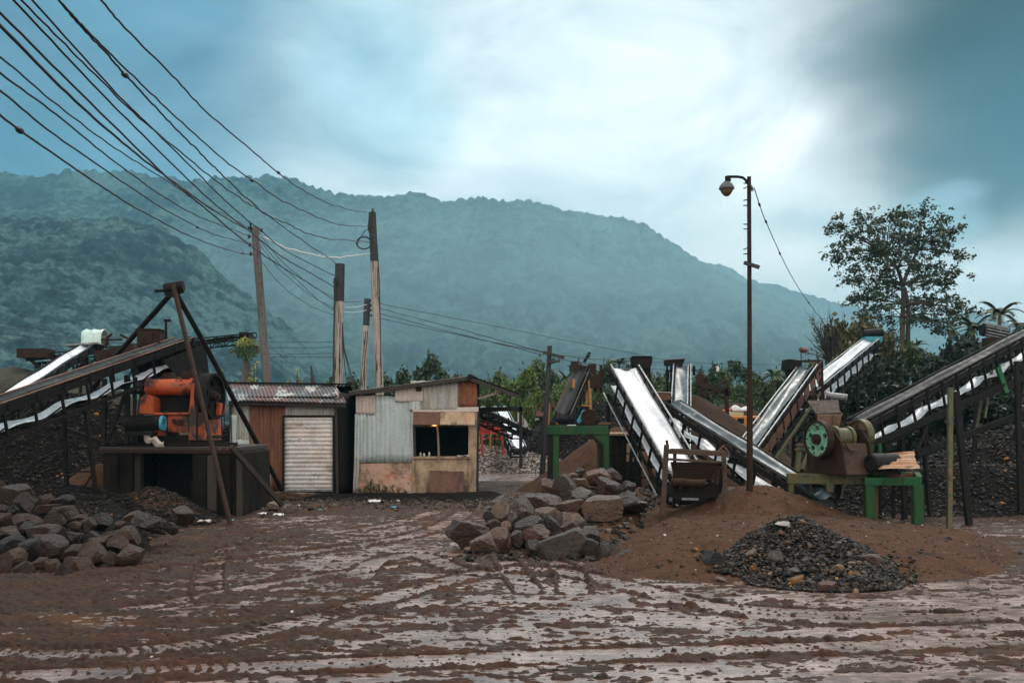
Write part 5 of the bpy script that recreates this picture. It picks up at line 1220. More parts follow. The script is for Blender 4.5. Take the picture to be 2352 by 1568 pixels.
# ------------------------------------------------------------------ pale belt, centre
C1, P, LL, u, s, n = conveyor('belt_conveyor', 'wide pale belt conveyor sloping down towards the rusty hopper, with a dark smudge near its top', W(1433, 849, 25), W(1592, 1124, 20.6), .60,
    'white_belt', 'return_belt', 'black_steel', 'rail', .50, ((.97, 0, .05), (.55, .25)), roll=.03, bay=.7, sag=.04, rail_h=.14)
C1['label'] = 'wide pale belt conveyor sloping down to the rusty hopper, left of the lamp post'
mb = MB()
for sg in (-1, 1): mb.tube([P(.4, sg*.47, -.62), P(LL-.1, sg*.47, -.62)], .02, 6)
mb.build('lower_rail', M['rail'], C1)
mb = MB(); mb.bar(P(LL-.05, -.50, -.12), P(LL-.05, -.86, -.2), .05, .06); 
for k in (0, 1): q = P(LL-.1, -.62-.16*k, -.1); mb.bar(q+Vector((0, 0, -.45)), q+Vector((0, 0, .25)), .07, .05, (0, 1, 0))
mb.box(P(LL-.2, -.75, -.25), .3, .3, .3); mb.build('take_up_bracket', M['rust_dark'], C1)
c = W(1473, 832, 25.6)
mb = MB(); mb.prism([c+Vector((-.27, -.2, .14)), c+Vector((.27, -.2, .12)), c+Vector((.24, -.2, -.10)), c+Vector((.14, -.2, -.17)), c+Vector((-.16, -.2, -.17)), c+Vector((-.24, -.2, -.06))], (0, .5, 0)); mb.box(c+Vector((0, .05, .14)), .5, .56, .03)
mb.prism([c+Vector((-.16, -.15, -.17)), c+Vector((.14, -.15, -.17)), c+Vector((.08, -.15, -.52)), c+Vector((-.06, -.15, -.52))], (0, .35, 0)); mb.build('drive_box', M['black_steel'], C1, .01)
mb = MB()
for ox in (-.2, .22): mb.bar(c+Vector((ox, .1, -.1)), Vector((c.x+ox*1.2, c.y+.1, 0)), .06, .06, (0, 1, 0))
mb.bar(c+Vector((.2, .1, -.1)), c+Vector((.02, -.05, -.9)), .04, .04, (0, 1, 0)); mb.build('drive_stand', M['black_steel'], C1)

# black belt running down to the right
C2, P, LL, u, s, n = conveyor('belt_conveyor', 'blue-grey wet belt conveyor running down to the right behind the lamp post', W(1538, 928, 24.), W(1888, 1149, 18.62), .40,
    'blue_belt', 'return_belt', 'black_steel', 'black_steel', .46, ((.9, 0), (.5, 0)), bay=.75, sag=.06)
mb = MB(); c = W(1523, 908, 24.8); mb.prism([c+Vector((-.24, 0, .08)), c+Vector((.20, 0, .06)), c+Vector((.24, 0, -.10)), c+Vector((-.1, 0, -.14)), c+Vector((-.24, 0, -.06))], (0, .5, 0)); mb.build('feed_hopper', M['rust'], C2, .01)
mb = MB(); mb.prism([c+Vector((-.25, -.02, .085)), c+Vector((.21, -.02, .065)), c+Vector((.21, .52, .065)), c+Vector((-.25, .52, .085))], (0, 0, .02)); mb.build('hopper_cover', M['zinc_pink'], C2)
mb = MB(); mb.bar(c+Vector((-.1, .2, -.1)), Vector((c.x-.1, c.y+.3, 0)), .07, .07, (0, 1, 0)); mb.bar(c+Vector((.2, .2, -.1)), Vector((c.x+.5, c.y+.3, 0)), .07, .07, (0, 1, 0)); mb.build('hopper_leg', M['black_steel'], C2)
# upright-looking pale belt farther back
C3, P, LL, u, s, n = conveyor('belt_conveyor', 'narrow pale belt conveyor seen end-on behind the wide pale belt, with a dark hood', W(1567, 841, 34), W(1560, 1062, 26.6), .44,
    'blue_belt', 'return_belt', 'black_steel', 'rail', .42, ((.93, 0), (.5, 0)), roll=.05, bay=.8)
c = W(1548, 838, 34.2)
mb = MB(); mb.prism([c+Vector((-.30, -.2, .16)), c+Vector((.36, -.2, .20)), c+Vector((.22, -.2, -.12)), c+Vector((.05, -.2, -.02)), c+Vector((-.28, -.2, -.02))], (0, .6, 0)); mb.build('hood', M['black_steel'], C3)
mb = MB(); mb.prism([c+Vector((-.31, -.22, .165)), c+Vector((.37, -.22, .205)), c+Vector((.37, .42, .205)), c+Vector((-.31, .42, .165))], (0, 0, .025)); mb.build('hood_lid', M['grey_steel'], C3)
mb = MB()
for ox in (-.24, -.1, .04): mb.bar(c+Vector((ox, 0, -.02)), Vector((c.x+ox*.8, c.y+.1, 0)), .06, .06, (0, 1, 0))
mb.bar(W(1533, 850, 34.1), W(1533, 872, 34.1), .12, .06, (0, 1, 0)); mb.bar(W(1594, 840, 34.1), W(1594, 862, 34.1), .08, .06, (0, 1, 0)); mb.bar(W(1528, 852, 34.15), W(1600, 850, 34.15), .04, .05); mb.build('head_stand', M['black_steel'], C3)
# climbing belt, right of the lamp post
C4, P, LL, u, s, n = conveyor('belt_conveyor', 'dark wet belt conveyor climbing right from the lamp post foot', W(1856, 846, 26), W(1700, 1058, 21.4), .36,
    'blue_belt', 'return_belt', 'black_steel', 'rail', .44, ((.9, 0), (.55, .3)), bay=.7, ret_on=False)
C4['label'] = 'dark wet belt conveyor climbing from the lamp post foot to a black drive box'
mb = MB()
for k in range(9):
    a = .6+k*.62; mb.prism([P(a, .27, -.06), P(a+.5, .27, -.06), P(a+.5, .27, -.30), P(a, .27, -.34)], s*.012)
mb.build('rusty_skirt', M['rust'], C4)
mb = MB(); mb.bar(P(.5, .30, -.62), P(LL-.2, .30, -.62), .05, .07, n); mb.build('edge_channel', M['olive'], C4)
c = W(1818, 840, 26.2)
mb = MB(); mb.box(c, .36, .5, .30, .15, .12); mb.prism([c+Vector((-.18, -.2, -.14)), c+Vector((.15, -.2, -.18)), c+Vector((.05, -.2, -.42)), c+Vector((-.05, -.2, -.42))], (0, .3, 0)); mb.build('drive_box', M['black_steel'], C4, .01)
mb = MB(); mb.bar(W(1820, 830, 26.1), W(1888, 828, 26.1), .05, .06); mb.bar(W(1884, 826, 26.1), W(1886, 905, 26.1), .12, .1, (0, 1, 0)); mb.bar(W(1888, 828, 26.0), W(1830, 905, 24.6), .04, .04); mb.bar(W(1886, 900, 26.1), Vector((W(1890, 900, 26.1).x, 26.1, 0)), .09, .09, (0, 1, 0)); mb.build('head_stand', M['rust_dark'], C4)
flywheel(C4, W(1871, 909, 24.2), (.9, -.43, 0), .26, .06, 'rust_dark', None, 4, .22, .16, 'drive_wheel')
mb = MB(); mb.cyl(W(1898, 907, 24.4), W(1946, 913, 24.2), .085, 16); solo(mb, 'steel_drum', 'shiny wet steel drum on the frame above the green flywheel', 'drum', M['grey_steel'])
# lamp-like float on a rod
FL = thing('work_lamp', 'small round lamp on a thin rod above the drive box of the climbing belt', 'lamp', W(1840, 830, 26.2))
mb = MB(); mb.tube([W(1840, 835, 26.2), W(1840, 796, 26.2)], .012, 6); mb.build('rod', M['rust_dark'], FL)
mb = MB(); mb.lathe(W(1845, 803, 26.2), (.3, 0, 1), [(0, -.09), (.08, -.075), (.125, -.0), (.08, .05), (0, .07)], 14); mb.build('lamp_shade', M['rust'], FL)
# pale belt to the right, far
C5, P, LL, u, s, n = conveyor('belt_conveyor', 'pale belt conveyor with a teal motor at its head, below the tall tree', W(2000, 785, 32), W(1842, 913, 25.6), .40,
    'white_belt', 'return_belt', 'black_steel', 'rail', .42, ((.92, 0), (.6, .2)), bay=.75)
MT = thing('electric_motor', 'teal electric motor at the head of the pale belt below the tall tree', 'motor', W(2006, 776, 32.2))
mb = MB(); c = W(2006, 766, 32.2); mb.cyl(c+Vector((-.32, 0, 0)), c+Vector((.30, 0, .04)), .13, 14); mb.build('motor_body', M['rubber'], MT)
mb = MB(); mb.box(c+Vector((-.05, 0, -.20)), .55, .4, .18); mb.box(c+Vector((-.05, .0, -.32)), .35, .3, .12); mb.build('gear_case', M['teal_paint'], MT)
# big belt at the right
C6, P, LL, u, s, n = conveyor('belt_conveyor', 'long black belt conveyor climbing to the right edge on tall legs, bright return belt beneath', W(2400, 747, 24.6), W(1975, 972, 20.4), .38,
    'dark_belt', 'return_belt', 'black_steel', 'black_steel', .50, ((.12, 0, .05), (.22, .2, .05)), bay=.58, sag=.05, roll=.08)
C6['label'] = 'long black belt conveyor climbing to the right edge on tall thin legs'
mb = MB()
for (a, b, Ya, Yb) in (((1998, 1022), (2400, 846), 20.2, 23.6), ((2105, 1042), (2400, 930), 20.6, 23.4)): mb.bar(W(*a, Ya), W(*b, Yb), .08, .13)
for t in (.1, .2, .32, .5, .68, .86):
    p = W(1998, 1022, 20.2).lerp(W(2400, 846, 23.6), t); q = P(LL*t*.98, .25, -.62); mb.bar(p, q, .045, .045, (0, 1, 0))
mb.bar(W(2105, 1040, 20.6), W(2130, 978, 20.9), .05, .05, (0, 1, 0)); mb.bar(W(2140, 1030, 20.8), W(2120, 990, 20.9), .04, .04, (0, 1, 0))
mb.build('lower_truss', M['black_steel'], C6)
for (x0, y0, x1, y1, Y, w, mt) in ((2180, 1226, 2183, 890, 18.9, .085, 'olive'), (2226, 1214, 2196, 900, 19.6, .11, 'black_steel'), (2345, 1200, 2335, 830, 21.5, .10, 'black_steel'), (2236, 1060, 2245, 900, 24.5, .09, 'black_steel'), (2312, 905, 2290, 838, 22.6, .10, 'green_bright'), (2262, 960, 2278, 850, 22.8, .05, 'olive'), (2240, 1000, 2262, 880, 22.8, .05, 'olive'), (2330, 1010, 2352, 870, 22.9, .05, 'black_steel')):
    mb = MB(); q = W(x0, y0, Y); q.z = max(q.z, .0) if y0 > 1150 else q.z; mb.bar(q, W(x1, y1, Y+.4), w, w, (0, 1, 0)); mb.build('leg', M[mt], C6)
MT = thing('electric_motor', 'finned grey electric motor on the black belt at the right edge', 'motor', W(2285, 775, 24.4))
mb = MB(); c = W(2283, 762, 24.4); a0, a1 = c+Vector((-.30, 0, .06)), c+Vector((.28, 0, -.06)); mb.cyl(a0, a1, .16, 16); mb.build('motor_body', M['black_steel'], MT)
for k in range(-3, 4):
    mb = MB(); an = k*.42; off = Vector((.03, -math.cos(an)*.175, math.sin(an)*.175)); mb.bar(a0+off, a1+off, .03, .03); mb.build('cooling_fin', M['grey_steel'], MT)
mb = MB(); mb.box(c+Vector((0, .02, -.28)), .45, .3, .26); mb.build('motor_foot', M['rust_dark'], MT)
# ------------------------------------------------------------------ rusty hopper in front of the pale belt
RH = thing('feed_hopper', 'rusty box hopper on four posts standing in the sand mound', 'hopper', W(1597, 1180, 18.3))
YH = 17.9
def HP(px, py, d=0.): return W(px, py, YH-d)
for (xa, ya, xb, yb, Yp, w) in ((1521, 1192, 1531, 1021, 17.85, .085), (1668, 1193, 1662, 1040, 17.85, .075), (1641, 1175, 1645, 1062, 19.2, .06), (1548, 1165, 1550, 1040, 19.2, .06)):
    mb = MB(); mb.bar(W(xa, ya, Yp), W(xb, yb, Yp), w, w, (0, 1, 0)); mb.build('leg', M['rust_plate'] if Yp < 18 else M['rust_dark'], RH)
mb = MB(); mb.bar(HP(1534, 1036), HP(1667, 1042), .10, .09); mb.bar(HP(1534, 1054, -.02), HP(1664, 1062, -.02), .05, .045); mb.bar(HP(1534, 1030, -.08), HP(1531, 1010, -.08), .05, .05, (0, 1, 0)); mb.build('rim', M['rust_plate'], RH, .006)
mb = MB(); mb.bar(W(1540, 1034, 19.3), W(1660, 1040, 19.3), .08, .09); mb.bar(HP(1538, 1036, -.06), W(1544, 1034, 19.25), .07, .07); mb.bar(HP(1663, 1041, -.06), W(1657, 1040, 19.25), .07, .07); mb.build('rim', M['rust_dark'], RH)
mb = MB()
for k in range(11): mb.bar(HP(1540, 1063+k*3.6, -.05), HP(1656, 1067+k*3.4, -.05), .012, .016)
mb.build('front_grille', M['rust_dark'], RH)
mb = MB(); mb.prism([HP(1541, 1060, -.12), HP(1655, 1064, -.12), HP(1628, 1104, -.35), HP(1548, 1102, -.35)], (0, .03, 0)); mb.prism([W(1545, 1060, 19.2), W(1652, 1062, 19.2), W(1630, 1120, 19.0), W(1550, 1118, 19.0)], (0, .03, 0))
mb.prism([HP(1541, 1060, -.16), HP(1548, 1104, -.4), W(1550, 1104, 18.9), W(1545, 1060, 19.15)], (.03, 0, 0)); mb.prism([HP(1655, 1064, -.16), HP(1628, 1104, -.4), W(1630, 1106, 18.9), W(1652, 1062, 19.15)], (-.03, 0, 0)); mb.build('hopper_body', M['black_steel'], RH)
mb = MB(); mb.sheet([[HP(1541+i*8.8, 1099-1.6*math.sin(i*.7)+j*9, .02-.05*j) for j in range(3)] for i in range(10)], (0, .015, .01)); mb.build('rubber_lip', M['rust_plate'], RH)
mb = MB(); mb.box(W(1590, 1124, 18.5), .85, .7, .26); mb.build('feeder_tray', M['black_steel'], RH)
mb = MB(); mb.tube([W(1577+14*math.cos(t), 1123-15*math.sin(t), 18.05) for t in [math.pi*k/10 for k in range(11)]], .035, 8); mb.build('tray_hoop', M['rust_dark'], RH)
mb = MB(); mb.bar(W(1566, 1145, 18.1), W(1604, 1146, 18.1), .03, .04); mb.build('cross_bar', M['grey_steel'], RH)
mb = MB(); mb.sheet([[W(1645+i*4, 1040-(i if i < 4 else 8-i)*5+j*3, 18.9) for j in range(2)] for i in range(9)], (0, .02, .02)); mb.build('torn_flap', M['rust'], RH)

# ------------------------------------------------------------------ lamp post
LP = thing('lamp_post', 'tall dark street lamp post with one hanging lamp and a small crossbar', 'lamp post', W(1722, 1118, 18.2))
b0 = W(1722, 1120, 18.2); b0.z = .3; YL = 18.2
mb = MB(); mb.tube([b0, W(1722, 914, YL)], [.062, .056], 12); mb.tube([W(1722, 916, YL), W(1721.5, 700, YL), W(1720.5, 406, YL)], [.047, .042, .038], 12); mb.build('pole', M['rust_dark'], LP)
mb = MB(); mb.tube([W(1716, 422, YL), W(1713, 414, YL), W(1706, 408, YL), W(1694, 406, YL), W(1672, 406, YL)], .026, 8); mb.cyl(W(1672, 405, YL), W(1672, 416, YL), .055, 10); mb.build('lamp_arm', M['black_steel'], LP)
lo = W(1669, 430, YL)
mb = MB(); mb.lathe(lo, (0, 0, 1), [(.138, -.04), (.145, -.027), (.13, .017), (.10, .06), (.068, .09), (.06, .102), (.0, .104)], 24); mb.build('lamp_hood', M['lamp_shell'], LP)
mb = MB(); mb.lathe(lo, (0, 0, 1), [(.0, -.17), (.03, -.166), (.053, -.153), (.09, -.11), (.112, -.068), (.121, -.04)], 24); mb.build('lamp_bowl', M['lamp_bowl'], LP)
mb = MB(); mb.bar(W(1709, 603, YL-.06), W(1744, 614, YL-.06), .07, .06); mb.build('crossbar', M['tar'], LP)
for py, dy in ((460, 3), (472, 0), (515, 0), (526, 0), (572, 6), (583, 0), (432, 6), (421, -1)):
    mb = MB(); mb.tube([W(1719, py-dy*.6, YL), W(1708, py+dy*.2, YL-.05)], .011, 5); mb.build('climbing_spike', M['black_steel'], LP)
mb = MB()
for k in range(5): mb.tube([W(1722+(i % 3)*3+k, 424+k*2.5+i*1.5, YL-.05-.02*k) for i in range(5)], .008, 5)
mb.build('wire_knot', M['cable'], LP)
wire('thin beaded guy wire from the lamp post top down to the tree on the right', [(1732, 432, 18.2), (1765, 523, 20), (1830, 655, 25), (1905, 758, 34)], .009, knots=(.18, .34, .5, .82), group=None)

# ------------------------------------------------------------------ green portal frame
PG = thing('portal_frame', 'green steel portal frame with a haunched right corner, behind the middle boulder heap', 'steel frame', W(1328, 1130, 23.4))
YF = 23.0
def QF(px, py, d=0.): return W(px, py, YF-d)
mb = MB(); mb.prism([QF(1270, 1160), QF(1284, 1160), QF(1284, 998), QF(1270, 998)], (0, .35, 0)); mb.build('column', M['green'], PG, .006)
mb = MB(); mb.prism([QF(1258, 1160, -.03), QF(1269.7, 1160, -.03), QF(1269.7, 998, -.03), QF(1258, 998, -.03)], (0, .30, 0)); mb.build('column', M['black_steel'], PG)
mb = MB(); mb.prism([QF(1257, 997.5, .02), QF(1398, 997.5, .02), QF(1398, 977, .02), QF(1257, 977, .02)], (0, .40, 0)); mb.build('beam', M['green'], PG, .006)
mb = MB(); mb.prism([QF(1374, 1150), QF(1399, 1150), QF(1399, 998), QF(1352, 998), QF(1374, 1016)], (0, .34, 0)); mb.build('column', M['green'], PG, .006)
mb = MB(); mb.prism([QF(1353, 998.5, .03), QF(1362, 998.5, .03), QF(1386, 1021, .03), QF(1386, 1150, .03), QF(1376, 1150, .03), QF(1376, 1024, .03)], (0, .025, 0)); mb.build('haunch_plate', M['black_steel'], PG)
mb = MB(); mb.box(QF(1313, 976, -.1), .20, .12, .02); mb.build('shim', M['plate_white'], PG)
mb = MB(); mb.bar(QF(1374, 972, -.2), QF(1402, 972, -.2), .10, .05); mb.build('packing', M['rust'], PG)
BM = thing('drive_motor', 'black-faced motor with a blue guard on top of the green portal frame', 'motor', QF(1345, 976, -.2))
mb = MB(); c = QF(1352, 957, -.1); mb.cyl(c+Vector((0, -.06, 0)), c+Vector((.0, .10, 0)), .185, 28); mb.ring(c+Vector((0, -.06, 0)), (0, 1, 0), [(.14, -.03), (.18, -.03), (.18, .01), (.14, .01)], 28); mb.cyl(c+Vector((0, -.11, 0)), c+Vector((0, -.05, 0)), .05, 10); mb.build('pulley', M['rust_dark'], BM)
mb = MB(); mb.sheet([[c+Vector((-.10-.14*j/4 - .0, .0+.16*i/3, .17-.24*j/4 - .03*math.sin(j/4*3.1))) for i in range(4)] for j in range(5)], (.05, 0, .03)); mb.prism([c+Vector((-.09, .02, .17)), c+Vector((-.27, .02, -.09)), c+Vector((-.24, .02, -.15)), c+Vector((-.16, .02, -.10))], (0, .16, 0)); mb.build('guard', M['blue_paint'], BM)
mb = MB(); mb.box(c+Vector((-.05, .1, -.175)), .45, .3, .03); mb.build('foot', M['black_steel'], BM)
# concrete bunker right of the frame
mb = MB(); Yb = 25.6; mb.prism([W(1404, 1125, Yb), W(1474, 1125, Yb), W(1474, 996, Yb), W(1418, 996, Yb), W(1404, 1008, Yb)], (0, 1.2, 0)); solo(mb, 'concrete_bunker', 'dark concrete block with a chamfered corner under the wide pale belt', 'concrete block', M['concrete_dark'], None, .02)
mb = MB(); mb.prism([W(1403, 1000, 25.4), W(1475, 1000, 25.4), W(1475, 994, 25.4), W(1403, 994, 25.4)], (0, 1.5, 0)); mb.prism([W(1440, 1060, 25.45), W(1466, 1060, 25.45), W(1466, 1018, 25.45), W(1440, 1018, 25.45)], (0, .1, 0)); solo(mb, 'bunker_slab', 'rough concrete ledge on the bunker under the wide pale belt', 'concrete slab', M['plaster_tan'], None, .01)

# ------------------------------------------------------------------ green-flywheel crusher on its stand
ST = thing('crusher_stand', 'green and rusty steel stand on posts under the crusher with the green flywheel', 'steel stand', W(1960, 1215, 18.8))
mb = MB(); mb.bar(W(1808, 1098, 19.0), W(1992, 1100, 18.75), .12, .20); mb.build('beam', M['olive'], ST, .006)
mb = MB(); mb.bar(W(1986, 1105, 18.5), W(2040, 1105, 18.35), .12, .15); mb.bar(W(2075, 1105, 18.25), W(2116, 1105, 18.1), .12, .15); mb.build('beam', M['green_bright'], ST, .006)
mb = MB(); mb.bar(W(2040, 1105, 18.36), W(2075, 1105, 18.26), .11, .14); mb.bar(W(1815, 1092, 20.6), W(2110, 1092, 19.9), .12, .16); mb.bar(W(1812, 1096, 19.05), W(1820, 1092, 20.6), .1, .15); mb.bar(W(2112, 1103, 18.15), W(2106, 1092, 19.9), .1, .15); mb.build('beam', M['green'], ST)
mb = MB(); mb.prism([W(1830, 1086, 19.0), W(2000, 1088, 18.7), W(2060, 1088, 20.2), W(1840, 1086, 20.6)], (0, 0, .03)); mb.build('deck_plate', M['rust_dark'], ST)
for (xa, ya, xb, yb, Yp, w, mt) in ((1818, 1165, 1818, 1108, 19.0, .11, 'olive'), (1905, 1172, 1904, 1110, 18.85, .12, 'olive'), (1861, 1190, 1861, 1110, 18.9, .06, 'rust_dark'), (1998, 1224, 1996, 1113, 18.5, .17, 'green'), (2012, 1222, 2012, 1113, 18.75, .07, 'rust'), (2108, 1232, 2106, 1114, 18.1, .17, 'green'), (2116, 1220, 2116, 1114, 18.4, .05, 'olive'), (2052, 1190, 2052, 1112, 20.2, .06, 'black_steel'), (1925, 1150, 1925, 1105, 20.4, .1, 'black_steel'), (2082, 1192, 2082, 1114, 18.25, .03, 'rust_dark')):
    mb = MB(); p = W(xa, ya, Yp); mb.bar(p, W(xb, yb, Yp), w, w, (0, 1, 0)); mb.build('leg', M[mt], ST)
mb = MB(); mb.bar(W(2018, 1185, 18.3), W(2040, 1197, 18.1), .05, .05); mb.bar(W(2040, 1197, 18.1), W(2034, 1218, 18.1), .06, .06); mb.build('bent_bracket', M['black_steel'], ST)
mb = MB(); mb.tube([W(1908, 1104, 18.7), W(1912, 1088, 18.6), W(1920, 1082, 18.6)], .012, 5); mb.tube([W(1930, 1145, 18.7), W(1945, 1100, 18.6), W(1955, 1080, 18.6)], .012, 5); mb.build('hanging_hose', M['olive'], ST)
GC = thing('jaw_crusher', 'rusty crusher with one round-holed green flywheel and one brown flywheel', 'crusher', W(1930, 1086, 19.2))
AX = Vector((.913, .407, 0)); BX = Vector((-.407, .913, 0)); g0 = W(1880, 1008, 18.6)
flywheel(GC, g0, AX, .355, .14, 'rust_dark', 'green_wheel', 5, .26, .09)
g1 = g0 + AX*1.02 + Vector((0, 0, .07)); flywheel(GC, g1, AX, .31, .16, 'olive', 'rust_wheel', 4, .22, .12)
mb = MB(); mb.cyl(g0+AX*.02, g1, .06, 14); mb.build('shaft', M['rust_dark'], GC)
mb = MB(); m0 = g0+AX*.36+Vector((0, 0, .02)); mb.cyl(m0, m0+AX*.34, .19, 24); mb.ring(m0, AX, [(.185, -.04), (.23, -.04), (.23, .03), (.185, .03)], 24); mb.ring(m0+AX*.34, AX, [(.185, -.03), (.22, -.03), (.22, .04), (.185, .04)], 24); mb.build('bearing_housing', M['olive'], GC)
def GB(a, b, c_): return g0 + AX*a + BX*b + Vector((0, 0, c_))
zb = W(1880, 1086, 18.9).z - g0.z
for a in (.16, .84):
    mb = MB(); mb.prism([GB(a, -.55, zb), GB(a, .55, zb), GB(a, .50, -.1), GB(a, .2, .2), GB(a, -.2, .2), GB(a, -.42, -.05)], AX*.05); mb.build('cheek_plate', M['rust_dark'], GC, .008)
mb = MB(); mb.prism([GB(.22, -.50, zb), GB(.83, -.50, zb), GB(.83, -.36, -.08), GB(.22, -.36, -.08)], BX*.05); mb.build('front_plate', M['rust_plate'], GC, .008)
mb = MB(); mb.prism([GB(.22, -.46, -.06), GB(.50, -.52, -.10), GB(.62, -.56, -.22), GB(.30, -.50, -.20)], BX*.04); mb.build('deflector', M['rust_plate'], GC)
mb = MB(); mb.prism([GB(.24, .28, .20), GB(.76, .28, .20), GB(.80, .24, .47), GB(.20, .24, .47)], BX*.04); mb.prism([GB(.55, .20, .30), GB(.62, .20, .30), GB(.66, .16, .47), GB(.57, .16, .47)], BX*.05); mb.build('feed_plate', M['rust_wheel'], GC, .008)
mb = MB(); mb.prism([GB(.76, .28, .20), GB(.78, .75, .30), GB(1.2, 1.0, .80), GB(.80, .26, .47)], AX*.03); mb.prism([GB(.2, .3, .455), GB(.8, .3, .475), GB(1.3, .9, .74), GB(.5, .9, .72)], Vector((0, 0, .03))); mb.build('feed_chute', M['rust_dark'], GC)
for k in range(4):
    mb = MB(); mb.bar(GB(.92, -.5, -.30-.09*k), GB(1.25, -.5, -.31-.09*k), .03, .035); mb.build('tension_rod', M['rust_dark'], GC)
mb = MB(); mb.bar(GB(.98, -.3, zb), GB(.98, -.3, -.1), .12, .10, (0, 1, 0)); mb.bar(GB(1.22, -.3, zb), GB(1.22, -.3, -.1), .06, .10, (0, 1, 0)); mb.build('bracket', M['green'], GC)
# timbers, rods behind left of the crusher
mb = MB(); mb.bar(W(1830, 1086, 20.4), W(1836, 1030, 20.6), .09, .09, (0, 1, 0)); mb.bar(W(1826, 1032, 20.5), W(1878, 1030, 20.6), .06, .04); mb.bar(W(1842, 1080, 20.5), W(1885, 985, 21.2), .09, .09); mb.bar(W(1828, 1022, 20.9), W(1880, 1018, 20.9), .05, .05); solo(mb, 'brace_frame', 'mossy brace frame just left of the green flywheel', 'steel frame', M['olive'])
DM = thing('electric_motor', 'black electric motor under the rusty cover sheet beside the brown flywheel', 'motor', W(2012, 1084, 18.6))
mb = MB(); a0 = W(2000, 1062, 18.35); mb.cyl(a0, a0+Vector((.55, .25, 0)), .165, 20); mb.ring(a0, Vector((.91, .41, 0)), [(.10, -.03), (.15, -.03), (.15, .02), (.10, .02)], 20); mb.build('motor_body', M['rubber'], DM)
mb = MB(); mb.box(a0+Vector((.3, .12, -.19)), .5, .3, .08); mb.build('motor_foot', M['black_steel'], DM)
o_ = W(2018, 1079, 18.2); mb = MB(); U = W(2114, 1077, 18.0)-o_; V = W(2006, 1041, 18.75)-o_; mb.corr(o_, V, U, V.cross(U).normalized()*-1, .13, .016, .005, .02, 6, .02); solo(mb, 'corrugated_sheet', 'bent rusty corrugated sheet covering the motor right of the brown flywheel', 'sheet metal', M['zinc_brown'])
bpy.data.objects['corrugated_sheet.001'].data.materials[0] = mat('peeling_cover_sheet', [(.30,.12,.05), (.42,.22,.12), (.52,.42,.34)], 2.2, rough=(.45, .75), bscale=25, stretch=(.3, 1, 2.2), spots=[((.06,.03,.02), 5, .58, .68)])
mb = MB(); c = W(2068, 1086, 18.5); mb.sheet([[c+Vector((-.25+.07*i, .02*j, .03*math.sin(i*1.3)-.06*j)) for j in range(4)] for i in range(8)], (0, .012, .006)); solo(mb, 'rag', 'torn brown rag hanging under the rusty cover sheet', 'rag', M['rust'])
mb = MB(); c = W(2080, 1213, 18.2); mb.sheet([[c+Vector((-.26+.065*i, -.15+.075*j, .10*math.exp(-((i-4)/2.6)**2-((j-2)/1.8)**2)+.01*math.sin(i*2+j))) for j in range(5)] for i in range(9)], (0, 0, .012)); solo(mb, 'plastic_sack', 'grey muddy sack on the ground between the green posts', 'sack', M['zinc_warm'])

# ------------------------------------------------------------------ things far behind the sheds
RC = thing('red_crusher', 'small bright red crusher seen right of the stall corner', 'crusher', W(1128, 1032, 37))
def RP(px, py, d=0.): return W(px, py, 37-d)
mb = MB(); mb.prism([RP(1098, 997), RP(1158, 997), RP(1158, 992), RP(1098, 992)], (0, 1.0, 0)); mb.build('beam', M['red'], RC)
for px in (1107, 1154):
    mb = MB(); mb.prism([RP(px-2.5, 1045), RP(px+2.5, 1045), RP(px+2.5, 997), RP(px-2.5, 997)], (0, .1, 0)); mb.build('leg', M['red'], RC)
mb = MB(); mb.bar(RP(1150, 1000, -.5), RP(1158, 1040, -.5), .06, .06, (0, 1, 0)); mb.bar(RP(1112, 1006, -.2), RP(1156, 1008, -.2), .04, .04); mb.build('brace', M['red'], RC)
mb = MB(); mb.prism([RP(1103, 991.5), RP(1150, 991.5), RP(1146, 978), RP(1130, 972), RP(1126, 962), RP(1110, 962), RP(1104, 978)], (0, .8, 0)); mb.build('body', M['red'], RC, .01)
flywheel(RC, RP(1121, 971, .14), (.25, -.97, 0), .20, .10, 'red', None, 5, .25, .2)
mb = MB(); mb.tube([RP(1129, 985, .2), RP(1126, 1005, .2), RP(1127, 1030, .2)], .03, 6); mb.build('yellow_hose', M['yellow_leg'], RC)
conveyor('belt_conveyor', 'dark belt slanting down to the right behind the stall corner, pale at its lower end', W(1092, 940, 33), W(1205, 992, 36), .5, 'return_belt', 'dark_belt', 'black_steel', 'black_steel', .22, (), bay=.7, ret_on=False, rails=False)[0]['label'] = 'dark belt slanting down to the right behind the stall corner'
conveyor('belt_conveyor', 'short pale belt climbing behind the red crusher', W(1148, 938, 43), W(1192, 1030, 37.5), .40, 'return_belt', 'return_belt', 'black_steel', 'rail', .35, ((.9, 0),), bay=.7, rail_h=.1)
for k, (pts, lab) in enumerate(((((1188, 982), (1200, 982), (1201, 954), (1189, 946)), 'upright pale concrete panel by the parked truck'), (((1203, 985), (1214, 980), (1210, 968), (1203, 958)), 'pale leaning concrete panel right of the upright one'))):
    mb = MB(); mb.prism([W(x, y, 40+k*.4) for x, y in pts], (0, .12, 0)); solo(mb, 'concrete_slab', lab, 'concrete panel', M['concrete'], 'concrete panels by the truck')
TK = thing('parked_truck', 'faded pink truck with a dark bed parked behind the charcoal gravel heap', 'truck', W(1222, 1000, 52))
def TKP(px, py, d=0.): return W(px, py, 51-d)
mb = MB(); mb.prism([TKP(1199, 960), TKP(1228, 960), TKP(1227, 938), TKP(1225, 935), TKP(1201, 935), TKP(1199, 938)], (0, 1.7, 0)); mb.build('cab', M['pinkpaint'], TK, .04)
mb = MB(); mb.prism([TKP(1201, 953, .02), TKP(1225, 953, .02), TKP(1224, 939, .02), TKP(1202, 939, .02)], (0, .05, 0)); mb.build('window', M['glass_dark'], TK)
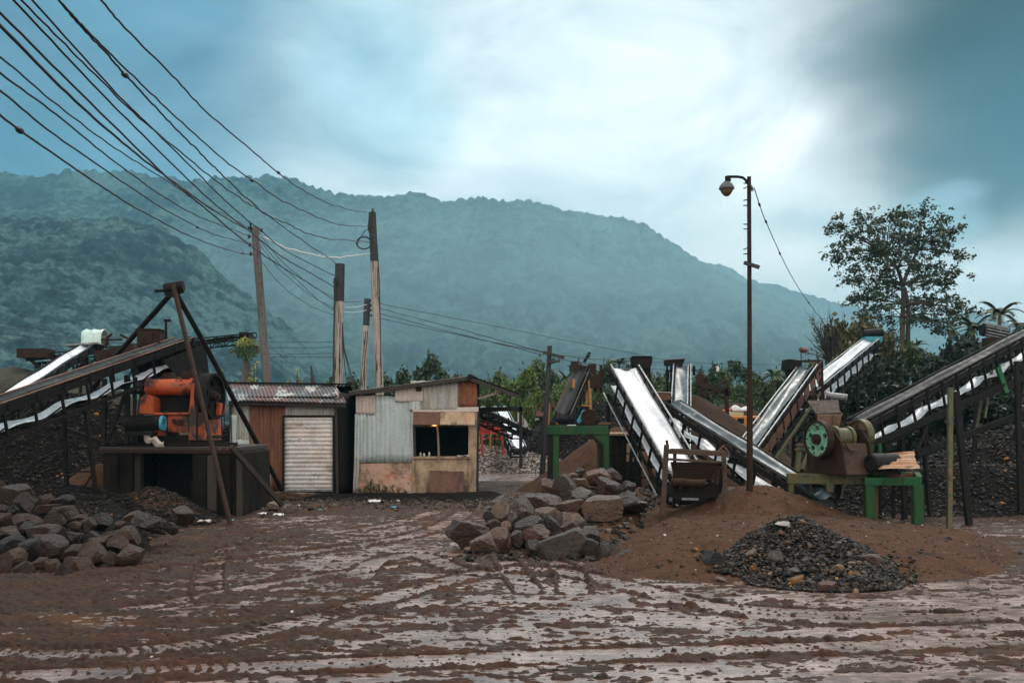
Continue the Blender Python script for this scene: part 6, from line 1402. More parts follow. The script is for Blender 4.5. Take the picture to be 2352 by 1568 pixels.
mb = MB(); mb.prism([TKP(1200, 975), TKP(1252, 975), TKP(1252, 958), TKP(1200, 958)], (0, 4.5, 0)); mb.build('bed', M['rust_dark'], TK)
mb = MB(); mb.prism([TKP(1200, 958, .03), TKP(1252, 958, .03), TKP(1252, 955, .03), TKP(1200, 955, .03)], (0, .2, 0)); mb.build('bed_rail', M['green'], TK)
mb = MB(); mb.prism([TKP(1231, 955, -.3), TKP(1247, 955, -.3), TKP(1240, 942, -.3), TKP(1236, 946, -.3), TKP(1233, 944, -.3)], (0, .9, 0)); mb.build('load', M['pinkpaint'], TK)
mb = MB(); mb.prism([TKP(1228, 964, .04), TKP(1238, 964, .04), TKP(1238, 960, .04), TKP(1228, 960, .04)], (0, .03, 0)); mb.build('number_plate', M['plate_white'], TK)
for px in (1207, 1245):
    mb = MB(); c = TKP(px, 985, -.2); mb.cyl(c, c+Vector((0, .3, 0)), .48, 20); mb.build('wheel', M['rubber'], TK)
YC_, P, LL, u, s, n = conveyor('belt_conveyor', 'black belt conveyor on orange legs above the charcoal gravel heap', W(1341, 842, 47), W(1292, 955, 43), .62, 'rubber', 'rubber', 'black_steel', 'rust', .4, (), bay=.8, roll=.2)
for (xa, ya, xb, yb, Yp) in ((1309, 985, 1318, 870, 45.2), (1359, 985, 1354, 873, 45.2), (1350, 985, 1347, 878, 46.6), (1259, 975, 1260, 925, 45.2), (1280, 975, 1279, 940, 45.2)):
    mb = MB(); mb.bar(W(xa, ya, Yp), W(xb, yb, Yp), .12, .12, (0, 1, 0)); mb.build('leg', M['yellow_leg'], YC_)
mb = MB(); mb.bar(W(1311, 930, 45.2), W(1357, 931, 45.2), .09, .09); mb.build('cross_bar', M['yellow_leg'], YC_)
mb = MB(); mb.bar(W(1314, 842, 46.8), W(1364, 846, 46.8), .1, .2); mb.box(W(1320, 842, 46.9), .35, .8, .5); mb.box(W(1360, 845, 46.9), .3, .8, .4); mb.bar(W(1367, 838, 46.9), W(1366, 858, 46.9), .1, .1, (0, 1, 0)); mb.build('head_stand', M['rust_dark'], YC_)
mb = MB(); mb.bar(W(1341, 832, 47), W(1355, 809, 47), .14, .14, (0, 1, 0)); solo(mb, 'lever_arm', 'dark lever pointing up from the head of the belt on orange legs', 'lever', M['black_steel'])
mb = MB(); mb.sheet([[W(1351+i*1.5, 813+j*3, 46.9+.05*math.sin(i*2+j)) for j in range(4)] for i in range(4)], (0, .02, 0)); solo(mb, 'green_rag', 'small bright green rag tied to the lever', 'rag', M['green_bright'])
mb = MB()
for k in range(6): mb.bar(W(1220+k*10, 925-abs(2-k)*2, 54), W(1222+k*11, 945, 54), .08, .08, (0, 1, 0))
mb.bar(W(1214, 922, 54), W(1282, 936, 54), .1, .1); solo(mb, 'rail_fence', 'rickety rusty rail fence beside the black pole', 'fence', M['rust'])
OT = thing('orange_truck', 'orange truck cab half hidden by the brown heap left of the climbing belt', 'truck', W(1710, 1000, 48))
def OP(px, py, d=0.): return W(px, py, 48-d)
mb = MB(); mb.prism([OP(1674, 984), OP(1748, 984), OP(1747, 958), OP(1742, 954.5), OP(1680, 954), OP(1674, 958)], (0, 1.9, 0)); mb.build('cab', M['truck_orange'], OT, .05)
for x0 in (1693, 1722):
    mb = MB(); mb.prism([OP(x0, 972, .02), OP(x0+16, 972, .02), OP(x0+16, 960, .02), OP(x0+1, 960, .02)], (0, .05, 0)); mb.build('window', M['glass_dark'], OT)
mb = MB(); mb.prism([OP(1668, 954, -.2), OP(1708, 954, -.2), OP(1708, 945, -.2), OP(1668, 945, -.2)], (0, 1.0, 0)); mb.build('roof_board', M['paint_stripe'], OT, .02)
mb = MB(); mb.prism([OP(1676, 1000, -.1), OP(1750, 1000, -.1), OP(1750, 984.5, -.1), OP(1676, 984.5, -.1)], (0, 4, 0)); mb.build('chassis', M['rust_dark'], OT)
for px in (1690, 1735):
    mb = MB(); c = OP(px, 998, .05); mb.cyl(c, c+Vector((0, .35, 0)), .5, 20); mb.build('wheel', M['rubber'], OT)
c = OP(1694, 944, -.6); mb = MB(); mb.sheet([[c+Vector((-.35+.1*i, .45*math.cos(j/7*math.pi), .03+(.24+.10*math.sin(i*.9))*math.sin(j/7*math.pi)*(.55+.45*math.sin(min(9, i)/9*math.pi)))) for j in range(8)] for i in range(10)], (0, 0, .02)); solo(mb, 'tarpaulin', 'white crumpled tarp bundled on the roof of the orange truck', 'tarp', M['cloth_white'])
c = OP(1666, 946, -.6); mb = MB(); mb.sheet([[c+Vector((-.25+.09*i, .35*math.cos(j/5*math.pi), .03+(.05+.025*i)*math.sin(j/5*math.pi))) for j in range(6)] for i in range(7)], (0, 0, .02)); solo(mb, 'tarpaulin', 'red cloth sticking out left of the white tarp on the orange truck', 'tarp', M['cloth_red'])
mb = MB(); c = W(1640, 895, 44)
for k in range(16):
    r_ = random.Random(k); p = c+Vector((r_.uniform(-.6, .6), r_.uniform(-.4, .4), r_.uniform(-.4, .35))); q = p+Vector((r_.uniform(-.6, .6), r_.uniform(-.3, .3), r_.uniform(-.3, .3))); mb.bar(p, q, .07, .09)
mb.cyl(W(1608, 868, 44), W(1616, 870, 44.3), .22, 14); mb.bar(W(1598, 878, 44), W(1680, 905, 44), .16, .24); mb.bar(W(1655, 860, 44), W(1678, 895, 44), .06, .06, (0, 1, 0)); mb.bar(W(1604, 915, 44), W(1665, 890, 44), .07, .09)
for px in (1610, 1668): mb.bar(W(px, 890, 44), W(px+4, 1005, 44), .16, .16, (0, 1, 0))
solo(mb, 'scrap_machine', 'tangled dark scrap machinery on top of the brown heap', 'scrap', M['rust_dark'])
mb = MB(); mb.sheet([[W(1645+i*2.2-(j == 0)*(i-1.5)*1.2, 840+j*4.5, 43.5+.05*math.sin(i+j)) for j in range(4)] for i in range(4)], (0, .03, 0)); solo(mb, 'plastic_sheet', 'small white plastic sheet hung above the scrap machinery', 'plastic sheet', M['cloth_white'])
# plank across the mud behind the boulders, litter
mb = MB(); mb.bar(W(1042, 1112, 31.5), W(1142, 1112, 31.5), .10, .03); solo(mb, 'plank', 'thin dark plank lying across the wet lane right of the stall', 'plank', M['wood_dark'])
rnd = random.Random(4)
for k, (px, py, Y, w, mt, lab) in enumerate(((470, 1216, 19.6, .42, 'zinc_pink', 'scrap of pinkish sacking in the rubble near the front tripod foot'), (530, 1198, 20.0, .2, 'blue_paint', 'tiny blue plastic scrap at the front tripod foot'), (735, 1192, 22.4, .16, 'blue_paint', 'tiny blue plastic scrap by the stone block'), (905, 1188, 23.0, .2, 'blue_paint', 'tiny blue plastic scrap in front of the gap between the sheds'), (602, 1192, 21.3, .3, 'cloth_white', 'crumpled white paper near the leaning timber'), (640, 1198, 21.0, .34, 'cloth_white', 'larger crumpled white paper in front of the stone block'), (995, 1153, 25.4, .42, 'truck_orange', 'orange-yellow plastic bag on the rubble below the leaning brown sheet'), (860, 1166, 24.3, .5, 'cloth_white', 'pale plastic strip in front of the gap between the sheds'), (870, 1148, 25.4, .45, 'red', 'dull red bag at the left corner of the stall'))):
    c = W(px, py, Y); c.z = max(c.z, .06); w *= .62; m_ = MB(); m_.sheet([[c+Vector((w*(i/5-.5), w*.6*(j/4-.5), w*(.10+.18*rnd.random()))) for j in range(5)] for i in range(6)], (0, 0, w*.06)); solo(m_, 'litter_scrap', lab, 'litter', M[mt], 'litter along the sheds')
# ------------------------------------------------------------------ utility poles
def upole(lab, x0, y0, x1, y1, Y, r0, r1, mt, top_mt, split, name='utility_pole', lean=0.0):
    """base (x0,y0) to top (x1,y1); upper stretch tarred down to `split` of its height"""
    t = thing(name, lab, 'utility pole', Vector((X_(x0, Y), Y, 0)), 'utility poles by the sheds')
    a = W(x0, y0, Y); b = W(x1, y1, Y); a = a + (a-b)*((a.z)/(b.z-a.z)) if a.z > 0 else a
    m_ = a.lerp(b, split); rm = r0+(r1-r0)*split
    mb = MB(); N = 10; rnd = random.Random(int(x0)); mb.tube([a.lerp(m_, i/N)+Vector((rnd.uniform(-.01, .01), 0, 0)) for i in range(N+1)], [r0+(rm-r0)*i/N for i in range(N+1)], 10); mb.build('shaft', M[mt], t)
    mb = MB(); mb.tube([m_+(b-m_)*(-.01), m_.lerp(b, .5), b], [rm+.004, (rm+r1)/2+.004, r1+.003], 10); mb.build('tarred_top', M[top_mt], t)
    return t
def insulator(t, p, dx=-1, L=.16):
    mb = MB(); q = p+Vector((dx*L, -.02, .0)); mb.tube([p, q], .014, 6); mb.lathe(q, (0, 0, 1), [(0, -.07), (.03, -.06), (.05, -.03), (.03, -.005), (.045, .02), (.03, .05), (0, .06)], 10); mb.build('insulator', M['porcelain'], t)
U1 = upole('slender grey-brown pole leaning slightly left behind the shuttered shed, four insulators on its left', 613, 876, 586, 522, 31, .155, .115, 'pole_dark', 'pole_dark', .82)
U1['label'] = 'grey-brown leaning pole with four insulators, leftmost of the utility poles'
for px, py in ((577, 524), (578, 543), (580, 562), (582, 583)): insulator(U1, W(px+6, py, 30.95))
insulator(U1, W(594, 529, 30.9), 1, .10)
mb = MB(); mb.bar(W(575, 512, 30.9), W(577, 532, 30.9), .05, .04, (0, 1, 0)); mb.build('top_bracket', M['black_steel'], U1)
for k in range(14):
    mb = MB(); mb.cyl(W(590+k*1.75, 560+k*23, 30.84), W(590+k*1.75, 560+k*23, 30.95), .018, 8); mb.build('step_bolt', M['tar'], U1)
U2 = upole('thick pale pole with a dark tarred top and cables tied down its left side', 776, 878, 781, 606, 33, .155, .16, 'pole', 'tar', .83)
U2['label'] = 'shortest thick pale pole with a tarred top, between the two sheds'
mb = MB(); mb.tube([W(771, 640, 32.8), W(768, 660, 32.8), W(769, 690, 32.8), W(767, 760, 32.8), W(766, 876, 32.8)], .03, 6); mb.build('down_cable', M['cable'], U2)
mb = MB(); mb.tube([W(778, 655, 32.8)] + [W(771+4.5*math.cos(a*.5), 646+9*math.sin(a*.5)*-1, 32.75) for a in range(9)] + [W(768, 690, 32.8)], .02, 6); mb.build('cable_loop', M['cable'], U2)
mb = MB(); mb.tube([W(765, 702, 32.8), W(771, 697, 32.8)], .014, 5); mb.tube([W(762, 712, 32.8), W(770, 700, 32.8)], .014, 5); mb.build('cable_end', M['cable'], U2)
for k, (x1, y1) in enumerate(((796, 880), (806, 872), (812, 880))):
    mb = MB(); mb.tube([W(786, 740, 32.9), W(788+k*1.5, 800, 32.9), W(x1, y1, 32.5)], .016, 5); mb.build('stay_wire', M['cable'], U2)
U3 = upole('tallest pale split pole with a tarred top and a loop of cable, behind the stall', 871, 884, 855, 488, 33.4, .165, .125, 'pole', 'tar', .82)
U3['label'] = 'tallest pole, pale and streaked with a loop of black cable, behind the stall'
mb = MB(); mb.tube([W(856, 490, 33.2), W(848, 500, 33.2), W(846, 525, 33.2), W(851, 540, 33.2), W(856, 545, 33.2)], .028, 7); mb.build('cable_bight', M['cable'], U3)
mb = MB(); mb.tube([W(836+17*math.cos(a*.42+.5)*1.0, 558+14*math.sin(a*.42+.5), 33.2) for a in range(16)], .026, 7); mb.build('cable_loop', M['cable'], U3)
mb = MB(); mb.tube([W(820, 566, 33.2), W(824, 552, 33.2), W(838, 530, 33.2), W(850, 524, 33.2)], .014, 6); mb.build('cable_tail', M['cable'], U3)
mb = MB(); mb.lathe(W(856, 486, 33.3), (0, 0, 1), [(0, -.03), (.06, -.03), (.06, .0), (.03, .02), (.055, .05), (.03, .075), (.04, .10), (0, .12)], 10); mb.build('insulator', M['porcelain'], U3)
mb = MB(); mb.tube([W(866, 560, 33.2), W(871, 640, 33.15), W(874, 760, 33.1), W(876, 884, 33.1)], .02, 6); mb.build('seam_strip', M['tar'], U3)
U4 = upole('thin distant twin-strip pole with insulators, between the two pale poles', 834, 886, 844, 686, 46, .17, .15, 'pole', 'tar', .84)
U4['label'] = 'thin distant pole with insulators, left of the tallest pole'
for px, py in ((851, 690), (852, 701), (852, 712), (853, 724)): insulator(U4, W(px-6, py, 45.9), 1, .12)
for x0, x1 in ((840, 833), (845, 838)):
    mb = MB(); mb.tube([W(x0, 760, 45.8), W(x1-6, 888, 45.5)], .018, 5); mb.build('stay_wire', M['cable'], U4)
BP = thing('utility_pole', 'slim black pole with a tilted crossbar and hanging lamp, right of the stall', 'utility pole', Vector((X_(1244, 32), 32, 0)), 'utility poles by the sheds')
mb = MB(); p = W(1244, 1114, 32); mb.tube([p, W(1254, 950, 32), W(1263, 794, 32)], [.10, .085, .075], 9); mb.build('shaft', M['tar'], BP)
mb = MB(); mb.bar(W(1247, 809, 31.9), W(1296, 821, 31.9), .10, .10); mb.build('crossbar', M['tar'], BP)
mb = MB(); mb.lathe(W(1272, 831, 31.9), (-.25, 0, 1), [(.0, -.02), (.20, -.03), (.21, 0), (.08, .06), (.03, .12), (0, .12)], 16); mb.build('lamp_shade', M['tar'], BP)
mb = MB(); mb.tube([W(1271, 826, 31.9), W(1271, 816, 31.9)], .014, 5); mb.build('lamp_cord', M['cable'], BP)
mb = MB(); mb.tube([W(1284, 819, 31.9), W(1285, 833, 31.9)], .012, 5); mb.build('loose_wire', M['cable'], BP)
mb = MB(); mb.tube([W(1249, 1114, 31.8), W(1231, 1100, 31.8), W(1230, 1080, 31.8), W(1240, 1060, 31.9)], .012, 5); solo(mb, 'loose_cable', 'thin loop of loose cable at the foot of the slim black pole', 'cable', M['cable'])
mb = MB(); mb.tube([W(720, 880, 36), W(716, 858, 36), W(715, 840, 36)], [.10, .05, .03], 7); solo(mb, 'dead_stump', 'bare black stump standing behind the shuttered shed', 'stump', M['tar'])

# ------------------------------------------------------------------ cables
Yn = 9.5
def cab(lab, pts, Y1_, r=.012, mt='cable', kn=(), Y0_=Yn, jit=.006):
    # carry the near end on past the picture edge, towards a pole outside
    a, b = pts[0], pts[1]; L = math.hypot(b[0]-a[0], b[1]-a[1]); e = (a[0]-(b[0]-a[0])/L*330, a[1]-(b[1]-a[1])/L*330)
    y = yline(pts, Y0_, Y1_); tot = sum(math.hypot(q[0]-p[0], q[1]-p[1]) for p, q in zip(pts[:-1], pts[1:]))
    inv = 1/Y0_ + (1/Y0_-1/Y1_)*330/tot
    wire(lab, [(e[0], e[1], 1/inv)] + y, r, mt, 'overhead cables running to the upper left', knots=kn, jit=jit)
cab('uppermost cable, wavy, ending at the tip of the tallest pole', [(231,0),(287,64),(407,185),(476,259),(574,341),(672,421),(765,471),(842,488)], 33.4, .012, kn=(.72,), jit=.012)
cab('second cable from the top, ending just below the tip of the tallest pole', [(135,0),(187,57),(255,126),(334,202),(440,302),(527,378),(586,418),(660,467),(777,515),(848,520)], 33.4, .012, kn=(.7,), jit=.01)
cab('kinked cable twined with the second one, with a splice near its upper end', [(131,-2),(186,60),(240,118),(287,171),(343,231),(404,296),(475,366),(520,411),(605,488),(664,516),(734,544),(848,557)], 33.4, .013, kn=(.34,), jit=.014)
cab('straight cable passing the top of the leftmost pole on its right', [(73,0),(264,211),(340,286),(440,384),(513,457),(574,510),(597,527),(664,580),(775,636)], 33, .012)
cab('cable crossing a straight one high up, ending at the tip of the shortest pale pole', [(48,0),(176,129),(290,243),(340,288),(407,343),(495,414),(557,459),(609,490),(690,548),(778,608)], 33, .012, jit=.012)
cab('cable meeting the leftmost pole at its top and going on to the shortest pole', [(31,0),(205,185),(311,293),(480,457),(572,530),(644,587),(705,622),(768,659)], 33, .013)
cab('cable from the left edge passing the second insulator of the leftmost pole', [(0,29),(205,234),(387,410),(430,444),(574,563),(644,611),(705,648),(770,690)], 33, .013, Y0_=8.5)
cab('thickest cable, black, from the left edge to the leftmost pole', [(0,59),(170,229),(293,337),(387,409),(508,494),(580,533)], 31, .017, Y0_=8.5)
wire('pale white cable sagging from the leftmost pole to the tallest pole', yline([(580,533),(620,552),(660,570),(710,583),(762,592),(806,588),(856,583)], 31, 33.4), .024, 'cable_white', 'overhead cables running to the upper left', jit=.01)
cab('wavy cable ending at the topmost insulator of the leftmost pole', [(0,129),(117,229),(264,340),(378,411),(469,473),(530,499),(572,523)], 31, .010, Y0_=9, jit=.012)
cab('cable ending at the second insulator of the leftmost pole', [(0,168),(130,264),(264,372),(387,459),(469,502),(572,541)], 31, .011, Y0_=9)
cab('cable ending at the third insulator of the leftmost pole', [(0,208),(147,325),(343,459),(410,498),(490,537),(573,560)], 31, .011, Y0_=9, kn=(.78,))
cab('lowest long cable, with two splices, ending at the bottom insulator', [(0,264),(32,289),(176,390),(281,459),(352,499),(450,548),(543,579),(576,584)], 31, .012, Y0_=9, kn=(.27, .93))
for k, (a, m_, b) in enumerate((((592,528),(672,622),(768,683)), ((594,560),(690,660),(766,705)), ((596,595),(680,682),(766,722)), ((592,545),(690,650),(766,712)))):
    wire(('upper', 'third', 'lowest', 'second')[k] + ' of the slack thin wires between the leftmost and the shortest pole', yline([a, ((a[0]+m_[0])/2-2, (a[1]+m_[1])/2+6), m_, ((b[0]+m_[0])/2, (b[1]+m_[1])/2+5), b], 31, 33), .009, 'cable', 'slack wires between the poles')
for k, (a, b) in enumerate((((790,693),(842,688)), ((790,706),(842,699)), ((790,716),(842,712)))):
    wire(('topmost', 'middle', 'bottom')[k] + ' pale wire between the shortest pole and the thin distant pole', yline([a, ((a[0]+b[0])/2, (a[1]+b[1])/2+3), b], 33, 46), .012, 'cable_white' if k else 'cable', 'short wires to the distant pole')
for k, (a, m_, b) in enumerate((((858,694),(1150,752),(1560,832)), ((858,705),(1060,757),(1252,810)), ((858,716),(1060,768),(1249,815)), ((858,728),(1030,764),(1260,812)))):
    wire(('highest', 'second', 'third', 'lowest')[k] + ' thin wire running right from the distant pole across the hill', yline([a, m_, b], 46, 60 if k == 0 else 32), .014, 'cable', 'thin wires across the hill')
wire('thin wire running from the slim black pole on to the right behind the belts', yline([(1262,812),(1420,828),(1700,836),(1900,838)], 32, 75), .012, 'cable', 'thin wires across the hill')
wire('second thin wire running right behind the belts, a little lower', yline([(1280,823),(1420,842),(1700,856),(1850,860)], 32, 75), .012, 'cable', 'thin wires across the hill')
for k, (y0, y1, y2) in enumerate(((737, 768, 786), (748, 778, 798), (761, 788, 808), (773, 800, 818))):
    wire(('top', 'second', 'third', 'bottom')[k] + ' of four thin far wires crossing the dark hill at the left', yline([(-30, y0), (190, y1), (420, y2)], 62, 62), .018, 'cable', 'far wires at the left')
for k, (y0, y1) in enumerate(((783, 785), (797, 797), (811, 810), (817, 820))):
    wire(('top', 'second', 'third', 'bottom')[k] + ' of four level far wires behind the leftmost pole', yline([(505, y0-3), (640, y0+2), (780, y1)], 62, 62), .017, 'cable', 'far wires behind the poles')
# ------------------------------------------------------------------ vegetation
# the tall tree at the right: leaf clusters where the crown has them, limbs grown from the trunk
YT = 54.0; sT = YT/F
TT = thing('tall_tree', 'tall open-crowned tree standing alone against the bright sky at the right', 'tree', Vector((X_(2072, YT), YT, 0)))
CLU = [(380,350),(330,345),(430,420),(540,290),(620,255),(700,310),(820,240),(740,290),(905,225),(1000,260),(1110,205),(1105,245),(1240,290),(1310,300),(1440,350),(1380,390),(1330,420),(1250,400),(1150,380),(1060,350),(980,340),(900,340),(850,420),(740,400),(650,380),(560,380),(480,440),(600,460),(700,480),(800,500),(950,430),(1050,450),(1200,480),(1300,540),(1400,600),(1460,615),(1220,600),(1100,600),(980,560),(880,560),(760,570),(640,560),(520,540),(420,500),(400,570),(320,570),(335,655),(460,640),(560,650),(660,640),(760,660),(860,660),(1050,680),(1150,700),(1250,720),(1350,760),(1400,760),(1330,820),(1200,800),(1080,790),(1000,740),(780,740),(660,730),(540,730),(450,730),(430,830),(520,830),(640,830),(740,820),(830,790),(1020,830),(1120,860),(1250,860),(1320,880),(700,900),(600,920),(520,980),(480,1020),(620,990),(720,980),(800,960),(850,890),(1010,900),(1040,1000),(1120,1010),(1200,1000),(1280,1010),(1380,980),(1440,1050),(1510,1110),(1400,1110),(1300,1090),(1200,1100),(1100,1080),(1010,1080),(660,1080),(580,1090),(760,1080),(840,1070),(700,1170),(800,1180),(1100,1180),(1200,1190),(1300,1190),(1400,1170),(1250,1260),(1350,1290),(1390,1330),(1000,1200),(830,1290),(860,1370),(1180,490),(1000,480),(880,480),(700,560),(930,640)]
rnd = random.Random(21)
tp = [W(2069, 815, YT), W(2073, 742, YT), W(2075, 690, YT), W(2074, 655, YT)]; tp[0].z = 0
tp2 = [W(2080, 815, YT+.3), W(2086, 742, YT+.2), W(2086, 700, YT+.1), W(2078, 660, YT)]; tp2[0].z = 0
mb = MB(); mb.tube(tp, [.19, .135, .12, .11], 9); mb.tube(tp2, [.17, .125, .11, .09], 9)
mb.build('trunk', M['bark'], TT)
forks = [W(2074, 655, YT), W(2060, 615, YT-.3), W(2090, 610, YT+.3), W(2110, 575, YT+.5), W(2035, 590, YT-.5), W(2078, 700, YT), W(2076, 730, YT)]
mb = MB()
for q in forks[1:3]: mb.tube(bez(forks[0], q, (0, 0, .1)), [.12-.005*i for i in range(8)], 7)
mb.tube(bez(forks[2], forks[3], (0, 0, .1)), .07, 6); mb.tube(bez(forks[1], forks[4], (0, 0, .1)), .07, 6)
cl = []
for (zx, zy) in CLU:
    px, py = 1837+.2563*zx, 431+.2563*zy
    dx = abs(px-2072); dep = rnd.uniform(-1, 1)*(2.6-dx*sT*.25)
    p = W(px, py, YT+dep); r = rnd.uniform(.34, .58); cl.append((p.x, p.y, p.z, r))
    fk = [f for f in forks if f.z < p.z+.6] or [forks[-1]]
    f0 = min(fk, key=lambda f: (f-p).length + rnd.uniform(0, .5))
    pts = bez(f0, p, (rnd.uniform(-.2, .2), rnd.uniform(-.2, .2), rnd.uniform(-.1, .35)+.12*(p-f0).length))
    w0 = .018+.011*(p-f0).length; mb.tube(pts, [w0*(1-.8*i/7) for i in range(8)], 5, False)
    for k in range(3): cl.append((p.x+rnd.gauss(0, .42), p.y+rnd.gauss(0, .5), p.z+rnd.gauss(0, .22), rnd.uniform(.16, .34)))
mb.build('branch', M['bark'], TT)
leaves('crown', cl, 330, .19, M['leaf_dark'], TT, 3, .75, .1, .35, .5)

# tree stock: a few crowns shared by the tree belt
def stock_tree(name, kind, seed, mt, n=15):
    """unit tree: height 1, crown half-width ~.5 ; returns list of (part, mesh, material)"""
    rs_ = random.Random(seed); cl = []
    if kind == 'round':
        for k in range(n):
            a = rs_.uniform(0, 6.28); h = rs_.uniform(.32, .93); w = .40*math.sin(min(1, (1.02-h)/.55)*1.35)**.8*math.sqrt(rs_.random())
            cl.append((w*math.cos(a), w*math.sin(a), h, rs_.uniform(.09, .19)))
        cl += [(rs_.uniform(-.3, .3), rs_.uniform(-.3, .3), rs_.uniform(.1, .45), rs_.uniform(.10, .17)) for _ in range(6)]
    elif kind == 'tall':
        for k in range(n+4):
            a = rs_.uniform(0, 6.28); h = rs_.uniform(.2, .97); w = .24*(1.08-h)**.5*math.sqrt(rs_.random())+.03
            cl.append((w*math.cos(a)*1.1, w*math.sin(a), h, rs_.uniform(.06, .12)))
    else:  # open, layered
        for k in range(n):
            a = rs_.uniform(0, 6.28); h = .38+.58*rs_.random(); w = .46*math.sqrt(rs_.random())*(1.15-h*.75)
            cl.append((w*math.cos(a), w*math.sin(a), h+rs_.uniform(-.03, .03), rs_.uniform(.08, .14)))
    cm = leaves('crown', cl, 9500, .062, M[mt], None, seed, .85, .2, .1, .6)
    me = cm.data; bpy.data.objects.remove(cm)
    mb = MB(); mb.tube([(0, 0, 0), (.01, 0, .3), (.0, .01, .62)], [.028, .022, .012], 6)
    for c in cl[:9]: mb.tube(bez((0, .0, .25+.25*rs_.random()), c[:3], (0, 0, .04)), [.012, .011, .010, .009, .008, .006, .004, .003], 4, False)
    tr = mb.build('trunk', M['bark']); tm = tr.data; bpy.data.objects.remove(tr)
    return me, tm
STK = {}
for mt in ('leaf_dark', 'leaf_mid', 'leaf_bright', 'leaf_olive', 'leaf_black'):
    STK[mt] = [stock_tree('t', 'round', 11, mt), stock_tree('t', 'open', 12, mt), stock_tree('t', 'tall', 13, mt), stock_tree('t', 'round', 14, mt)]
def tree(px, ytop, hw, Y, mt, shape, lab, group='trees of the belt behind the yard', name='tree', z0=0.0, cat='tree'):
    t = thing(name, lab, cat, Vector((X_(px, Y), Y, z0)), group)
    h = Z_(ytop, Y)-z0; w = max(hw*Y/F/.36, .55*h)
    if shape == 2: w = max(hw*Y/F/.24, .6*h)
    cm, tm = STK[mt][shape]
    for nm, me in (('crown', cm), ('trunk', tm)):
        o = bpy.data.objects.new(nm, me); COL.objects.link(o); o.parent = t; o.scale = (w, w, h); o.rotation_euler = (0, 0, (px*7.3) % 6.28)
    return t
BELT = [(972,800,46,58,'leaf_dark',1,'dark spreading tree rising above the stall roof'),(928,856,34,60,'leaf_dark',0,'low dark tree left of the spreading one above the stall'),
 (895,870,26,62,'leaf_dark',0,'low dark bush-like tree right of the tallest pole'),(1018,850,26,62,'leaf_dark',0,'small dark tree right of the spreading one, behind the stall roof'),
 (1062,868,24,60,'leaf_olive',0,'olive tree just left of the stall roof ridge'),(1105,860,34,63,'leaf_mid',3,'mid-green tree right of the stall roof ridge'),
 (1140,860,30,58,'leaf_mid',0,'mid-green tree above the stall roof overhang'),(1176,856,30,52,'leaf_bright',3,'light green tree by the end of the stall roof'),
 (1206,850,30,50,'leaf_bright',0,'brightest green tree left of the slim black pole'),(1226,834,36,62,'leaf_mid',0,'taller grey-green tree behind the brightest green one'),
 (1250,846,24,66,'leaf_mid',3,'grey-green tree behind the slim black pole'),(1278,838,24,66,'leaf_mid',1,'tree just right of the slim black pole crossbar'),
 (1300,862,28,58,'leaf_bright',3,'yellowish bush-like tree left of the belt on orange legs'),(1318,858,26,70,'leaf_dark',0,'dark tree left of the belt head on orange legs'),
 (1345,818,26,66,'leaf_olive',1,'thin twiggy tree behind the head of the belt on orange legs'),(1385,838,30,64,'leaf_dark',0,'dark tree between the orange-legged belt and the wide pale belt'),
 (1382,875,36,56,'leaf_mid',3,'leafy green tree right of the orange legs'),(1455,846,34,68,'leaf_dark',0,'dark tree behind the head of the wide pale belt'),
 (1508,842,30,60,'leaf_olive',3,'olive tree right of the black drive box'),(1528,872,30,56,'leaf_mid',0,'small green tree left of the narrow pale belt'),
 (1600,868,26,60,'leaf_mid',0,'green tree just right of the narrow pale belt'),(1608,836,20,78,'leaf_dark',1,'far dark tree behind the narrow pale belt rail'),
 (1636,826,30,74,'leaf_dark',1,'far grey-green tree above the scrap machinery'),(1664,850,32,70,'leaf_mid',0,'far round tree right of the one above the scrap'),
 (1703,808,30,72,'leaf_dark',2,'tall layered tree left of the lamp post'),(1700,868,34,60,'leaf_mid',3,'broad green tree below the tall layered one'),
 (1746,870,38,56,'leaf_mid',0,'broad green tree just right of the lamp post'),(1768,858,26,62,'leaf_olive',3,'olive tree right of the lamp post'),
 (1800,858,30,58,'leaf_mid',0,'green tree left of the black drive box of the climbing belt'),(1838,850,32,60,'leaf_olive',0,'olive-green tree behind the climbing belt head'),
 (1660,900,40,54,'leaf_mid',3,'low green tree behind the orange truck'),(1425,872,30,60,'leaf_dark',3,'dark low tree behind the left rail of the wide pale belt')]
for k, b in enumerate(BELT): tree(*b)
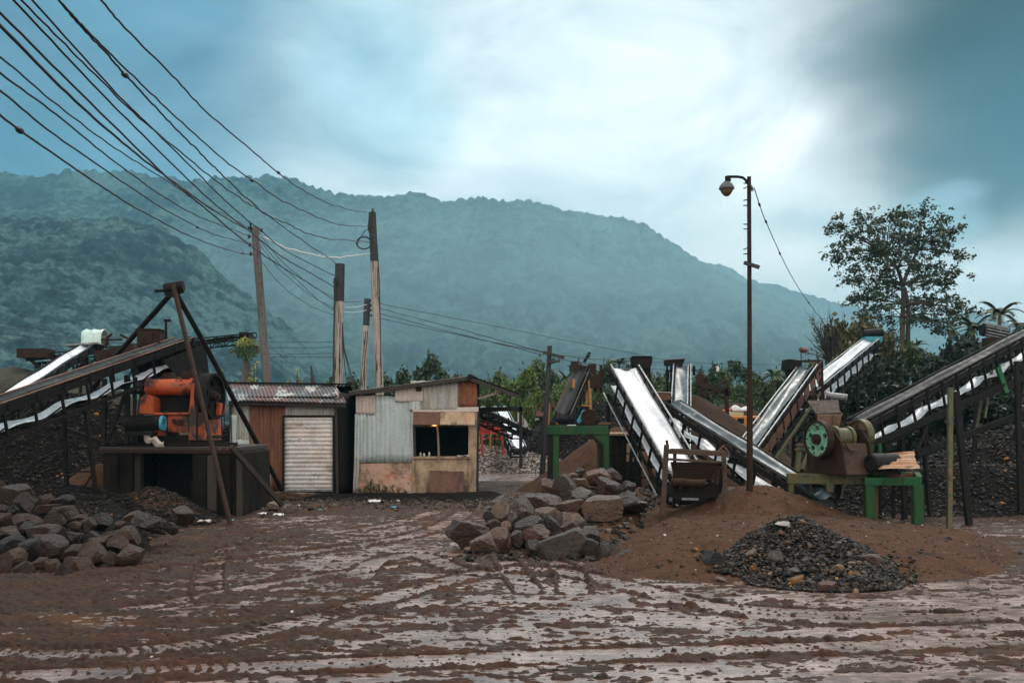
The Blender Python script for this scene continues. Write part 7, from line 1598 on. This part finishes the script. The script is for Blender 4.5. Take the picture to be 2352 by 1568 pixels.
RB = [(1925,752,44,44,'leaf_olive',0,'brownish bushy tree left of the tall tree'),(1968,712,52,47,'leaf_olive',3,'larger brownish tree rising behind the teal motor'),
 (1898,800,40,40,'leaf_olive',3,'low olive bush above the pale belt below the tall tree'),(2010,742,46,45,'leaf_olive',0,'olive tree at the left of the tall tree trunk'),
 (2052,838,60,42,'leaf_black',0,'dark dense bush under the tall tree'),(2108,795,50,44,'leaf_mid',0,'mid-green rounded tree right of the tall tree trunk'),
 (2148,800,46,43,'leaf_black',3,'dark tree next to the mid-green rounded one'),(2190,792,46,42,'leaf_black',1,'dark leafy tree below the left palm'),
 (2230,780,46,40,'leaf_black',0,'dark leafy tree between the two palms'),(2275,768,52,39,'leaf_black',3,'dark leafy tree behind the finned motor'),
 (2325,752,52,41,'leaf_black',1,'dark leafy tree at the right edge, behind the palms'),(2370,762,48,38,'leaf_black',0,'dark tree cut by the right picture edge'),
 (1985,872,70,37,'leaf_black',3,'dark undergrowth bush behind the brown flywheel'),(2090,880,80,36,'leaf_black',0,'wide dark bush under the middle of the right-hand black belt'),
 (2200,880,80,34,'leaf_black',3,'wide dark bush behind the tall thin legs'),(2310,880,80,33,'leaf_black',0,'dark bush behind the green leg at the right'),(2040,800,46,40,'leaf_black',3,'dark bush close behind the tall tree trunk'),(2130,830,52,37,'leaf_black',0,'dark bush right of the tall tree, lower row'),(2240,825,56,36,'leaf_black',3,'dark bush behind the finned motor, lower row'),(2330,810,56,35,'leaf_black',0,'dark bush behind the right end of the black belt'),(1940,860,60,36,'leaf_black',0,'dark bush behind the rusty feed chute'),(2160,760,40,44,'leaf_black',1,'slim dark tree left of the left palm'),(2300,745,46,42,'leaf_black',3,'dark tree crown under the highest palm'),(2150,900,70,31,'leaf_black',3,'low dark bush behind the leaning black post'),(2270,915,70,31,'leaf_black',0,'low dark bush above the right-hand gravel heap'),(2350,900,60,30,'leaf_black',3,'low dark bush at the right picture edge'),(1880,880,50,38,'leaf_black',3,'dark bush behind the shiny steel drum')]
for b in RB: tree(*b, group='dense trees at the right edge of the yard')
# bare twiggy bush
BB = thing('bare_bush', 'bare grey twiggy bush left of the brownish trees', 'bush', Vector((X_(1895, 43), 43, 0)))
mb = MB(); rnd = random.Random(8); base = W(1908, 835, 43); tips = []
mb.tube([Vector((base.x, 43, 0)), base], [.12, .08], 6)
for k in range(46):
    q = W(rnd.uniform(1852, 1935), rnd.uniform(728, 815), 43+rnd.uniform(-.8, .8)); pts = bez(base, q, (rnd.uniform(-.2, .2), 0, rnd.uniform(.0, .5))); mb.tube(pts, [.03*(1-.8*i/7) for i in range(8)], 4, False)
    for j in range(4):
        a = pts[4+j % 4]; d = (pts[-1]-pts[3]); mb.tube([a, a+d*.35+Vector((rnd.uniform(-.25, .25), rnd.uniform(-.2, .2), rnd.uniform(-.05, .3)))], [.010, .004], 4, False)
    tips.append((q.x, q.y, q.z, .22))
mb.build('branch', M['twig'], BB)
leaves('foliage', tips[::2], 300, .09, M['leaf_olive'], BB, 5, .9, .1, .5)
# palms
def palm(px, ytop, r, Y, lab, seed, mt='leaf_dark', nf=14):
    rnd = random.Random(seed); t = thing('palm_tree', lab, 'palm', Vector((X_(px, Y), Y, 0)), 'areca palms at the edge of the yard')
    top = W(px, ytop+r*.75, Y); mb = MB(); mb.tube([Vector((top.x-.15, Y, 0)), top.lerp(Vector((top.x, Y, 0)), .4), top], [.11, .085, .07], 8); mb.build('trunk', M['bark'], t)
    L = r*Y/F*1.45
    for k in range(nf):
        an = 2*math.pi*k/nf+rnd.uniform(-.2, .2); up = rnd.uniform(.35, 1.3); d = Vector((math.cos(an), math.sin(an), 0)); pts = []
        for i in range(9):
            q = i/8; pts.append(top + d*L*(q*.9)*math.cos(up*.4) + Vector((0, 0, L*(up*q - .72*q*q))))
        mb = MB(); mb.tube(pts, [.016*(1-.7*i/8) for i in range(9)], 4, False); sd = d.cross(Vector((0, 0, 1)))
        for i in range(1, 9):
            for f_ in (0, .5):
                if i == 8 and f_: continue
                a = pts[i] if not f_ else pts[i].lerp(pts[i+1], .5); w = L*.34*(1-.55*abs(i/8-.45)); fw = (pts[i]-pts[i-1]).normalized()
                for sg in (-1, 1):
                    tip = a + sd*sg*w*.75 + fw*w*.5 + Vector((0, 0, -.28*w)); wd = fw*.10*L
                    mb.add([a-wd*.5, a+wd*.5, tip], [(0, 1, 2)])
        mb.build('frond', M[mt], t)
palm(2236, 730, 36, 41, 'left of the two large palms against the sky at the right', 1); palm(2296, 696, 38, 43, 'highest palm against the sky at the right', 2)
palm(2342, 730, 30, 42, 'small palm at the right picture edge', 3, nf=9); palm(2098, 782, 26, 50, 'small palm beside the tall tree trunk', 4)
palm(1776, 848, 22, 56, 'small palm right of the lamp post', 5, 'leaf_mid'); palm(1422, 820, 22, 68, 'small palm above the head of the wide pale belt', 6); palm(1300, 852, 22, 66, 'small palm right of the slim black pole', 7, 'leaf_mid')
# pollarded tree and scrub behind the shuttered shed
PT = thing('pollard_tree', 'small pollarded tree with a yellow-green tuft beside the leftmost pole', 'tree', Vector((X_(565, 34), 34, 0)))
mb = MB()
for k, (x0, x1) in enumerate(((560, 562), (566, 566), (573, 571))): mb.tube([Vector((X_(x0, 34), 34+.1*k, 0)), W(x0, 880, 34+.1*k), W(x1, 828, 34)], [.09, .08, .06], 7)
mb.build('trunk', M['pole_dark'], PT)
rnd = random.Random(3); dn = [(W(px, py, 34+rnd.uniform(-.5, .5)), r) for px, py, r in ((566,815,.22),(556,808,.24),(576,808,.24),(566,800,.26),(545,803,.2),(586,800,.2),(580,815,.18),(552,818,.16),(565,825,.14),(533,806,.14),(594,806,.14))]
leaves('crown', [(p.x, p.y, p.z, r) for p, r in dn], 2600, .10, M['leaf_mid'], PT, 8, .8, .1, .9, .32)
up_ = [(W(px, py, 34+rnd.uniform(-.4, .4)), r) for px, py, r in ((563,788,.26),(550,795,.18),(575,787,.2),(587,795,.2),(556,783,.16),(570,792,.2))]
leaves('young_shoots', [(p.x, p.y, p.z, r) for p, r in up_], 2600, .10, M['leaf_yellow'], PT, 9, .8, .1, .3, .32)
def scrub(name, lab, pts, Y, size, mt, per=1400, cat='bush', seed=1):
    t = thing(name, lab, cat, Vector((X_(pts[0][0], Y), Y, 0))); rnd = random.Random(seed)
    cl = []; mb = MB()
    for (px, py, r) in pts:
        p = W(px, py, Y+rnd.uniform(-.3, .3)); cl.append((p.x, p.y, p.z, r*Y/F)); mb.tube([Vector((p.x+rnd.uniform(-.2, .2), p.y, 0)), p], [.03, .012], 5)
    mb.build('stem', M['twig'], t); leaves('foliage', cl, per, size, mt if not isinstance(mt, str) else M[mt], t, seed, 1.0, .1, .2, .4); return t
scrub('shrub', 'yellow-green shrub at the foot of the pollarded tree', [(578,862,9),(584,845,8),(590,832,7),(572,875,9),(548,880,8),(586,872,8),(536,880,6)], 33.4, .10, 'leaf_yellow', 1500, seed=2)
scrub('shrub', 'pale green tuft behind the orange crusher flywheel', [(502,842,7),(508,856,9),(505,870,10),(512,880,9)], 30.5, .09, 'leaf_yellow', 1200, seed=3)
scrub('shrub', 'spiky yellow-green shoots behind the shuttered shed roof', [(683,852,5),(685,866,7),(690,876,9),(660,880,8),(705,880,8),(640,884,7)], 33, .09, 'leaf_yellow', 1400, seed=4)
tree(752, 852, 22, 46, 'leaf_mid', 1, 'small feathery tree left of the shortest pale pole', None); tree(808, 872, 26, 48, 'leaf_dark', 0, 'low dark bush between the shortest and the thin distant pole', None, 'bush', 0, 'bush'); tree(850, 876, 20, 50, 'leaf_dark', 3, 'low dark bush at the foot of the tallest pole', None, 'bush', 0, 'bush')
scrub('hedge', 'tall yellowish weeds in the gap between the two sheds', [(803,925,10),(806,950,12),(802,980,12),(806,1010,12),(803,1040,11),(806,1070,10)], 29.5, .09, 'leaf_yellow', 900, 'weeds', 5)
scrub('weed_clump', 'green weeds at the left foot of the stall wall', [(845,1118,9),(858,1122,10),(870,1115,8),(838,1128,9),(885,1124,8),(900,1120,7),(852,1108,6),(865,1128,9),(915,1126,8),(930,1130,7),(826,1125,8),(880,1130,10),(845,1132,9),(895,1132,9)], 26.6, .07, 'leaf_olive', 5200, 'weeds', 6)
scrub('weed_clump', 'mossy tuft by the leaning timber at the shed corner', [(610,1140,6),(622,1146,7),(650,1150,6),(600,1150,6)], 24.0, .05, 'leaf_olive', 2600, 'weeds', 7)
scrub('weed_clump', 'small bright green weed beside the left boulder heap', [(309,1221,5),(315,1219,4),(304,1224,4)], 17.6, .05, 'leaf_bright', 4200, 'weeds', 8)
